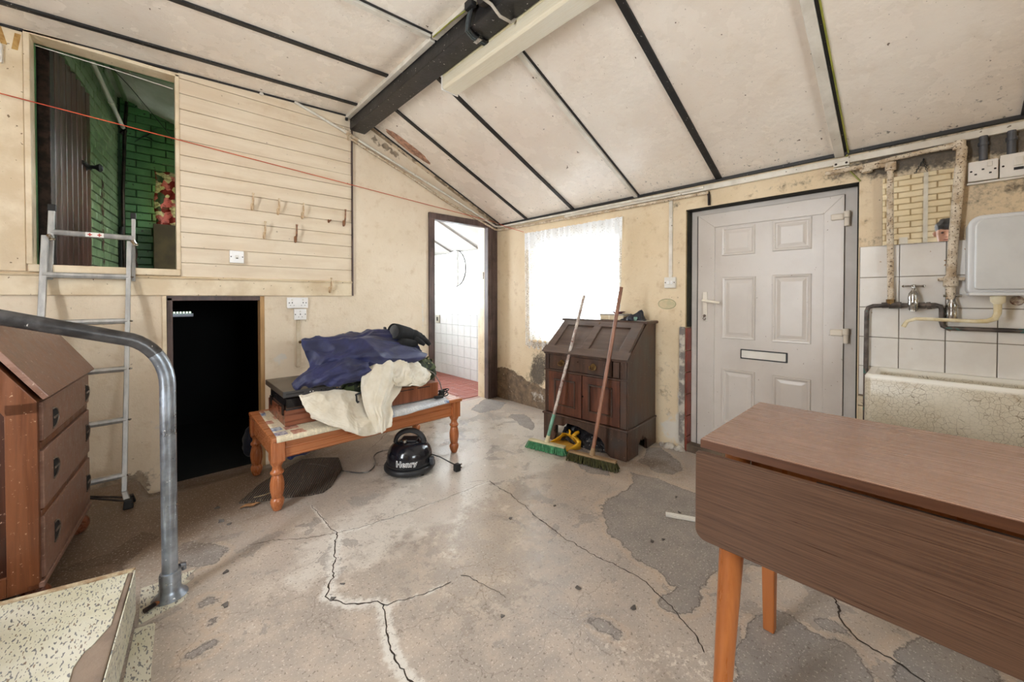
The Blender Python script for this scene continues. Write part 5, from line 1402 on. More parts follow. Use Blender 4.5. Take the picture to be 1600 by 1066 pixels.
for x0, x1 in ((-3.350, -3.318), (-3.010, -2.984)):
    obj('end_cap', MB().prism([LP(x0, 1.65, -0.025), LP(x1, 1.65, -0.025), LP(x1, 1.69, -0.025), LP(x0, 1.69, -0.025)], (0, 0.04, 0)), RUBBER, ld, bevel=0.004)
ft = MB()
ft.prism([LP(-3.047, 0.085), LP(-3.024, 0.085), (-3.005, -0.44, 0.025), (-3.033, -0.44, 0.025)], (0, 0.028, 0))
obj('stile_foot', ft, ALU, ld, bevel=0.003)
obj('rubber_foot', MB().prism([(-3.04, -0.452, 0.0005), (-2.998, -0.452, 0.0005), (-3.003, -0.448, 0.05), (-3.036, -0.448, 0.05)], (0, 0.045, 0)), RUBBER, ld, bevel=0.005)
obj('rear_foot', MB().prism([(-3.018, -0.39, 0.05), (-3.0, -0.39, 0.05), (-2.99, -0.37, 0.0005), (-3.014, -0.37, 0.0005)], (0, 0.03, 0)), RUBBER, ld, bevel=0.004)
obj('rubber_foot', MB().box(-3.378, -3.338, -0.45, -0.40, 0.0005, 0.045), RUBBER, ld, bevel=0.005)
for z in (0.165, 0.455, 0.735, 1.01, 1.275):
    a, b = LP(-3.355, z), LP(-3.022, z)
    r = obj('rung', MB().tube([(a[0], a[1] + 0.014, a[2]), (b[0] - 0.010 * (1 - z), b[1] + 0.014, b[2])], 0.0165, 8), ALU, ld, smooth=True)
    obj('rung_rivet', MB().lathe([(0, -0.006), (0.007, -0.004), (0.009, 0), (0.007, 0.004), (0, 0.006)], (b[0] + 0.02 - 0.02 * (1 - z / 1.3), b[1] + 0.004, b[2]), 8), CHROME, r, smooth=True)
a, b = LP(-3.335, 1.525, -0.03), LP(-2.995, 1.525, -0.03)
r = obj('rung', MB().tube([(a[0], a[1] + 0.012, a[2]), (b[0], b[1] + 0.012, b[2])], 0.0165, 8), ALU, ld, smooth=True)
lb = MB()
lb.box(-3.20, -3.125, a[1] - 0.0065, a[1] - 0.0045, 1.512, 1.538)
obj('warning_label', lb, M('sticker_white', (236, 232, 226), (228, 222, 214), 0.4), r)
lb = MB()
for cx in (-3.182, -3.143):
    lb = MB()
    lb.box(cx - 0.009, cx + 0.009, a[1] - 0.0072, a[1] - 0.0062, 1.522, 1.528)
    lb.box(cx - 0.003, cx + 0.003, a[1] - 0.0074, a[1] - 0.0062, 1.516, 1.534)
    obj('warning_mark', lb, M('sticker_red', (196, 60, 44), (180, 50, 36), 0.4), r)
for x in (-3.335, -3.0):
    obj('lock_catch', MB().tube([LP(x, 1.50, 0.012), LP(x + 0.012, 1.475, 0.02), LP(x + 0.02, 1.48, 0.012)], [0.012, 0.012, 0.008], 8), CHROME, ld, smooth=True)
obj('lock_cord', MB().tube([LP(-2.986, 1.47), LP(-2.982, 1.42), LP(-2.985, 1.38), LP(-2.98, 1.34)], [0.003, 0.006, 0.003, 0.007], 6), DKMETAL, ld, smooth=True)
for dz in (0, 0.03):
    obj('stay_bar', MB().tube([(-3.30, -0.36 - dz, 0.14 + dz * .5), (-3.03, -0.41 - dz, 0.055 - dz * .3)], 0.005, 6), DKMETAL, ld, smooth=True)
# ------------------------------------------------------------------ bureau on the left (own axes: x along its front, y inwards, z up)
bl = thing('bureau', 'mahogany bureau with three drawers and cup handles beside the handrail', 'bureau', (-3.219, -1.22, 0), math.radians(85.0), world=False)
Wd, Dp = 0.70, 0.42
side = [(0.0, 0.10), (0.0, 0.775), (0.165, 1.035), (Dp, 1.035), (Dp, 0.10)]
obj('carcass', MB().prism([(0.022, y + 0.004, z) for y, z in side[:1]] + [(0.022, 0.004, 0.77), (0.022, 0.168, 1.03), (0.022, Dp, 1.03), (0.022, Dp, 0.10)], (Wd - 0.044, 0, 0)), MAHOGS, bl)
# side frames with a sunken panel facing the camera
for x0, s in ((0.0, 1), (Wd, -1)):
    fr = [(0.0, 0.10, 0.075, 0.775), (Dp - 0.06, 0.10, Dp, 1.03), (0.075, 0.10, Dp - 0.06, 0.17)]
    mb = MB()
    for y0, z0, y1, z1 in fr:
        mb.box(min(x0, x0 + s * 0.022), max(x0, x0 + s * 0.022), y0, y1, z0, z1)
    obj('side_stile', mb, MAHOGS, bl, bevel=0.002)
    xa = x0 if s > 0 else x0 - 0.022
    mb = MB()
    mb.prism([(xa, 0.0, 0.775), (xa, 0.165, 1.035), (xa, Dp, 1.035), (xa, Dp, 0.96), (xa, 0.20, 0.96), (xa, 0.075, 0.735), (xa, 0.0, 0.735)], (0.022, 0, 0))
    obj('side_rail', mb, MAHOGS, bl, bevel=0.002)
    xp = 0.010 if s > 0 else Wd - 0.018
    obj('side_panel', MB().prism([(xp, 0.07, 0.16), (xp, 0.07, 0.74), (xp, 0.20, 0.97), (xp, Dp - 0.055, 0.97), (xp, Dp - 0.055, 0.16)], (0.008, 0, 0)), MAHOGP, bl)
sl_ = Vector((0, 0.165, 0.26)).normalized()
nrm = Vector((0, -sl_.z, sl_.y))
def fallpt(x, s, n):
    p = Vector((x, -0.012, 0.778)) + sl_ * s + nrm * n
    return (p.x, p.y, p.z)
obj('fall_front', MB().prism([fallpt(0.008, 0, 0), fallpt(Wd + 0.003, 0, 0), fallpt(Wd + 0.003, 0.31, 0), fallpt(0.008, 0.31, 0)], nrm * 0.02), MAHOG, bl, bevel=0.004)
obj('top', MB().box(-0.01, Wd + 0.01, 0.15, Dp + 0.01, 1.035, 1.055), MAHOG, bl, bevel=0.004)
obj('plinth_rail', MB().box(0.0, Wd, -0.012, 0.03, 0.10, 0.122), MAHOG, bl, bevel=0.004)
for z0, z1, hz_ in ((0.628, 0.770, 0.685), (0.380, 0.592, 0.490), (0.128, 0.352, 0.243)):
    dr = obj('drawer', MB().box(0.018, Wd - 0.018, -0.010, 0.02, z0, z1), MAHOG, bl, bevel=0.004)
    for x in (0.125, 0.615):
        hb = MB()
        # half moon opening with a bar: the cup handle
        n = 14
        outer = [(x + 0.058 * math.sin(a), -0.0105, hz_ + 0.036 * math.cos(a)) for a in np.linspace(0, PI, n)]
        hb.prism(outer, (0, -0.0015, 0))
        h = obj('handle_recess', hb, RUBBER, dr)
        hb = MB()
        hb.tube([(x + 0.060 * math.sin(a), -0.012, hz_ + 0.038 * math.cos(a)) for a in np.linspace(-0.1, PI + 0.1, n)], 0.0032, 6)
        hb.box(x + 0.004, x + 0.056, -0.015, -0.011, hz_ - 0.004, hz_ + 0.004)
        obj('handle', hb, M('dull_steel_handle', (150, 136, 124), (104, 92, 84), 0.35, metal=0.6), dr, smooth=True)
    obj('rail', MB().box(0.018, Wd - 0.018, -0.004, 0.02, z0 - 0.030, z0 - 0.004), MAHOGS, bl, bevel=0.003)
for x in (0.06, Wd - 0.06):
    for y in (0.03, Dp - 0.06):
        obj('bun_foot', MB().lathe([(0.02, 0.0008), (0.036, 0.012), (0.046, 0.035), (0.044, 0.06), (0.03, 0.082), (0.026, 0.10)], (x, y, 0), 18), WOOD('foot_mahogany', (92, 50, 30), (128, 74, 48), rough=0.3) if x < 0.1 and y < 0.1 else bpy.data.materials['foot_mahogany'], bl, smooth=True)
# ------------------------------------------------------------------ dark oak bureau by the window (own axes: x along the front, y towards the wall)
br = thing('bureau', 'dark oak bureau with panelled fall front standing under the window', 'bureau', (-0.557, -1.253, 0), math.radians(-85.0), world=False)
BW, BD = 0.722, 0.50
obj('carcass', MB().prism([(0.012, 0.03, 0.205), (0.012, 0.03, 0.70), (0.012, 0.325, 0.945), (0.012, BD, 0.945), (0.012, BD, 0.205)], (BW - 0.024, 0, 0)), OAKDK, br)
for x in (0.0, BW - 0.02):
    obj('side_panel', MB().prism([(x, 0.012, 0.205), (x, 0.012, 0.705), (x, 0.325, 0.948), (x, BD, 0.948), (x, BD, 0.205)], (0.02, 0, 0)), OAKDK, br, bevel=0.003)
obj('top', MB().box(-0.028, BW + 0.022, 0.285, BD + 0.005, 0.947, 0.968), OAKDK, br, bevel=0.007, seg=3)
fs = Vector((0, 0.313, 0.243)).normalized()
fn_ = Vector((0, -fs.z, fs.y))
def FP(x, s, n):
    p = Vector((x, -0.004, 0.706)) + fs * s + fn_ * n
    return (p.x, p.y, p.z)
FL_ = 0.385
ff = obj('fall_front', MB().prism([FP(0.004, 0, 0), FP(BW - 0.004, 0, 0), FP(BW - 0.004, FL_, 0), FP(0.004, FL_, 0)], fn_ * 0.010), OAKFALL, br)
def frp(x0, x1, s0, s1):
    return MB().prism([FP(x0, s0, 0.010), FP(x1, s0, 0.010), FP(x1, s1, 0.010), FP(x0, s1, 0.010)], fn_ * 0.012)
for q in ((-0.012, BW + 0.012, -0.012, 0.065), (0.004, BW - 0.004, FL_ - 0.065, FL_), (0.004, 0.075, 0.06, FL_ - 0.06), (BW - 0.085, BW - 0.004, 0.06, FL_ - 0.06), (0.322, 0.392, 0.06, FL_ - 0.06)):
    obj('fall_rail', frp(*q), OAKFALL, ff, bevel=0.004)
obj('keyhole', MB().prism([FP(0.352, FL_ - 0.04, 0.0225), FP(0.362, FL_ - 0.04, 0.0225), FP(0.362, FL_ - 0.02, 0.0225), FP(0.352, FL_ - 0.02, 0.0225)], fn_ * 0.001), BRASS, ff)
dr = obj('drawer', MB().box(0.05, 0.60, -0.002, 0.03, 0.575, 0.690), OAKDK, br, bevel=0.004)
for x in (0.175, 0.455):
    hb = MB()
    hb.tube([(x, -0.002, 0.635), (x, -0.007, 0.635), (x, -0.008, 0.635)], [0.024, 0.022, 0.01], 16)
    hb.tube([(x - 0.028, -0.012, 0.638), (x - 0.025, -0.02, 0.618), (x, -0.024, 0.610), (x + 0.025, -0.02, 0.618), (x + 0.028, -0.012, 0.638)], 0.004, 8)
    obj('drop_handle', hb, BRASS, dr, smooth=True)
obj('keyhole', MB().cyl((0.32, -0.001, 0.655), (0.32, -0.0035, 0.655), 0.007, n=12), DKMETAL, dr)
obj('end_block', MB().box(0.612, 0.662, -0.003, 0.03, 0.575, 0.690), OAKDK, br, bevel=0.006)
for x0, x1 in ((0.668, 0.716), (0.006, 0.042)):
    p = obj('pilaster', MB().box(x0, x1, -0.001, 0.03, 0.222, 0.70), OAKDK, br, bevel=0.003)
    for k in range(3):
        xx = x0 + 0.010 + k * (x1 - x0 - 0.02) / 2
        obj('flute', MB().box(xx - 0.003, xx + 0.003, -0.006, 0.0, 0.575, 0.69), OAKDK, p, bevel=0.002)
obj('mid_rail', MB().box(0.0, BW, -0.006, 0.03, 0.558, 0.572), OAKDK, br, bevel=0.003)
obj('upper_rail', MB().box(0.0, BW, -0.008, 0.03, 0.692, 0.708), OAKDK, br, bevel=0.004)
for x0, x1 in ((0.044, 0.352), (0.360, 0.666)):
    d = obj('door', MB().box(x0, x1, 0.006, 0.028, 0.226, 0.556), OAKRED, br)
    for a in ((x0, x0 + 0.055, 0.226, 0.556), (x1 - 0.055, x1, 0.226, 0.556), (x0 + .05, x1 - .05, 0.226, 0.288), (x0 + .05, x1 - .05, 0.50, 0.556)):
        obj('door_rail', MB().box(a[0], a[1], -0.004, 0.01, a[2], a[3]), OAKRED, d, bevel=0.003)
    mo = MB()
    i0, i1, j0, j1 = x0 + 0.055, x1 - 0.055, 0.288, 0.50
    for a in ((i0, i0 + .012, j0, j1), (i1 - .012, i1, j0, j1), (i0, i1, j0, j0 + .012), (i0, i1, j1 - .012, j1)):
        mo.box(a[0], a[1], -0.009, 0.008, a[2], a[3])
    obj('door_moulding', mo, OAKDK, d, bevel=0.003)
obj('door_knob', MB().cyl((0.366, -0.004, 0.40), (0.366, -0.012, 0.40), 0.006, n=12), DKMETAL, br)
pl = [(0, -0.010, 0.0008), (0.10, -0.010, 0.0008), (0.115, -0.010, 0.05), (0.10, -0.010, 0.085), (0.12, -0.010, 0.13), (0.19, -0.010, 0.135), (0.22, -0.010, 0.165), (0.33, -0.010, 0.162), (0.46, -0.010, 0.13), (0.52, -0.010, 0.12), (0.55, -0.010, 0.08), (0.56, -0.010, 0.03), (0.60, -0.010, 0.0008), (BW, -0.010, 0.0008), (BW, -0.010, 0.205), (0, -0.010, 0.205)]
obj('plinth_front', MB().prism(pl, (0, 0.022, 0)), OAKDK, br, bevel=0.002)
ps = [(0, 0.012, 0.0008), (0, 0.17, 0.0008), (0, 0.175, 0.07), (0, 0.215, 0.105), (0, 0.235, 0.085), (0, 0.25, 0.125), (0, 0.265, 0.085), (0, 0.29, 0.10), (0, 0.325, 0.075), (0, 0.33, 0.0008), (0, BD, 0.0008), (0, BD, 0.205), (0, 0.012, 0.205)]
for x in (-0.006, BW - 0.016):
    obj('plinth_side', MB().prism([(x + p[0], p[1], p[2]) for p in ps], (0.022, 0, 0)), OAKDK, br, bevel=0.002)
mb = MB()
mb.box(-0.012, BW + 0.012, -0.018, BD, 0.203, 0.219)
obj('plinth_moulding', mb, OAKDK, br, bevel=0.006)
obj('back_panel', MB().box(0.02, BW - 0.02, BD - 0.02, BD - 0.005, 0.02, 0.21), UNLITBLK, br)
# black crumpled sheeting in the broken plinth
cs = MB()
rows = []
for i in range(33):
    r_ = []
    for j in range(13):
        x = 0.14 + 0.43 * i / 32
        f = j / 12
        y = 0.17 - 0.16 * f
        zz = 0.13 * (1 - f) ** 0.8 * (1 - 0.35 * i / 32) + 0.008
        p = Vector((x, y, zz))
        q = noise.noise_vector(p * 14) * 0.022 + noise.noise_vector(p * 34) * 0.010
        p += q
        p.z = max(p.z, 0.003)
        r_.append(p)
    rows.append(r_)
cs.grid(rows)
Tb = Matrix.Translation((-0.557, -1.253, 0)) @ Matrix.Rotation(math.radians(-85), 4, 'Z')
cs.bm.transform(Tb)
o = obj('black_sheeting', cs, M('black_crumpled_sheet', (48, 46, 48), (22, 21, 23), 0.35, scale=20, specks=((170, 170, 168), 60, 0.68)), recalc=False)
o.modifiers.new('thick', 'SOLIDIFY').thickness = 0.002
tag(o, 'black crumpled sheeting poking out below the dark bureau', 'sheeting')
# things on the bureau top
def TB(x, y, z): return Tb @ Vector((x, y, z))
ZT = 0.9685
t = thing('card_box', 'cream lidded box on top of the dark bureau', 'box', TB(0.42, 0.42, ZT))
for n, a, mm in (('body', (0.315, 0.52, 0.345, 0.485, ZT, ZT + 0.036), M('cream_card', (222, 206, 176), (206, 188, 154), 0.5)), ('lid', (0.31, 0.525, 0.34, 0.49, ZT + 0.036, ZT + 0.048), M('grey_lid', (170, 162, 152), (150, 142, 134), 0.4))):
    mb = MB(Tb).box(*a)
    obj(n, mb, mm, t, bevel=0.003)
obj('label_strip', MB(Tb).box(0.395, 0.402, 0.3435, 0.3455, ZT + 0.002, ZT + 0.036), M('pale_strip', (240, 232, 214), (230, 220, 200), 0.5), t)
dl = MB()
dl.lathe([(0.0, 0.0), (0.03, 0.0), (0.034, 0.004), (0.058, 0.014), (0.060, 0.017), (0.056, 0.0165), (0.03, 0.007), (0.0, 0.006)], TB(0.44, 0.42, ZT + 0.0485), 24)
tag(obj('dish', dl, M('plum_glass_dish', (120, 74, 84), (96, 56, 66), 0.2), smooth=True), 'small plum coloured dish on the cream box on the bureau', 'dish')
bg = MB()
rows = []
for i in range(25):
    r_ = []
    for j in range(17):
        u, v = i / 24, j / 16
        x = 0.49 + 0.17 * u
        y = 0.33 + 0.12 * v
        h = 0.085 * math.sin(PI * v) ** 0.7 * (0.15 + 0.85 * (u ** 1.3)) * (1 if u < 0.93 else 0.75)
        p = Vector((x, y, ZT + 0.002 + h))
        p += noise.noise_vector(p * 22) * 0.02 + noise.noise_vector(p * 55) * 0.007
        if i in (0, 24) or j in (0, 16):
            p.z = ZT + 0.002
        p.z = max(p.z, ZT + 0.001)
        r_.append(p)
    rows.append(r_)
bg.grid(rows)
bg.bm.transform(Tb)
tag(obj('cloth_bag', bg, M('dark_navy_cloth', (38, 42, 56), (24, 27, 38), 0.5), smooth='all', recalc=False), 'crumpled dark cloth bag on the bureau top', 'bag')
jr = MB()
jr.lathe([(0.0, 0), (0.014, 0), (0.015, 0.004), (0.015, 0.026), (0.013, 0.030), (0, 0.030)], TB(0.625, 0.345, ZT), 16)
tag(obj('small_pot', jr, M('turquoise_pot', (138, 176, 164), (112, 150, 140), 0.3), smooth=True), 'tiny turquoise pot at the front of the bureau top', 'pot')
tag(obj('paper', MB(Tb).prism([(0.645, 0.32, ZT), (0.715, 0.33, ZT), (0.71, 0.43, ZT), (0.65, 0.42, ZT)], (0, 0, 0.002)), M('paper_white', (226, 222, 214), (214, 208, 198), 0.7)), 'scrap of white paper at the right end of the bureau top', 'paper')
tag(obj('spectacle_case', MB(Tb).box(0.66, 0.70, 0.34, 0.375, ZT + 0.0025, ZT + 0.014), MATTBLK, bevel=0.004, seg=3), 'small black case lying on the scrap of paper', 'case')
# ------------------------------------------------------------------ brooms and dustpan
def broom(name, label, hx, hy, half, ang, top, grip_m, pole_m, br_m, blk_m, r=0.0115, grip=0.0):
    t = thing(name, label, 'broom', (hx, hy, 0))
    c, s = math.cos(ang), math.sin(ang)
    def P(u, v, z): return (hx + c * u - s * v, hy + s * u + c * v, z)
    T = Matrix.Translation((hx, hy, 0)) @ Matrix.Rotation(ang, 4, 'Z')
    obj('head', MB(T).box(-half, half, -0.021, 0.021, 0.052, 0.068), blk_m, t, bevel=0.006, seg=3)
    bm_ = MB()
    n = int(half * 2 / 0.0085)
    for i in range(n):
        for j in range(7):
            u = -half + 0.005 + (i + 0.5 * (j % 2)) * (2 * half - 0.01) / n
            v = -0.019 + 0.0064 * j
            su, sv = 1.10 + 0.04 * rng.normal(), 1.75
            a, b = P(u, v, 0.058), P(u * su + rng.normal() * 0.003, v * sv + rng.normal() * 0.003, 0.001 + 0.006 * rng.random())
            bm_.tube([a, b], [0.0032, 0.0045], 4)
    obj('bristles', bm_, br_m, t, kind='stuff')
    base = Vector((hx, hy, 0.066))
    d = (Vector(top) - base).normalized()
    obj('socket', MB().tube([base - d * 0.0, base + d * 0.05], [0.019, 0.014], 14), blk_m, t, smooth=True)
    g = base + d * 0.04
    if grip:
        obj('sleeve', MB().tube([g, g + d * grip], r + 0.002, 12), grip_m, t, smooth=True)
    obj('pole', MB().tube([g + d * (grip * 0.95), Vector(top)], r, 12), pole_m, t, smooth=True)
broom('broom', 'green bristled broom with a grey pole leaning on the dark bureau', -0.762, -1.462, 0.150, math.radians(-76), (-0.385, -1.523, 1.166),
      M('turquoise_sleeve', (120, 168, 146), (92, 138, 118), 0.5, scale=20), M('scuffed_grey_pole', (150, 128, 118), (196, 184, 172), 0.45, scale=16, lo=0.45, hi=0.6, specks=((110, 64, 44), 30, 0.62)),
      M('green_bristle', (86, 160, 112), (52, 116, 76), 0.6, scale=60), M('pale_broom_head', (214, 206, 170), (186, 174, 136), 0.6), 0.0115, 0.17)
broom('broom', 'dark olive bristled broom with a brown wooden pole leaning on the bureau', -0.715, -1.835, 0.172, math.radians(-77), (-0.405, -1.868, 1.225),
      None, WOOD('brown_pole', (120, 78, 58), (160, 112, 88), rough=0.4, sc=(20, 20, 1.2)), M('olive_bristle', (76, 74, 34), (46, 46, 20), 0.7, scale=60), M('worn_head_wood', (168, 140, 104), (130, 104, 74), 0.7), 0.013)
dp = thing('dustpan', 'yellow plastic dustpan on the floor in front of the dark bureau', 'dustpan', (-0.612, -1.492, 0), math.radians(-106), world=False)
YEL = M('yellow_plastic', (232, 178, 44), (214, 156, 34), 0.35, scale=5)
obj('tray', MB().prism([(-0.105, -0.075, 0.001), (0.105, -0.075, 0.001), (0.095, 0.105, 0.006), (-0.095, 0.105, 0.006)], (0, 0, 0.004)), M('dusty_yellow_tray', (206, 158, 58), (178, 136, 62), 0.5, scale=12), dp)
mb = MB()
n = 21
rows = []
for i in range(n):
    a = i / (n - 1)
    if a < 0.3:
        k = a / 0.3
        x, y, h = -0.108, -0.07 + 0.16 * k, 0.008 + 0.055 * k ** 1.5
    elif a > 0.7:
        k = (1 - a) / 0.3
        x, y, h = 0.108, -0.07 + 0.16 * k, 0.008 + 0.055 * k ** 1.5
    else:
        k = (a - 0.3) / 0.4
        x, y, h = -0.108 + 0.216 * k, 0.09 + 0.02 * math.sin(PI * k), 0.063 + 0.008 * math.sin(PI * k)
    rows.append([(x * 0.96, y, 0.003), (x, y + 0.004, h), (x * 0.97, y - 0.002 - 0.03 * (0.3 <= a <= 0.7) , h + 0.006)])
mb.grid(rows)
o = obj('hood', mb, YEL, dp, smooth='all', recalc=False)
o.modifiers.new('thick', 'SOLIDIFY').thickness = 0.004
obj('handle', MB().tube([(0.0, 0.095, 0.05), (0.0, 0.105, 0.072), (0.0, 0.125, 0.086), (0.0, 0.15, 0.09)], [0.014, 0.016, 0.015, 0.011], 12), YEL, dp, smooth=True)
obj('brush_clip', MB().tube([(-0.03, 0.085, 0.07), (-0.03, 0.09, 0.10), (-0.045, 0.09, 0.105)], [0.010, 0.008, 0.006], 8), YEL, dp, smooth=True)
so = thing('plastic_offcut', 'white plastic channel offcut on the floor under the drop leaf table', 'offcut', (-0.86, -2.60, 0))
a, b = Vector((-0.942, -2.463, 0)), Vector((-0.80, -2.745, 0))
d = (b - a).normalized(); s = Vector((-d.y, d.x, 0))
mb = MB()
for w0, w1, z0, z1 in ((-0.014, 0.014, 0.001, 0.004), (-0.014, -0.010, 0.001, 0.014), (0.010, 0.014, 0.001, 0.014)):
    p = [a + s * w0, a + s * w1, b + s * w1, b + s * w0]
    mb.prism([(q.x, q.y, z0) for q in p], (0, 0, z1 - z0))
obj('channel', mb, WHITEPL, so, bevel=0.0008, seg=1)
# ------------------------------------------------------------------ drop leaf table
tt = thing('drop_leaf_table', 'brown laminate drop leaf table with orange wooden legs', 'table', (-1.49, -3.55, 0))
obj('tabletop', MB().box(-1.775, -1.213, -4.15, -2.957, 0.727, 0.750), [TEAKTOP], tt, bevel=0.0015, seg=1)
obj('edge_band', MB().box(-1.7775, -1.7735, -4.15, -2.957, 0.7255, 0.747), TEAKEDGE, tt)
def leaf_poly(x):
    r = 0.028
    pts = [(-2.957, 0.722), (-4.15, 0.722), (-4.15, 0.482)]
    for k in range(7):
        a = math.radians(270 + 90 * k / 6)
        pts.append((-2.957 - r + r * math.cos(a), 0.482 + r + r * math.sin(a)))
    return [(x, y, z) for y, z in pts]
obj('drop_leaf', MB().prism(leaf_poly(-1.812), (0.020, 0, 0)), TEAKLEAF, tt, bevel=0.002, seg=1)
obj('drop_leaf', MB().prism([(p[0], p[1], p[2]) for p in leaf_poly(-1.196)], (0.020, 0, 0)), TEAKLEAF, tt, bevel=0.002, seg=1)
obj('hinge', MB().tube([(-1.783, -3.22, 0.716), (-1.783, -4.1, 0.716)], 0.005, 8), DKMETAL, tt)
obj('apron', MB().box(-1.69, -1.30, -4.05, -3.06, 0.63, 0.727), BEECH, tt, bevel=0.003)
for (x0, y0, x1, y1, sq) in ((-1.715, -3.035, -1.832, -3.03, False), (-1.715, -4.03, -1.832, -4.06, False), (-1.30, -3.01, -1.357, -3.03, True), (-1.30, -4.03, -1.33, -4.06, True)):
    if sq:
        mb = MB()
        L = []
        for f, w in ((0, 0.024), (0.35, 0.023), (1, 0.0165)):
            cx, cy, cz = x0 + (x1 - x0) * f, y0 + (y1 - y0) * f, 0.727 * (1 - f) + 0.0005
            L.append([mb.v((cx + a * w, cy + b * w, cz)) for a, b in ((-1, -1), (1, -1), (1, 1), (-1, 1))])
        for a, b in zip(L, L[1:]):
            for k in range(4):
                mb.f([a[k], a[(k + 1) % 4], b[(k + 1) % 4], b[k]])
        mb.f(L[0]); mb.f(L[-1])
        obj('leg', mb, BEECH, tt, bevel=0.004)
    else:
        obj('leg', MB().tube([(x0 + (x1 - x0) * f, y0 + (y1 - y0) * f, 0.727 * (1 - f) + 0.0005) for f in (0, 0.3, 0.6, 1)], [0.031, 0.031, 0.026, 0.020], 20), BEECH, tt, smooth=True)
# ------------------------------------------------------------------ pine bench and everything on it
bn = thing('bench', 'orange pine coffee table with turned legs heaped with clothes', 'table', (-1.85, -0.725, 0))
ZB = 0.405
obj('tabletop', MB().box(-2.462, -1.238, -1.052, -0.395, 0.382, ZB), PINE, bn, bevel=0.005, seg=3)
for y in (-1.012, -0.455):
    obj('apron', MB().prism([(-2.39, y, 0.382), (-2.39, y - 0.012, 0.382), (-2.39, y - 0.012, 0.345), (-2.39, y - 0.005, 0.335), (-2.39, y - 0.012, 0.325), (-2.39, y - 0.012, 0.285), (-2.39, y, 0.275), (-2.39, y + 0.016, 0.275), (-2.39, y + 0.016, 0.382)], (1.08, 0, 0)), PINE, bn, bevel=0.003)
for x in (-2.435, -1.275):
    obj('end_apron', MB().box(x - 0.01, x + 0.01, -0.98, -0.46, 0.275, 0.382), PINE, bn, bevel=0.003)
prof = [(0.012, 0.0006), (0.020, 0.004), (0.030, 0.030), (0.034, 0.050), (0.030, 0.066), (0.024, 0.072), (0.028, 0.080), (0.034, 0.115), (0.035, 0.145), (0.030, 0.175), (0.024, 0.195), (0.032, 0.202), (0.033, 0.212), (0.024, 0.222), (0.022, 0.240), (0.030, 0.255), (0.034, 0.262), (0.034, 0.270)]
for x in (-2.428, -1.282):
    for y in (-1.008, -0.445):
        z0 = float(floor_z(np.array(x), np.array(y)))
        lg = MB()
        lg.lathe([(r, z if z > 0.02 else z + z0) for r, z in prof], (x, y, 0), 24)
        lo = obj('leg', lg, PINEV, bn, smooth=True)
        obj('leg_block', MB().box(x - 0.034, x + 0.034, y - 0.034, y + 0.034, 0.268, 0.382), PINEV, lo, bevel=0.004)
def newsmat(name, pics, pap=((226, 214, 188), (212, 198, 168))):
    m, nt, b = newmat(name, 0.75)
    v = coords(nt, 'Object')
    paper = mix(nt, mr(nt, tex(nt, 5, 4, 0.6, v), 0.3, 0.7), lin(pap[0]), lin(pap[1]))
    s = nd(nt, 'ShaderNodeSeparateXYZ', {0: v}).outputs
    ln = mth(nt, 'SINE', mth(nt, 'MULTIPLY', s[1], 2000.0))
    cols = mth(nt, 'PINGPONG', s[0], 0.03)
    txt = mth(nt, 'MULTIPLY', mr(nt, ln, 0.1, 0.5), mr(nt, cols, 0.002, 0.004))
    txt = mth(nt, 'MULTIPLY', txt, mr(nt, tex(nt, 90, 2, 0.5, v), 0.40, 0.48))
    col = mix(nt, mth(nt, 'MULTIPLY', txt, 0.4), paper, lin((70, 66, 62)))
    br_ = nd(nt, 'ShaderNodeTexVoronoi', {'Vector': v, 'Scale': 11.0, 'Randomness': 0.5}, distance='CHEBYCHEV')
    sp_ = nd(nt, 'ShaderNodeSeparateColor', {0: br_.outputs['Color']}).outputs
    pic = mr(nt, sp_[0], 1 - pics - 0.01, 1 - pics + 0.01)
    pic = mth(nt, 'MULTIPLY', pic, mr(nt, br_.outputs['Distance'], 0.40, 0.37, 0, 1) if False else mr(nt, br_.outputs['Distance'], 0.36, 0.40, 1, 0))
    pc = mix(nt, mr(nt, tex(nt, 40, 4, 0.6, v), 0.4, 0.6), lin((150, 74, 62)), lin((196, 150, 126)))
    pc = mix(nt, mr(nt, sp_[1], 0.6, 0.65), pc, mix(nt, mr(nt, tex(nt, 40, 4, 0.6, v), 0.4, 0.6), lin((70, 92, 140)), lin((176, 184, 196))))
    col = mix(nt, mth(nt, 'MULTIPLY', pic, 0.9), col, pc)
    nt.links.new(col, b.inputs['Base Color'])
    return m
def paper_sheet(pts, n=26, amp=0.004, lift=0.003):
    (a, b, c, d) = [Vector(p) for p in pts]
    mb = MB()
    rows = []
    for i in range(n + 1):
        r_ = []
        for j in range(n + 1):
            p = a.lerp(b, i / n).lerp(d.lerp(c, i / n), j / n)
            p.z += lift + amp * (noise.noise(p * 9) + 0.6) * min(1, 1.4 * abs(j / n - 0.5) * 2)
            if p.y < -1.053:
                p.z -= 1.2 * (-1.053 - p.y)
                p.y = -1.053 + (p.y + 1.053) * 0.7
            r_.append(p)
        rows.append(r_)
    mb.grid(rows)
    return mb
o = obj('newspaper', paper_sheet([(-2.44, -1.075, ZB), (-1.95, -1.075, ZB), (-1.93, -0.55, ZB), (-2.415, -0.45, ZB)], amp=0.0025, lift=0.002), newsmat('newsprint_red', 0.42), smooth='all', recalc=False)
o.modifiers.new('thick', 'SOLIDIFY').thickness = 0.0012
tag(o, 'old newspaper spread under the left end of the heap on the pine table', 'newspaper')
o = obj('newspaper', paper_sheet([(-1.86, -1.083, ZB), (-1.36, -1.068, ZB), (-1.30, -0.80, ZB), (-1.80, -0.84, ZB)], amp=0.010, lift=0.002), newsmat('newsprint_blue', 0.3, ((222, 222, 220), (196, 200, 206))), smooth='all', recalc=False)
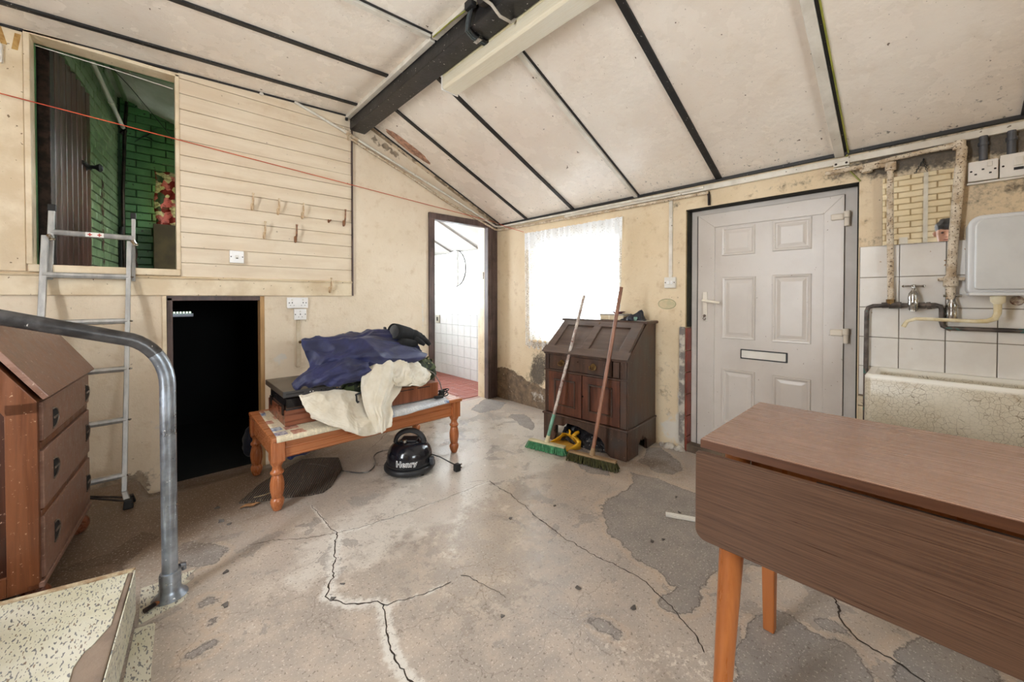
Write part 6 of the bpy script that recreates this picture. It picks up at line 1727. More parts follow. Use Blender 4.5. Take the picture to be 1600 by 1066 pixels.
o.modifiers.new('thick', 'SOLIDIFY').thickness = 0.0012
tag(o, 'crumpled newspaper under the wooden box at the right end of the pine table', 'newspaper')
rp = thing('record_player', 'brown wooden record player with smoked lid at the left end of the pine table', 'record player', (-2.15, -0.69, ZB + 0.002))
obj('plinth', MB().box(-2.365, -1.94, -0.905, -0.475, 0.412, 0.500), SAPELEH, rp, bevel=0.003)
obj('deck', MB().box(-2.358, -1.947, -0.898, -0.482, 0.500, 0.508), MATTBLK, rp)
SMOKE = M('smoked_lid', (40, 36, 36), (24, 22, 22), 0.12, spec=0.6)
obj('lid', MB().prism([(-2.355, -0.893, 0.509), (-2.355, -0.885, 0.566), (-2.355, -0.485, 0.574), (-2.355, -0.485, 0.509)], (0.405, 0, 0)), SMOKE, rp, bevel=0.005)
obj('lid_rim', MB().box(-2.358, -1.947, -0.897, -0.481, 0.508, 0.514), M('lid_rim_brown', (86, 60, 46), (64, 44, 34), 0.3), rp, bevel=0.002)
for y in (-0.86, -0.56):
    obj('hinge_clip', MB().box(-2.372, -2.362, y - 0.015, y + 0.015, 0.47, 0.53), DKMETAL, rp, bevel=0.003)
for x in (-2.33, -1.975):
    for y in (-0.87, -0.51):
        obj('foot', MB().cyl((x, y, 0.4068), (x, y, 0.413), 0.014, n=12), RUBBER, rp)
dv = thing('video_player', 'flat grey brown video player lying on the record player lid', 'video player', (-2.22, -0.68, 0.577))
obj('casing', MB().box(-2.375, -2.055, -0.905, -0.44, 0.5785, 0.612), M('brown_grey_metal', (96, 84, 72), (82, 70, 60), 0.38, metal=0.3, scale=6), dv, bevel=0.003)
fp = obj('front_panel', MB().box(-2.376, -2.054, -0.915, -0.904, 0.578, 0.613), M('charcoal_plastic', (62, 60, 60), (50, 48, 48), 0.35), dv, bevel=0.003)
mb = MB()
mb.box(-2.362, -2.27, -0.9165, -0.914, 0.594, 0.602)
obj('disc_slot', mb, RUBBER, fp)
for x in (-2.235, -2.22):
    obj('indicator', MB().box(x - .003, x + .003, -0.917, -0.914, 0.592, 0.598), WHITEPL, fp)
for x in (-2.175, -2.15, -2.105, -2.085, -2.068):
    obj('button', MB().cyl((x, -0.914, 0.596), (x, -0.919, 0.596), 0.005, n=10), RUBBER if x < -2.1 else CHROME, fp)
obj('label_strip', MB().box(-2.32, -2.235, -0.50, -0.488, 0.612, 0.6126), M('label_pale', (150, 140, 126), (130, 120, 106), 0.5), dv)
wbx = thing('wooden_box', 'reddish brown veneered box with two slots at the right end of the pine table', 'box', (-1.555, -0.80, ZB + 0.003))
obj('body', MB().box(-1.735, -1.375, -0.94, -0.66, 0.417, 0.527), SAPELE, wbx, bevel=0.0025)
obj('end_panel', MB().box(-1.752, -1.735, -0.942, -0.66, 0.417, 0.527), M('pale_end_board', (214, 204, 188), (196, 184, 166), 0.6), wbx, bevel=0.002)
for a, b in ((-1.675, -1.575), (-1.545, -1.445)):
    obj('slot', MB().box(a, b, -0.9412, -0.938, 0.504, 0.509), RUBBER, wbx)
# cables at the right end
cb_ = thing('mains_cable', 'black mains cable coiled at the right end of the pine table', 'cable', (-1.33, -0.90, ZB))
obj('cable', MB().tube([(-1.42, -0.72, 0.56), (-1.36, -0.755, 0.595), (-1.325, -0.80, 0.565), (-1.31, -0.86, 0.50), (-1.315, -0.90, 0.44), (-1.32, -0.92, 0.425)], 0.004, 8), M('cable_grey', (60, 58, 56), (150, 148, 144), 0.4, scale=4), cb_, smooth=True)
for k, (r, z) in enumerate(((0.045, 0.425), (0.038, 0.433), (0.05, 0.441))):
    obj('cable_loop', MB().tube([(-1.315 + r * math.cos(a), -0.90 + 0.9 * r * math.sin(a), z + 0.012 * math.sin(a + k)) for a in np.linspace(0, 2 * PI, 25)], 0.004, 6, cap=False), RUBBER, cb_, smooth=True)
obj('adaptor', MB().box(-1.355, -1.325, -0.95, -0.915, 0.416, 0.46), RUBBER, cb_, bevel=0.004)
obj('adaptor', MB().box(-1.43, -1.365, -1.0, -0.965, 0.419, 0.436), RUBBER, cb_, bevel=0.004)
# ---- soft things: lofted lumps fused into one skin, then creased
def ridged(p, s):
    q = p * s
    return 1 - abs(noise.noise(q)) * 2
def lump(parts, voxel=0.014, amp=0.02, s=Vector((9, 9, 9)), fine=0.006, floorz=None, smooth_it=6):
    mb = MB()
    for pts, rs, sq in parts:
        # rounded ends
        P = [Vector(p) for p in pts]
        d0 = (P[0] - P[1]).normalized()
        d1 = (P[-1] - P[-2]).normalized()
        P = [P[0] + d0 * rs[0] * 0.6] + P + [P[-1] + d1 * rs[-1] * 0.6]
        mb.tube(P, [rs[0] * 0.5] + list(rs) + [rs[-1] * 0.5], 18, squash=sq)
    me = mesh_of(mb, 'lump_tmp')
    o = bpy.data.objects.new('lump_tmp', me)
    COL.objects.link(o)
    r = o.modifiers.new('r', 'REMESH'); r.mode = 'VOXEL'; r.voxel_size = voxel
    q = o.modifiers.new('s', 'SMOOTH'); q.iterations = smooth_it; q.factor = 0.5
    dg = bpy.context.evaluated_depsgraph_get()
    nm = bpy.data.meshes.new_from_object(o.evaluated_get(dg))
    bpy.data.objects.remove(o)
    for v in nm.vertices:
        p = v.co.copy()
        n = v.normal
        k = amp * (ridged(Vector((p.x * s.x, p.y * s.y, p.z * s.z)) + noise.noise_vector(p * 4) * 0.7, 1) - 0.55)
        k += fine * noise.noise(p * 34)
        v.co = p + n * k
        if floorz is not None and v.co.z < floorz:
            v.co.z = floorz
    b = MB()
    b.bm.from_mesh(nm)
    bpy.data.meshes.remove(nm)
    return b
def clothmat(name, c1, c2, rough=0.85, sheen=0.3):
    m = M(name, c1, c2, rough, scale=10, bmp=0.12, bscale=160)
    m.node_tree.nodes['Principled BSDF'].inputs['Sheen Weight'].default_value = sheen
    return m
def camo(name):
    m, nt, b = newmat(name, 0.85)
    v = coords(nt, 'Object')
    col = mix(nt, mr(nt, tex(nt, 15, 3, 0.5, v, 1.0), 0.49, 0.51), lin((70, 80, 46)), lin((36, 44, 28)))
    col = mix(nt, mr(nt, tex(nt, 19, 3, 0.5, nd(nt, 'ShaderNodeMapping', {'Vector': v, 'Location': (5, 2, 9)}).outputs[0], 1.0), 0.56, 0.58), col, lin((22, 22, 18)))
    col = mix(nt, mr(nt, tex(nt, 17, 3, 0.5, nd(nt, 'ShaderNodeMapping', {'Vector': v, 'Location': (1, 8, 4)}).outputs[0], 1.0), 0.62, 0.64), col, lin((150, 142, 104)))
    nt.links.new(col, b.inputs['Base Color'])
    bump(nt, b, tex(nt, 120, 3, 0.6, v), 0.15)
    return m
CAMO = camo('camouflage_cloth')
NAVY = clothmat('navy_cotton', (38, 42, 86), (28, 31, 64), 0.55, 0.1)
tag(obj('camouflage_jacket', lump([
    ([(-2.10, -0.84, 0.50), (-1.98, -0.84, 0.53), (-1.85, -0.82, 0.55), (-1.70, -0.72, 0.56), (-1.5, -0.62, 0.58), (-1.34, -0.58, 0.57)], [0.06, 0.085, 0.10, 0.12, 0.11, 0.085], 0.95),
    ([(-1.95, -0.6, 0.56), (-1.7, -0.55, 0.60), (-1.45, -0.52, 0.58)], [0.12, 0.13, 0.10], 1.0),
    ([(-1.36, -0.58, 0.62), (-1.26, -0.56, 0.58), (-1.22, -0.55, 0.49)], [0.085, 0.085, 0.06], 0.9),
    ([(-2.08, -0.7, 0.66), (-1.85, -0.72, 0.67), (-1.62, -0.7, 0.64)], [0.06, 0.08, 0.08], 0.9)], amp=0.03, floorz=ZB + 0.012), CAMO, smooth='all'), 'camouflage patterned jacket under the navy one in the heap on the pine table', 'jacket')
tag(obj('jacket_strap', MB().tube([(-1.86, -0.93, 0.645), (-1.90, -0.955, 0.60), (-1.915, -0.965, 0.56), (-1.99, -0.975, 0.545), (-2.0, -1.0, 0.512), (-1.99, -1.01, 0.50)], [0.010, 0.012, 0.010, 0.008, 0.010, 0.012], 8, squash=0.5), clothmat('black_strap', (28, 27, 26), (18, 17, 17)), smooth=True), 'black strap hanging from the camouflage jacket over the white sheet', 'strap')
def catmull(P, t):
    n = len(P) - 1
    i = min(int(t), n - 1)
    f = t - i
    p0, p1, p2, p3 = P[max(i - 1, 0)], P[i], P[i + 1], P[min(i + 2, n)]
    return 0.5 * ((2 * p1) + (p2 - p0) * f + (2 * p0 - 5 * p1 + 4 * p2 - p3) * f * f + (3 * p1 - p0 - 3 * p2 + p3) * f ** 3)
def patch(rows, nu, nv):
    R = [[Vector(p) for p in r] for r in rows]
    cols = [[catmull(r, (len(r) - 1) * i / nu) for i in range(nu + 1)] for r in R]
    return [[catmull([c[i] for c in cols], (len(cols) - 1) * j / nv) for j in range(nv + 1)] for i in range(nu + 1)]
def creased(rows, nu, nv, amp, su, sv, sh, fine=0.004, seed=0.0, hem=0.0):
    """a cloth panel through control rows, creased along its own normal"""
    G = patch(rows, nu, nv)
    out = []
    for i in range(nu + 1):
        r_ = []
        for j in range(nv + 1):
            p = G[i][j]
            n = (G[min(i + 1, nu)][j] - G[max(i - 1, 0)][j]).cross(G[i][min(j + 1, nv)] - G[i][max(j - 1, 0)])
            n = n.normalized() if n.length > 1e-9 else Vector((0, -1, 0))
            if n.dot(Vector((-0.4, -0.9, 0.5))) < 0:
                n = -n
            u, v = i / nu, j / nv
            wv = noise.noise_vector(Vector((u * 2.5, v * 2.5, seed + 9))) * 0.35
            q = Vector((u * su + sh * v + wv.x, v * sv - 0.3 * sh * u + wv.y, seed))
            r1 = 1 - abs(noise.noise(q)) * 3.4
            r2 = 1 - abs(noise.noise(q * 2.3 + Vector((4, 1, 2)))) * 3.0
            d = amp * (max(r1, -0.6) + 0.45 * max(r2, -0.6)) + fine * noise.noise(Vector((u * 22, v * 22, seed + 3)))
            if hem and (j > nv - 2 or i < 1 or i > nu - 1):
                d += hem
            r_.append(p + n * d)
        out.append(r_)
    mb = MB()
    mb.grid(out)
    return mb
SHEETM = clothmat('white_sheet_cloth', (216, 209, 194), (206, 196, 176), 0.7, 0.1)
ws = thing('white_sheet', 'creased off white sheet draped over the front of the heap on the pine table', 'sheet', (-1.85, -1.0, 0.33))
def clothpart(name, mb, m, par, th=0.003):
    o = obj(name, mb, m, par, smooth='all', recalc=False)
    o.modifiers.new('thick', 'SOLIDIFY').thickness = th
    return o
clothpart('front_drape', creased([
 [(-2.306,-0.955,0.588),(-2.245,-0.955,0.589),(-2.174,-0.950,0.591),(-2.086,-0.940,0.590),(-2.013,-0.950,0.564),(-1.90,-0.955,0.533)],
 [(-2.303,-0.985,0.568),(-2.241,-1.000,0.552),(-2.171,-1.020,0.536),(-2.102,-1.030,0.525),(-2.031,-1.040,0.498),(-1.91,-1.030,0.477)],
 [(-2.291,-1.000,0.532),(-2.235,-1.050,0.503),(-2.173,-1.090,0.484),(-2.098,-1.100,0.456),(-2.028,-1.110,0.432),(-1.91,-1.100,0.409)],
 [(-2.280,-1.020,0.498),(-2.221,-1.080,0.463),(-2.157,-1.125,0.438),(-2.084,-1.140,0.403),(-2.012,-1.145,0.377),(-1.90,-1.140,0.359)],
 [(-2.255,-1.000,0.456),(-2.207,-1.090,0.444),(-2.141,-1.130,0.406),(-2.072,-1.145,0.368),(-2.007,-1.150,0.335),(-1.90,-1.145,0.332)]], 110, 70, 0.012, 2.4, 0.7, 1.5, 0.002, 2.0), SHEETM, ws)
clothpart('hanging_fold', creased([
 [(-1.879,-0.860,0.713),(-1.800,-0.860,0.730),(-1.708,-0.840,0.744),(-1.611,-0.820,0.732)],
 [(-1.937,-0.930,0.646),(-1.891,-0.990,0.649),(-1.792,-0.980,0.642),(-1.658,-0.930,0.599)],
 [(-1.949,-0.970,0.573),(-1.921,-1.060,0.568),(-1.834,-1.050,0.544),(-1.712,-0.980,0.519)],
 [(-1.965,-1.060,0.497),(-1.951,-1.130,0.494),(-1.900,-1.140,0.478),(-1.823,-1.080,0.466)],
 [(-1.955,-1.120,0.415),(-1.938,-1.170,0.415),(-1.890,-1.170,0.416),(-1.825,-1.120,0.419)],
 [(-1.936,-1.130,0.343),(-1.923,-1.180,0.338),(-1.887,-1.180,0.352),(-1.843,-1.140,0.372)]], 70, 110, 0.015, 2.6, 0.7, 0.7, 0.002, 11.0), SHEETM, ws)
clothpart('top_fold', creased([
 [(-1.74,-0.790,0.700),(-1.601,-0.750,0.715),(-1.498,-0.730,0.690),(-1.390,-0.710,0.625),(-1.334,-0.710,0.565)],
 [(-1.76,-0.900,0.683),(-1.657,-0.900,0.692),(-1.558,-0.880,0.660),(-1.459,-0.860,0.598),(-1.376,-0.820,0.552)],
 [(-1.76,-0.960,0.623),(-1.669,-0.970,0.606),(-1.597,-0.970,0.596),(-1.516,-0.950,0.564),(-1.430,-0.900,0.552)],
 [(-1.74,-0.970,0.561),(-1.663,-0.975,0.545),(-1.608,-0.980,0.546),(-1.548,-0.970,0.527),(-1.475,-0.940,0.537)]], 90, 70, 0.016, 3.4, 2.2, 1.0, 0.003, 21.0), SHEETM, ws)
nj = thing('navy_jacket', 'navy blue jacket lying across the top of the heap on the pine table', 'jacket', (-1.85, -0.78, 0.6))
obj('inner_bulk', lump([
    ([(-2.13, -0.73, 0.79), (-2.03, -0.72, 0.795), (-1.90, -0.70, 0.80), (-1.74, -0.68, 0.82), (-1.60, -0.66, 0.80)], [0.045, 0.06, 0.065, 0.06, 0.05], 0.9),
    ([(-2.06, -0.78, 0.72), (-1.9, -0.76, 0.74), (-1.75, -0.74, 0.74), (-1.60, -0.72, 0.72), (-1.48, -0.70, 0.69)], [0.06, 0.075, 0.075, 0.06, 0.04], 0.95),
    ([(-2.20, -0.86, 0.645), (-2.08, -0.86, 0.67), (-1.9, -0.85, 0.68)], [0.03, 0.045, 0.05], 0.9)], voxel=0.014, amp=0.012), NAVY, nj, smooth='all')
clothpart('body', creased([
 [(-2.116,-0.640,0.850),(-1.988,-0.60,0.86),(-1.851,-0.58,0.87),(-1.711,-0.58,0.88),(-1.561,-0.60,0.86),(-1.428,-0.62,0.80)],
 [(-2.116,-0.700,0.875),(-1.988,-0.680,0.881),(-1.851,-0.660,0.893),(-1.711,-0.660,0.912),(-1.561,-0.660,0.884),(-1.428,-0.660,0.806)],
 [(-2.249,-0.780,0.872),(-2.120,-0.780,0.857),(-1.957,-0.770,0.860),(-1.801,-0.760,0.861),(-1.621,-0.760,0.810),(-1.418,-0.740,0.718)],
 [(-2.239,-0.820,0.820),(-2.139,-0.840,0.804),(-2.011,-0.860,0.802),(-1.844,-0.860,0.795),(-1.651,-0.840,0.738),(-1.391,-0.780,0.695)],
 [(-2.191,-0.800,0.706),(-2.158,-0.840,0.735),(-2.057,-0.880,0.744),(-1.882,-0.900,0.744),(-1.694,-0.880,0.694),(-1.541,-0.820,0.678)],
 [(-2.170,-0.780,0.689),(-2.108,-0.800,0.696),(-1.991,-0.860,0.677),(-1.853,-0.880,0.683),(-1.708,-0.860,0.649),(-1.600,-0.820,0.660)]], 130, 90, 0.027, 2.2, 2.4, 1.8, 0.003, 31.0), NAVY, nj)
clothpart('sleeve', creased([
 [(-2.146,-0.800,0.745),(-2.069,-0.800,0.760),(-1.948,-0.800,0.764),(-1.796,-0.800,0.749)],
 [(-2.292,-0.860,0.647),(-2.205,-0.900,0.710),(-2.074,-0.930,0.721),(-1.891,-0.920,0.713)],
 [(-2.303,-0.880,0.622),(-2.216,-0.940,0.664),(-2.085,-0.960,0.671),(-1.886,-0.940,0.682)],
 [(-2.253,-0.870,0.622),(-2.182,-0.920,0.622),(-2.059,-0.940,0.622),(-1.870,-0.920,0.640)],
 [(-2.220,-0.800,0.620),(-2.140,-0.840,0.622),(-2.008,-0.850,0.622),(-1.844,-0.860,0.640)]], 90, 60, 0.018, 2.2, 2.0, 2.0, 0.003, 41.0), NAVY, nj)
tag(obj('dark_scarf', lump([([(-1.70, -0.62, 0.875), (-1.64, -0.62, 0.895), (-1.60, -0.62, 0.86), (-1.52, -0.62, 0.855)], [0.025, 0.035, 0.03, 0.03], 0.9)], voxel=0.01, amp=0.014, smooth_it=3), clothmat('charcoal_knit', (40, 37, 34), (26, 24, 23)), smooth='all'), 'dark charcoal knit scarf behind the navy jacket on the heap', 'scarf')
gl = thing('glove', 'pair of black woollen gloves on top of the heap', 'glove', (-1.45, -0.64, 0.72))
KNIT = clothmat('black_wool', (24, 24, 25), (12, 12, 13), 0.95, 0.03)
mb = MB()
mb.tube([(-1.575, -0.66, 0.872), (-1.545, -0.655, 0.868), (-1.51, -0.65, 0.86), (-1.47, -0.645, 0.85), (-1.43, -0.64, 0.835)], [0.062, 0.060, 0.056, 0.052, 0.045], 20, cap=False, squash=0.8)
o = obj('cuff', mb, KNIT, gl, smooth='all', recalc=False)
o.modifiers.new('thick', 'SOLIDIFY').thickness = -0.006
obj('lining', MB().tube([(-1.568, -0.66, 0.871), (-1.50, -0.65, 0.858)], [0.054, 0.04], 18, squash=0.8), clothmat('grey_lining', (58, 58, 60), (40, 40, 42)), gl, smooth='all')
obj('palm', lump([([(-1.47, -0.645, 0.85), (-1.42, -0.645, 0.835), (-1.385, -0.65, 0.82)], [0.046, 0.05, 0.04], 0.75)], voxel=0.008, amp=0.006, smooth_it=3), KNIT, gl, smooth='all')
for k, (dy, dz, ln) in enumerate(((-0.045, -0.012, 0.075), (-0.015, 0.006, 0.085), (0.016, 0.016, 0.08), (0.045, 0.014, 0.065))):
    obj('finger', MB().tube([(-1.405, -0.65 + dy * .8, 0.825 + dz), (-1.37, -0.65 + dy, 0.815 + dz), (-1.35 - 0.005 * k, -0.652 + dy, 0.796 + dz), (-1.405 + ln * 0.85, -0.655 + dy * 1.1, 0.782 + dz)], [0.017, 0.0165, 0.0155, 0.011], 10), KNIT, gl, smooth='all')
obj('thumb', MB().tube([(-1.44, -0.685, 0.82), (-1.41, -0.705, 0.795), (-1.385, -0.71, 0.777)], [0.018, 0.017, 0.011], 10), KNIT, gl, smooth='all')
obj('under_glove', lump([([(-1.54, -0.69, 0.80), (-1.49, -0.69, 0.79), (-1.44, -0.68, 0.785)], [0.034, 0.04, 0.03], 0.7)], voxel=0.009, amp=0.01, smooth_it=3), KNIT, gl, smooth='all')
gl.scale = (1.18, 1.18, 1.18)
gl.location = (-1.468, -0.69, 0.722)
# ------------------------------------------------------------------ vacuum cleaner
VX, VY = -1.662, -1.045
vc = thing('vacuum_cleaner', 'glossy black domed vacuum cleaner with white lettering on the floor', 'vacuum cleaner', (VX, VY, 0))
obj('base', MB().lathe([(0.0, 0.012), (0.145, 0.012), (0.158, 0.018), (0.166, 0.030), (0.166, 0.044), (0.160, 0.052), (0.150, 0.056), (0, 0.056)], (VX, VY, 0), 48), MATTBLK, vc, smooth=True)
obj('rim', MB().lathe([(0.146, 0.057), (0.152, 0.060), (0.152, 0.068), (0.146, 0.071)], (VX, VY, 0), 48), MATTBLK, vc, smooth=True)
DOME = [(0.146, 0.071), (0.146, 0.10), (0.143, 0.125), (0.134, 0.150), (0.118, 0.170), (0.095, 0.184), (0.070, 0.190), (0.066, 0.196), (0.06, 0.200), (0.0, 0.202)]
obj('dome', MB().lathe(DOME, (VX, VY, 0), 48), GLOSSBLK, vc, smooth=True)
RV = Vector((0.732, -0.681, 0))
FV = Vector((-0.47, -0.883, 0))
ar = []
for a in np.linspace(math.radians(8), math.radians(172), 17):
    ar.append(Vector((VX, VY, 0.165)) + RV * (0.098 * math.cos(a)) + Vector((0, 0, 0.098 * math.sin(a) ** 0.85)))
obj('carry_handle', MB().tube(ar, 0.0125, 12, squash=1.5), MATTBLK, vc, smooth=True)
c = Vector((VX, VY, 0))
T = Matrix.Translation(c) @ Matrix.Rotation(math.atan2(RV.y, RV.x), 4, 'Z')
obj('switch_plate', MB(T).box(-0.055, 0.055, -0.045, 0.045, 0.198, 0.212), MATTBLK, vc, bevel=0.008, seg=3)
obj('switch', MB(T).lathe([(0.014, 0.205), (0.014, 0.218), (0.010, 0.222), (0, 0.222)], (-0.02, -0.045, -0.006), 14), CHROME, vc, smooth=True)
obj('side_clip', MB(T).box(0.140, 0.168, -0.05, -0.015, 0.05, 0.098), M('clip_grey', (70, 74, 82), (50, 52, 58), 0.35), vc, bevel=0.005)
for x, y in ((-0.10, -0.08), (0.10, -0.08), (0.0, 0.12)):
    obj('castor', MB(T).lathe([(0.0, 0.0006), (0.012, 0.001), (0.016, 0.008), (0.012, 0.014), (0, 0.016)], (x, y, 0), 12), RUBBER, vc, smooth=True)
def dome_r(z):
    for (r0, z0), (r1, z1) in zip(DOME, DOME[1:]):
        if z0 <= z <= z1:
            return r0 + (r1 - r0) * (z - z0) / (z1 - z0)
    return 0.146
def dome_text(body, size, z0, lift, offs, m, name):
    cu_ = bpy.data.curves.new('lettering', 'FONT')
    cu_.body = body; cu_.size = size; cu_.offset = offs; cu_.align_x = 'CENTER'
    cu_.space_character = 1.07; cu_.resolution_u = 6
    o = bpy.data.objects.new('lettering', cu_)
    COL.objects.link(o)
    dg = bpy.context.evaluated_depsgraph_get()
    me = bpy.data.meshes.new_from_object(o.evaluated_get(dg))
    bpy.data.objects.remove(o)
    mb = MB()
    mb.bm.from_mesh(me)
    bmesh.ops.subdivide_edges(mb.bm, edges=[e for e in mb.bm.edges if e.calc_length() > 0.01], cuts=2)
    a0 = math.atan2(FV.y, FV.x) - 0.16
    for v in mb.bm.verts:
        z = z0 + v.co.y
        r = dome_r(z) + lift
        a = a0 + v.co.x / 0.146
        v.co = Vector((VX + r * math.cos(a), VY + r * math.sin(a), z))
    return obj(name, mb, m, vc, recalc=False)
dome_text('Henry', 0.050, 0.078, 0.0006, 0.0026, M('letter_white', (240, 240, 240), (232, 232, 232), 0.4), 'lettering_outline')
dome_text('Henry', 0.050, 0.078, 0.0014, -0.0003, M('letter_black', (16, 16, 18), (12, 12, 14), 0.4), 'lettering')
cd = thing('mains_lead', 'black lead with a plug trailing from the vacuum cleaner', 'cable', (-1.46, -1.24, 0))
e0 = c + RV * 0.135 + Vector((0, 0, 0.105))
obj('lead', MB().tube([e0, (-1.515, -1.185, 0.085), (-1.475, -1.23, 0.055), (-1.452, -1.262, 0.040)], 0.0042, 8), RUBBER, cd, smooth=True)
pg = obj('plug', MB().box(-1.465, -1.425, -1.298, -1.262, 0.0008, 0.048), MATTBLK, cd, bevel=0.006, seg=3)
for dz in (0.012, 0.034):
    obj('plug_pin', MB().box(-1.425, -1.408, -1.284, -1.278, dz, dz + 0.006), BRASS, pg)
lead2 = [(-2.15, -0.50, 0.006), (-2.09, -0.58, 0.006), (-2.02, -0.74, 0.006), (-1.95, -0.86, 0.006), (-1.89, -0.90, 0.006), (-1.83, -0.86, 0.006), (-1.785, -0.78, 0.006), (-1.76, -0.70, 0.008), (-1.73, -0.70, 0.03), (-1.70, -0.80, 0.07), (-1.69, -0.90, 0.09)]
tag(obj('lead', MB().tube([catmull([Vector(p) for p in lead2], (len(lead2) - 1) * i / 60) for i in range(61)], 0.0042, 8), M('grey_lead', (60, 54, 50), (150, 144, 138), 0.45, scale=5, lo=0.5, hi=0.6), smooth=True), 'grey lead curling over the floor from under the pine table to the vacuum', 'cable')
# mat, rags and crumbs on the floor
def matmat():
    m, nt, b = newmat('ribbed_rubber_mat', 0.8)
    v = coords(nt, 'Object')
    w = nd(nt, 'ShaderNodeMapping', {'Vector': v, 'Rotation': (0, 0, 0.5)}).outputs[0]
    s = nd(nt, 'ShaderNodeTexWave', {'Vector': w, 'Scale': 26.0, 'Distortion': 0.6})
    col = mix(nt, s.outputs[1], lin((56, 47, 40)), lin((96, 82, 70)))
    col = mix(nt, mr(nt, tex(nt, 40, 3, 0.6, v), 0.62, 0.68), col, lin((112, 96, 80)))
    nt.links.new(col, b.inputs['Base Color'])
    bump(nt, b, s.outputs[1], 0.8, 0.006)
    return m
tag(obj('rubber_mat', MB().prism([(x, y, 0.0008) for x, y in ((-2.573, -0.79), (-2.47, -0.855), (-2.383, -0.893), (-2.25, -0.97), (-2.19, -0.985), (-2.13, -0.94), (-2.06, -0.84), (-1.996, -0.75), (-1.965, -0.62), (-1.95, -0.54), (-2.05, -0.45), (-2.15, -0.40), (-2.30, -0.50), (-2.444, -0.62))], (0, 0, 0.009)), matmat(), bevel=0.002), 'dark ribbed rubber mat on the floor under the pine table', 'mat')
tag(obj('blue_rag', lump([([(-2.22, -0.36, 0.035), (-2.14, -0.33, 0.04), (-2.04, -0.30, 0.035)], [0.03, 0.045, 0.03], 0.7)], voxel=0.01, amp=0.014, floorz=0.001, smooth_it=3), clothmat('deep_blue_rag', (28, 40, 92), (18, 26, 62)), smooth='all'), 'deep blue rag on the floor beneath the pine table', 'rag')
tag(obj('dark_blue_bag', lump([([(-2.37, 0.16, -0.03), (-2.36, 0.16, 0.06), (-2.36, 0.16, 0.13)], [0.06, 0.065, 0.04], 0.9)], voxel=0.012, amp=0.014, floorz=-0.118, smooth_it=3), clothmat('dim_blue', (18, 24, 46), (10, 14, 28)), smooth='all'), 'dark blue bag slumped inside the black cellar opening', 'bag')
lf_ = MB()
lf_.grid([[(-2.575 + 0.09 * i / 6, -0.86 - 0.012 * (1 - abs(i - 3) / 3.2) * (j - 2) / 2 * 2 - 0.02 * i / 6, 0.004 + 0.006 * math.sin(i * 0.9) ** 2 + 0.003 * abs(j - 2)) for j in range(5)] for i in range(7)])
o = obj('dry_leaf', lf_, M('dry_leaf', (158, 116, 76), (122, 84, 52), 0.8), smooth='all', recalc=False)
o.modifiers.new('thick', 'SOLIDIFY').thickness = 0.0006
tag(o, 'dry brown leaf lying by the near leg of the pine table', 'leaf')
tag(obj('straw', MB().tube([(-2.50, -0.79, 0.011), (-2.45, -0.80, 0.012), (-2.415, -0.79, 0.0115)], 0.0018, 5), M('pale_straw', (196, 176, 140), (176, 154, 116), 0.8)), 'pale straw lying on the dark rubber mat', 'straw')
CHIP = M('concrete_chip', (112, 106, 102), (84, 78, 74), 0.9)
for (x, y, s) in ((-2.665, -0.931, 0.02), (-2.64, -0.992, 0.014), (-1.69, -2.46, 0.014), (-1.62, -2.66, 0.012), (-2.42, -1.86, 0.012), (-2.36, -1.80, 0.013), (-0.72, -2.42, 0.012), (-0.86, -2.50, 0.01), (-1.56, -1.93, 0.011), (-2.72, -1.62, 0.018), (-2.0, -2.36, 0.01), (-2.66, -0.76, 0.014), (-1.30, -2.0, 0.01), (-1.20, -2.52, 0.012), (-1.15, -2.55, 0.01), (-2.70, -1.40, 0.014)):
    mb = MB()
    k = rng.integers(5, 8)
    ang = np.sort(rng.random(k) * 2 * PI)
    mb.prism([(x + s * math.cos(a) * (0.6 + 0.6 * rng.random()), y + s * math.sin(a) * (0.6 + 0.6 * rng.random()), float(floor_z(np.array(x), np.array(y))) + 0.0008) for a in ang], (0.001, 0, 0.004))
    obj('chip', mb, CHIP, floor)
# ------------------------------------------------------------------ the photographer, seen in the wall mirror
pn = thing('person', 'dark haired person in a dark top, reflected in the wall mirror', 'person', (-3.22, -3.52, 0), 0, world=False)
def skin_mesh(name, verts, edges_, radii, m, parent, root=0, sub=2):
    me = bpy.data.meshes.new(name)
    me.from_pydata(verts, edges_, [])
    o = bpy.data.objects.new(name, me)
    COL.objects.link(o)
    o.parent = parent
    md = o.modifiers.new('skin', 'SKIN')
    md.use_smooth_shade = True
    for i, r in enumerate(radii):
        me.skin_vertices[0].data[i].radius = (r, r) if not hasattr(r, '__len__') else r
    me.skin_vertices[0].data[root].use_root = True
    sb_ = o.modifiers.new('sub', 'SUBSURF'); sb_.levels = sb_.render_levels = sub
    me.materials.append(m)
    return o
SKIN = M('skin', (196, 148, 124), (184, 134, 110), 0.5, scale=20)
V_, E_, R_ = [], [], []
def av(p, r, j=None):
    V_.append(p); R_.append(r)
    if j is not None:
        E_.append((j, len(V_) - 1))
    return len(V_) - 1
pel = av((0, 0, 0.86), (0.10, 0.15))
ab = av((0.01, 0, 1.0), (0.095, 0.135), pel); che = av((0.0, 0, 1.18), (0.105, 0.165), ab); nb_i = av((-0.01, 0, 1.33), (0.06, 0.08), che)
nk = av((0.0, 0, 1.40), 0.050, nb_i); hb_i = av((0.012, 0, 1.47), 0.062, nk); hm = av((0.02, 0, 1.54), (0.088, 0.072), hb_i); ht = av((0.01, 0, 1.605), (0.075, 0.066), hm)
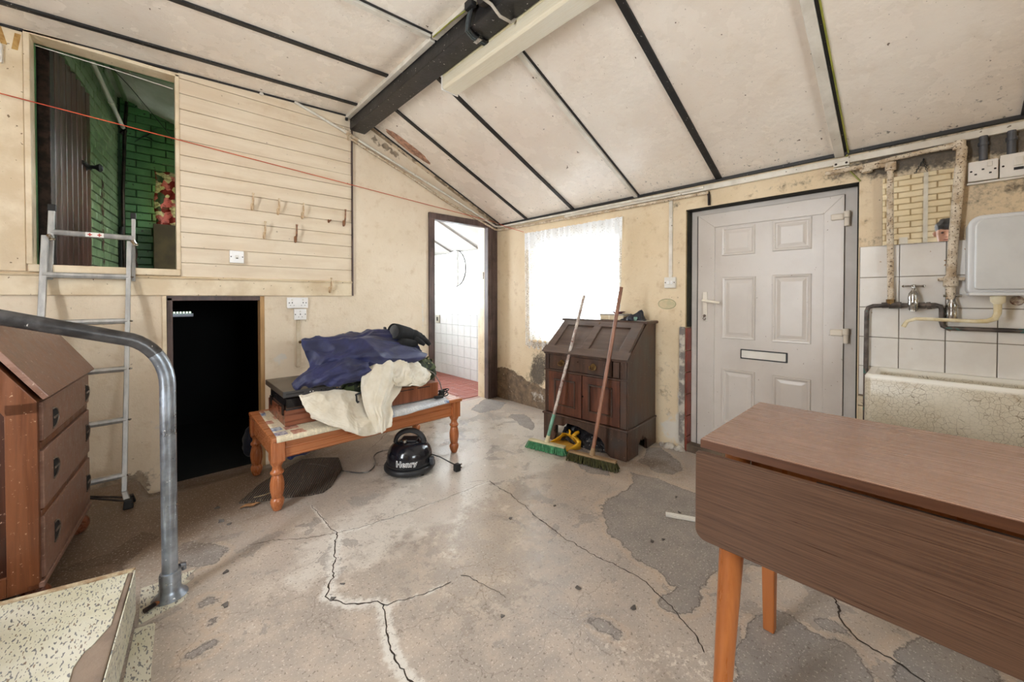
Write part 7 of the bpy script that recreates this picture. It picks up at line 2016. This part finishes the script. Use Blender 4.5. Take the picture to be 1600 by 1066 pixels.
for s in (-1, 1):
    sh = av((-0.005, s * 0.17, 1.31), 0.055, nb_i); el = av((0.06, s * 0.22, 1.06), 0.040, sh); wr_i = av((0.27, s * 0.10, 1.12), 0.027, el); pm = av((0.33, s * 0.07, 1.14), (0.022, 0.036), wr_i)
    for k, (dy, ln) in enumerate(((-0.028, 0.065), (-0.010, 0.075), (0.010, 0.07), (0.027, 0.055))):
        a = av((0.365, s * 0.07 + dy, 1.15), 0.0095, pm); b = av((0.365 + ln * 0.5, s * 0.07 + dy * 1.1, 1.145), 0.0085, a); av((0.365 + ln * 0.8, s * 0.07 + dy * 1.1, 1.125), 0.007, b)
    a = av((0.325, s * 0.07 - s * 0.04, 1.15), 0.011, pm); av((0.36, s * 0.07 - s * 0.062, 1.16), 0.009, a)
    hp = av((0, s * 0.09, 0.80), 0.088, pel); kn = av((0.02, s * 0.10, 0.45), 0.056, hp); an = av((-0.01, s * 0.105, 0.09), 0.038, kn); av((0.11, s * 0.115, 0.035), 0.034, an)
skin_mesh('body', V_, E_, R_, SKIN, pn)
face = MB()
face.lathe([(0, -0.012), (0.010, -0.008), (0.012, 0), (0.010, 0.008), (0, 0.012)], (0.098, 0.03, 1.548), 10)
face.lathe([(0, -0.012), (0.010, -0.008), (0.012, 0), (0.010, 0.008), (0, 0.012)], (0.098, -0.03, 1.548), 10)
obj('eyes', face, M('eye_dark', (70, 52, 44), (40, 30, 26), 0.3), pn, smooth='all')
face = MB()
face.tube([(0.108, 0, 1.555), (0.122, 0, 1.525), (0.124, 0, 1.512), (0.104, 0, 1.503)], [0.008, 0.012, 0.015, 0.010], 10)
for s in (-1, 1):
    face.tube([(0.01, s * 0.078, 1.565), (0.006, s * 0.086, 1.545), (0.012, s * 0.08, 1.515)], [0.010, 0.014, 0.008], 8)
obj('nose_and_ears', face, SKIN, pn, smooth='all')
obj('mouth', MB().tube([(0.100, -0.024, 1.476), (0.108, 0, 1.474), (0.100, 0.024, 1.476)], [0.004, 0.007, 0.004], 8), M('lips', (160, 92, 84), (140, 80, 72), 0.5), pn, smooth='all')
HAIR = M('dark_hair', (44, 40, 38), (30, 27, 26), 0.6, scale=60, bmp=0.4)
obj('hair', lump([([(-0.045, 0, 1.56), (-0.02, 0, 1.60), (0.02, 0, 1.622), (0.06, 0, 1.61)], [0.075, 0.084, 0.08, 0.052], 1.0), ([(-0.05, 0, 1.52), (-0.04, 0, 1.57)], [0.06, 0.07], 1.0)], voxel=0.011, amp=0.01, smooth_it=4), HAIR, pn, smooth='all')
TOPM = clothmat('dark_top', (44, 46, 52), (32, 34, 38))
skin_mesh('top', [(0, 0, 0.86), (0.01, 0, 1.0), (0, 0, 1.18), (-0.01, 0, 1.325), (-0.005, 0.17, 1.31), (0.055, 0.215, 1.08), (0.20, 0.14, 1.10), (-0.005, -0.17, 1.31), (0.055, -0.215, 1.08), (0.20, -0.14, 1.10)], [(0, 1), (1, 2), (2, 3), (3, 4), (4, 5), (5, 6), (3, 7), (7, 8), (8, 9)], [(0.122, 0.172), (0.118, 0.158), (0.125, 0.185), (0.078, 0.10), 0.072, 0.056, 0.046, 0.072, 0.056, 0.046], TOPM, pn)
skin_mesh('trousers', [(0, 0, 0.87), (0, 0.09, 0.78), (0.02, 0.10, 0.45), (-0.01, 0.105, 0.08), (0, -0.09, 0.78), (0.02, -0.10, 0.45), (-0.01, -0.105, 0.08)], [(0, 1), (1, 2), (2, 3), (0, 4), (4, 5), (5, 6)], [(0.115, 0.165), 0.105, 0.075, 0.058, 0.105, 0.075, 0.058], clothmat('blue_jeans', (52, 60, 84), (40, 46, 66)), pn)
for s in (-1, 1):
    obj('shoe', lump([([(-0.04, s * 0.105, 0.045), (0.06, s * 0.112, 0.045), (0.14, s * 0.12, 0.035)], [0.045, 0.046, 0.034], 0.95)], voxel=0.012, amp=0.0, fine=0, floorz=0.0006, smooth_it=3), MATTBLK, pn, smooth='all')
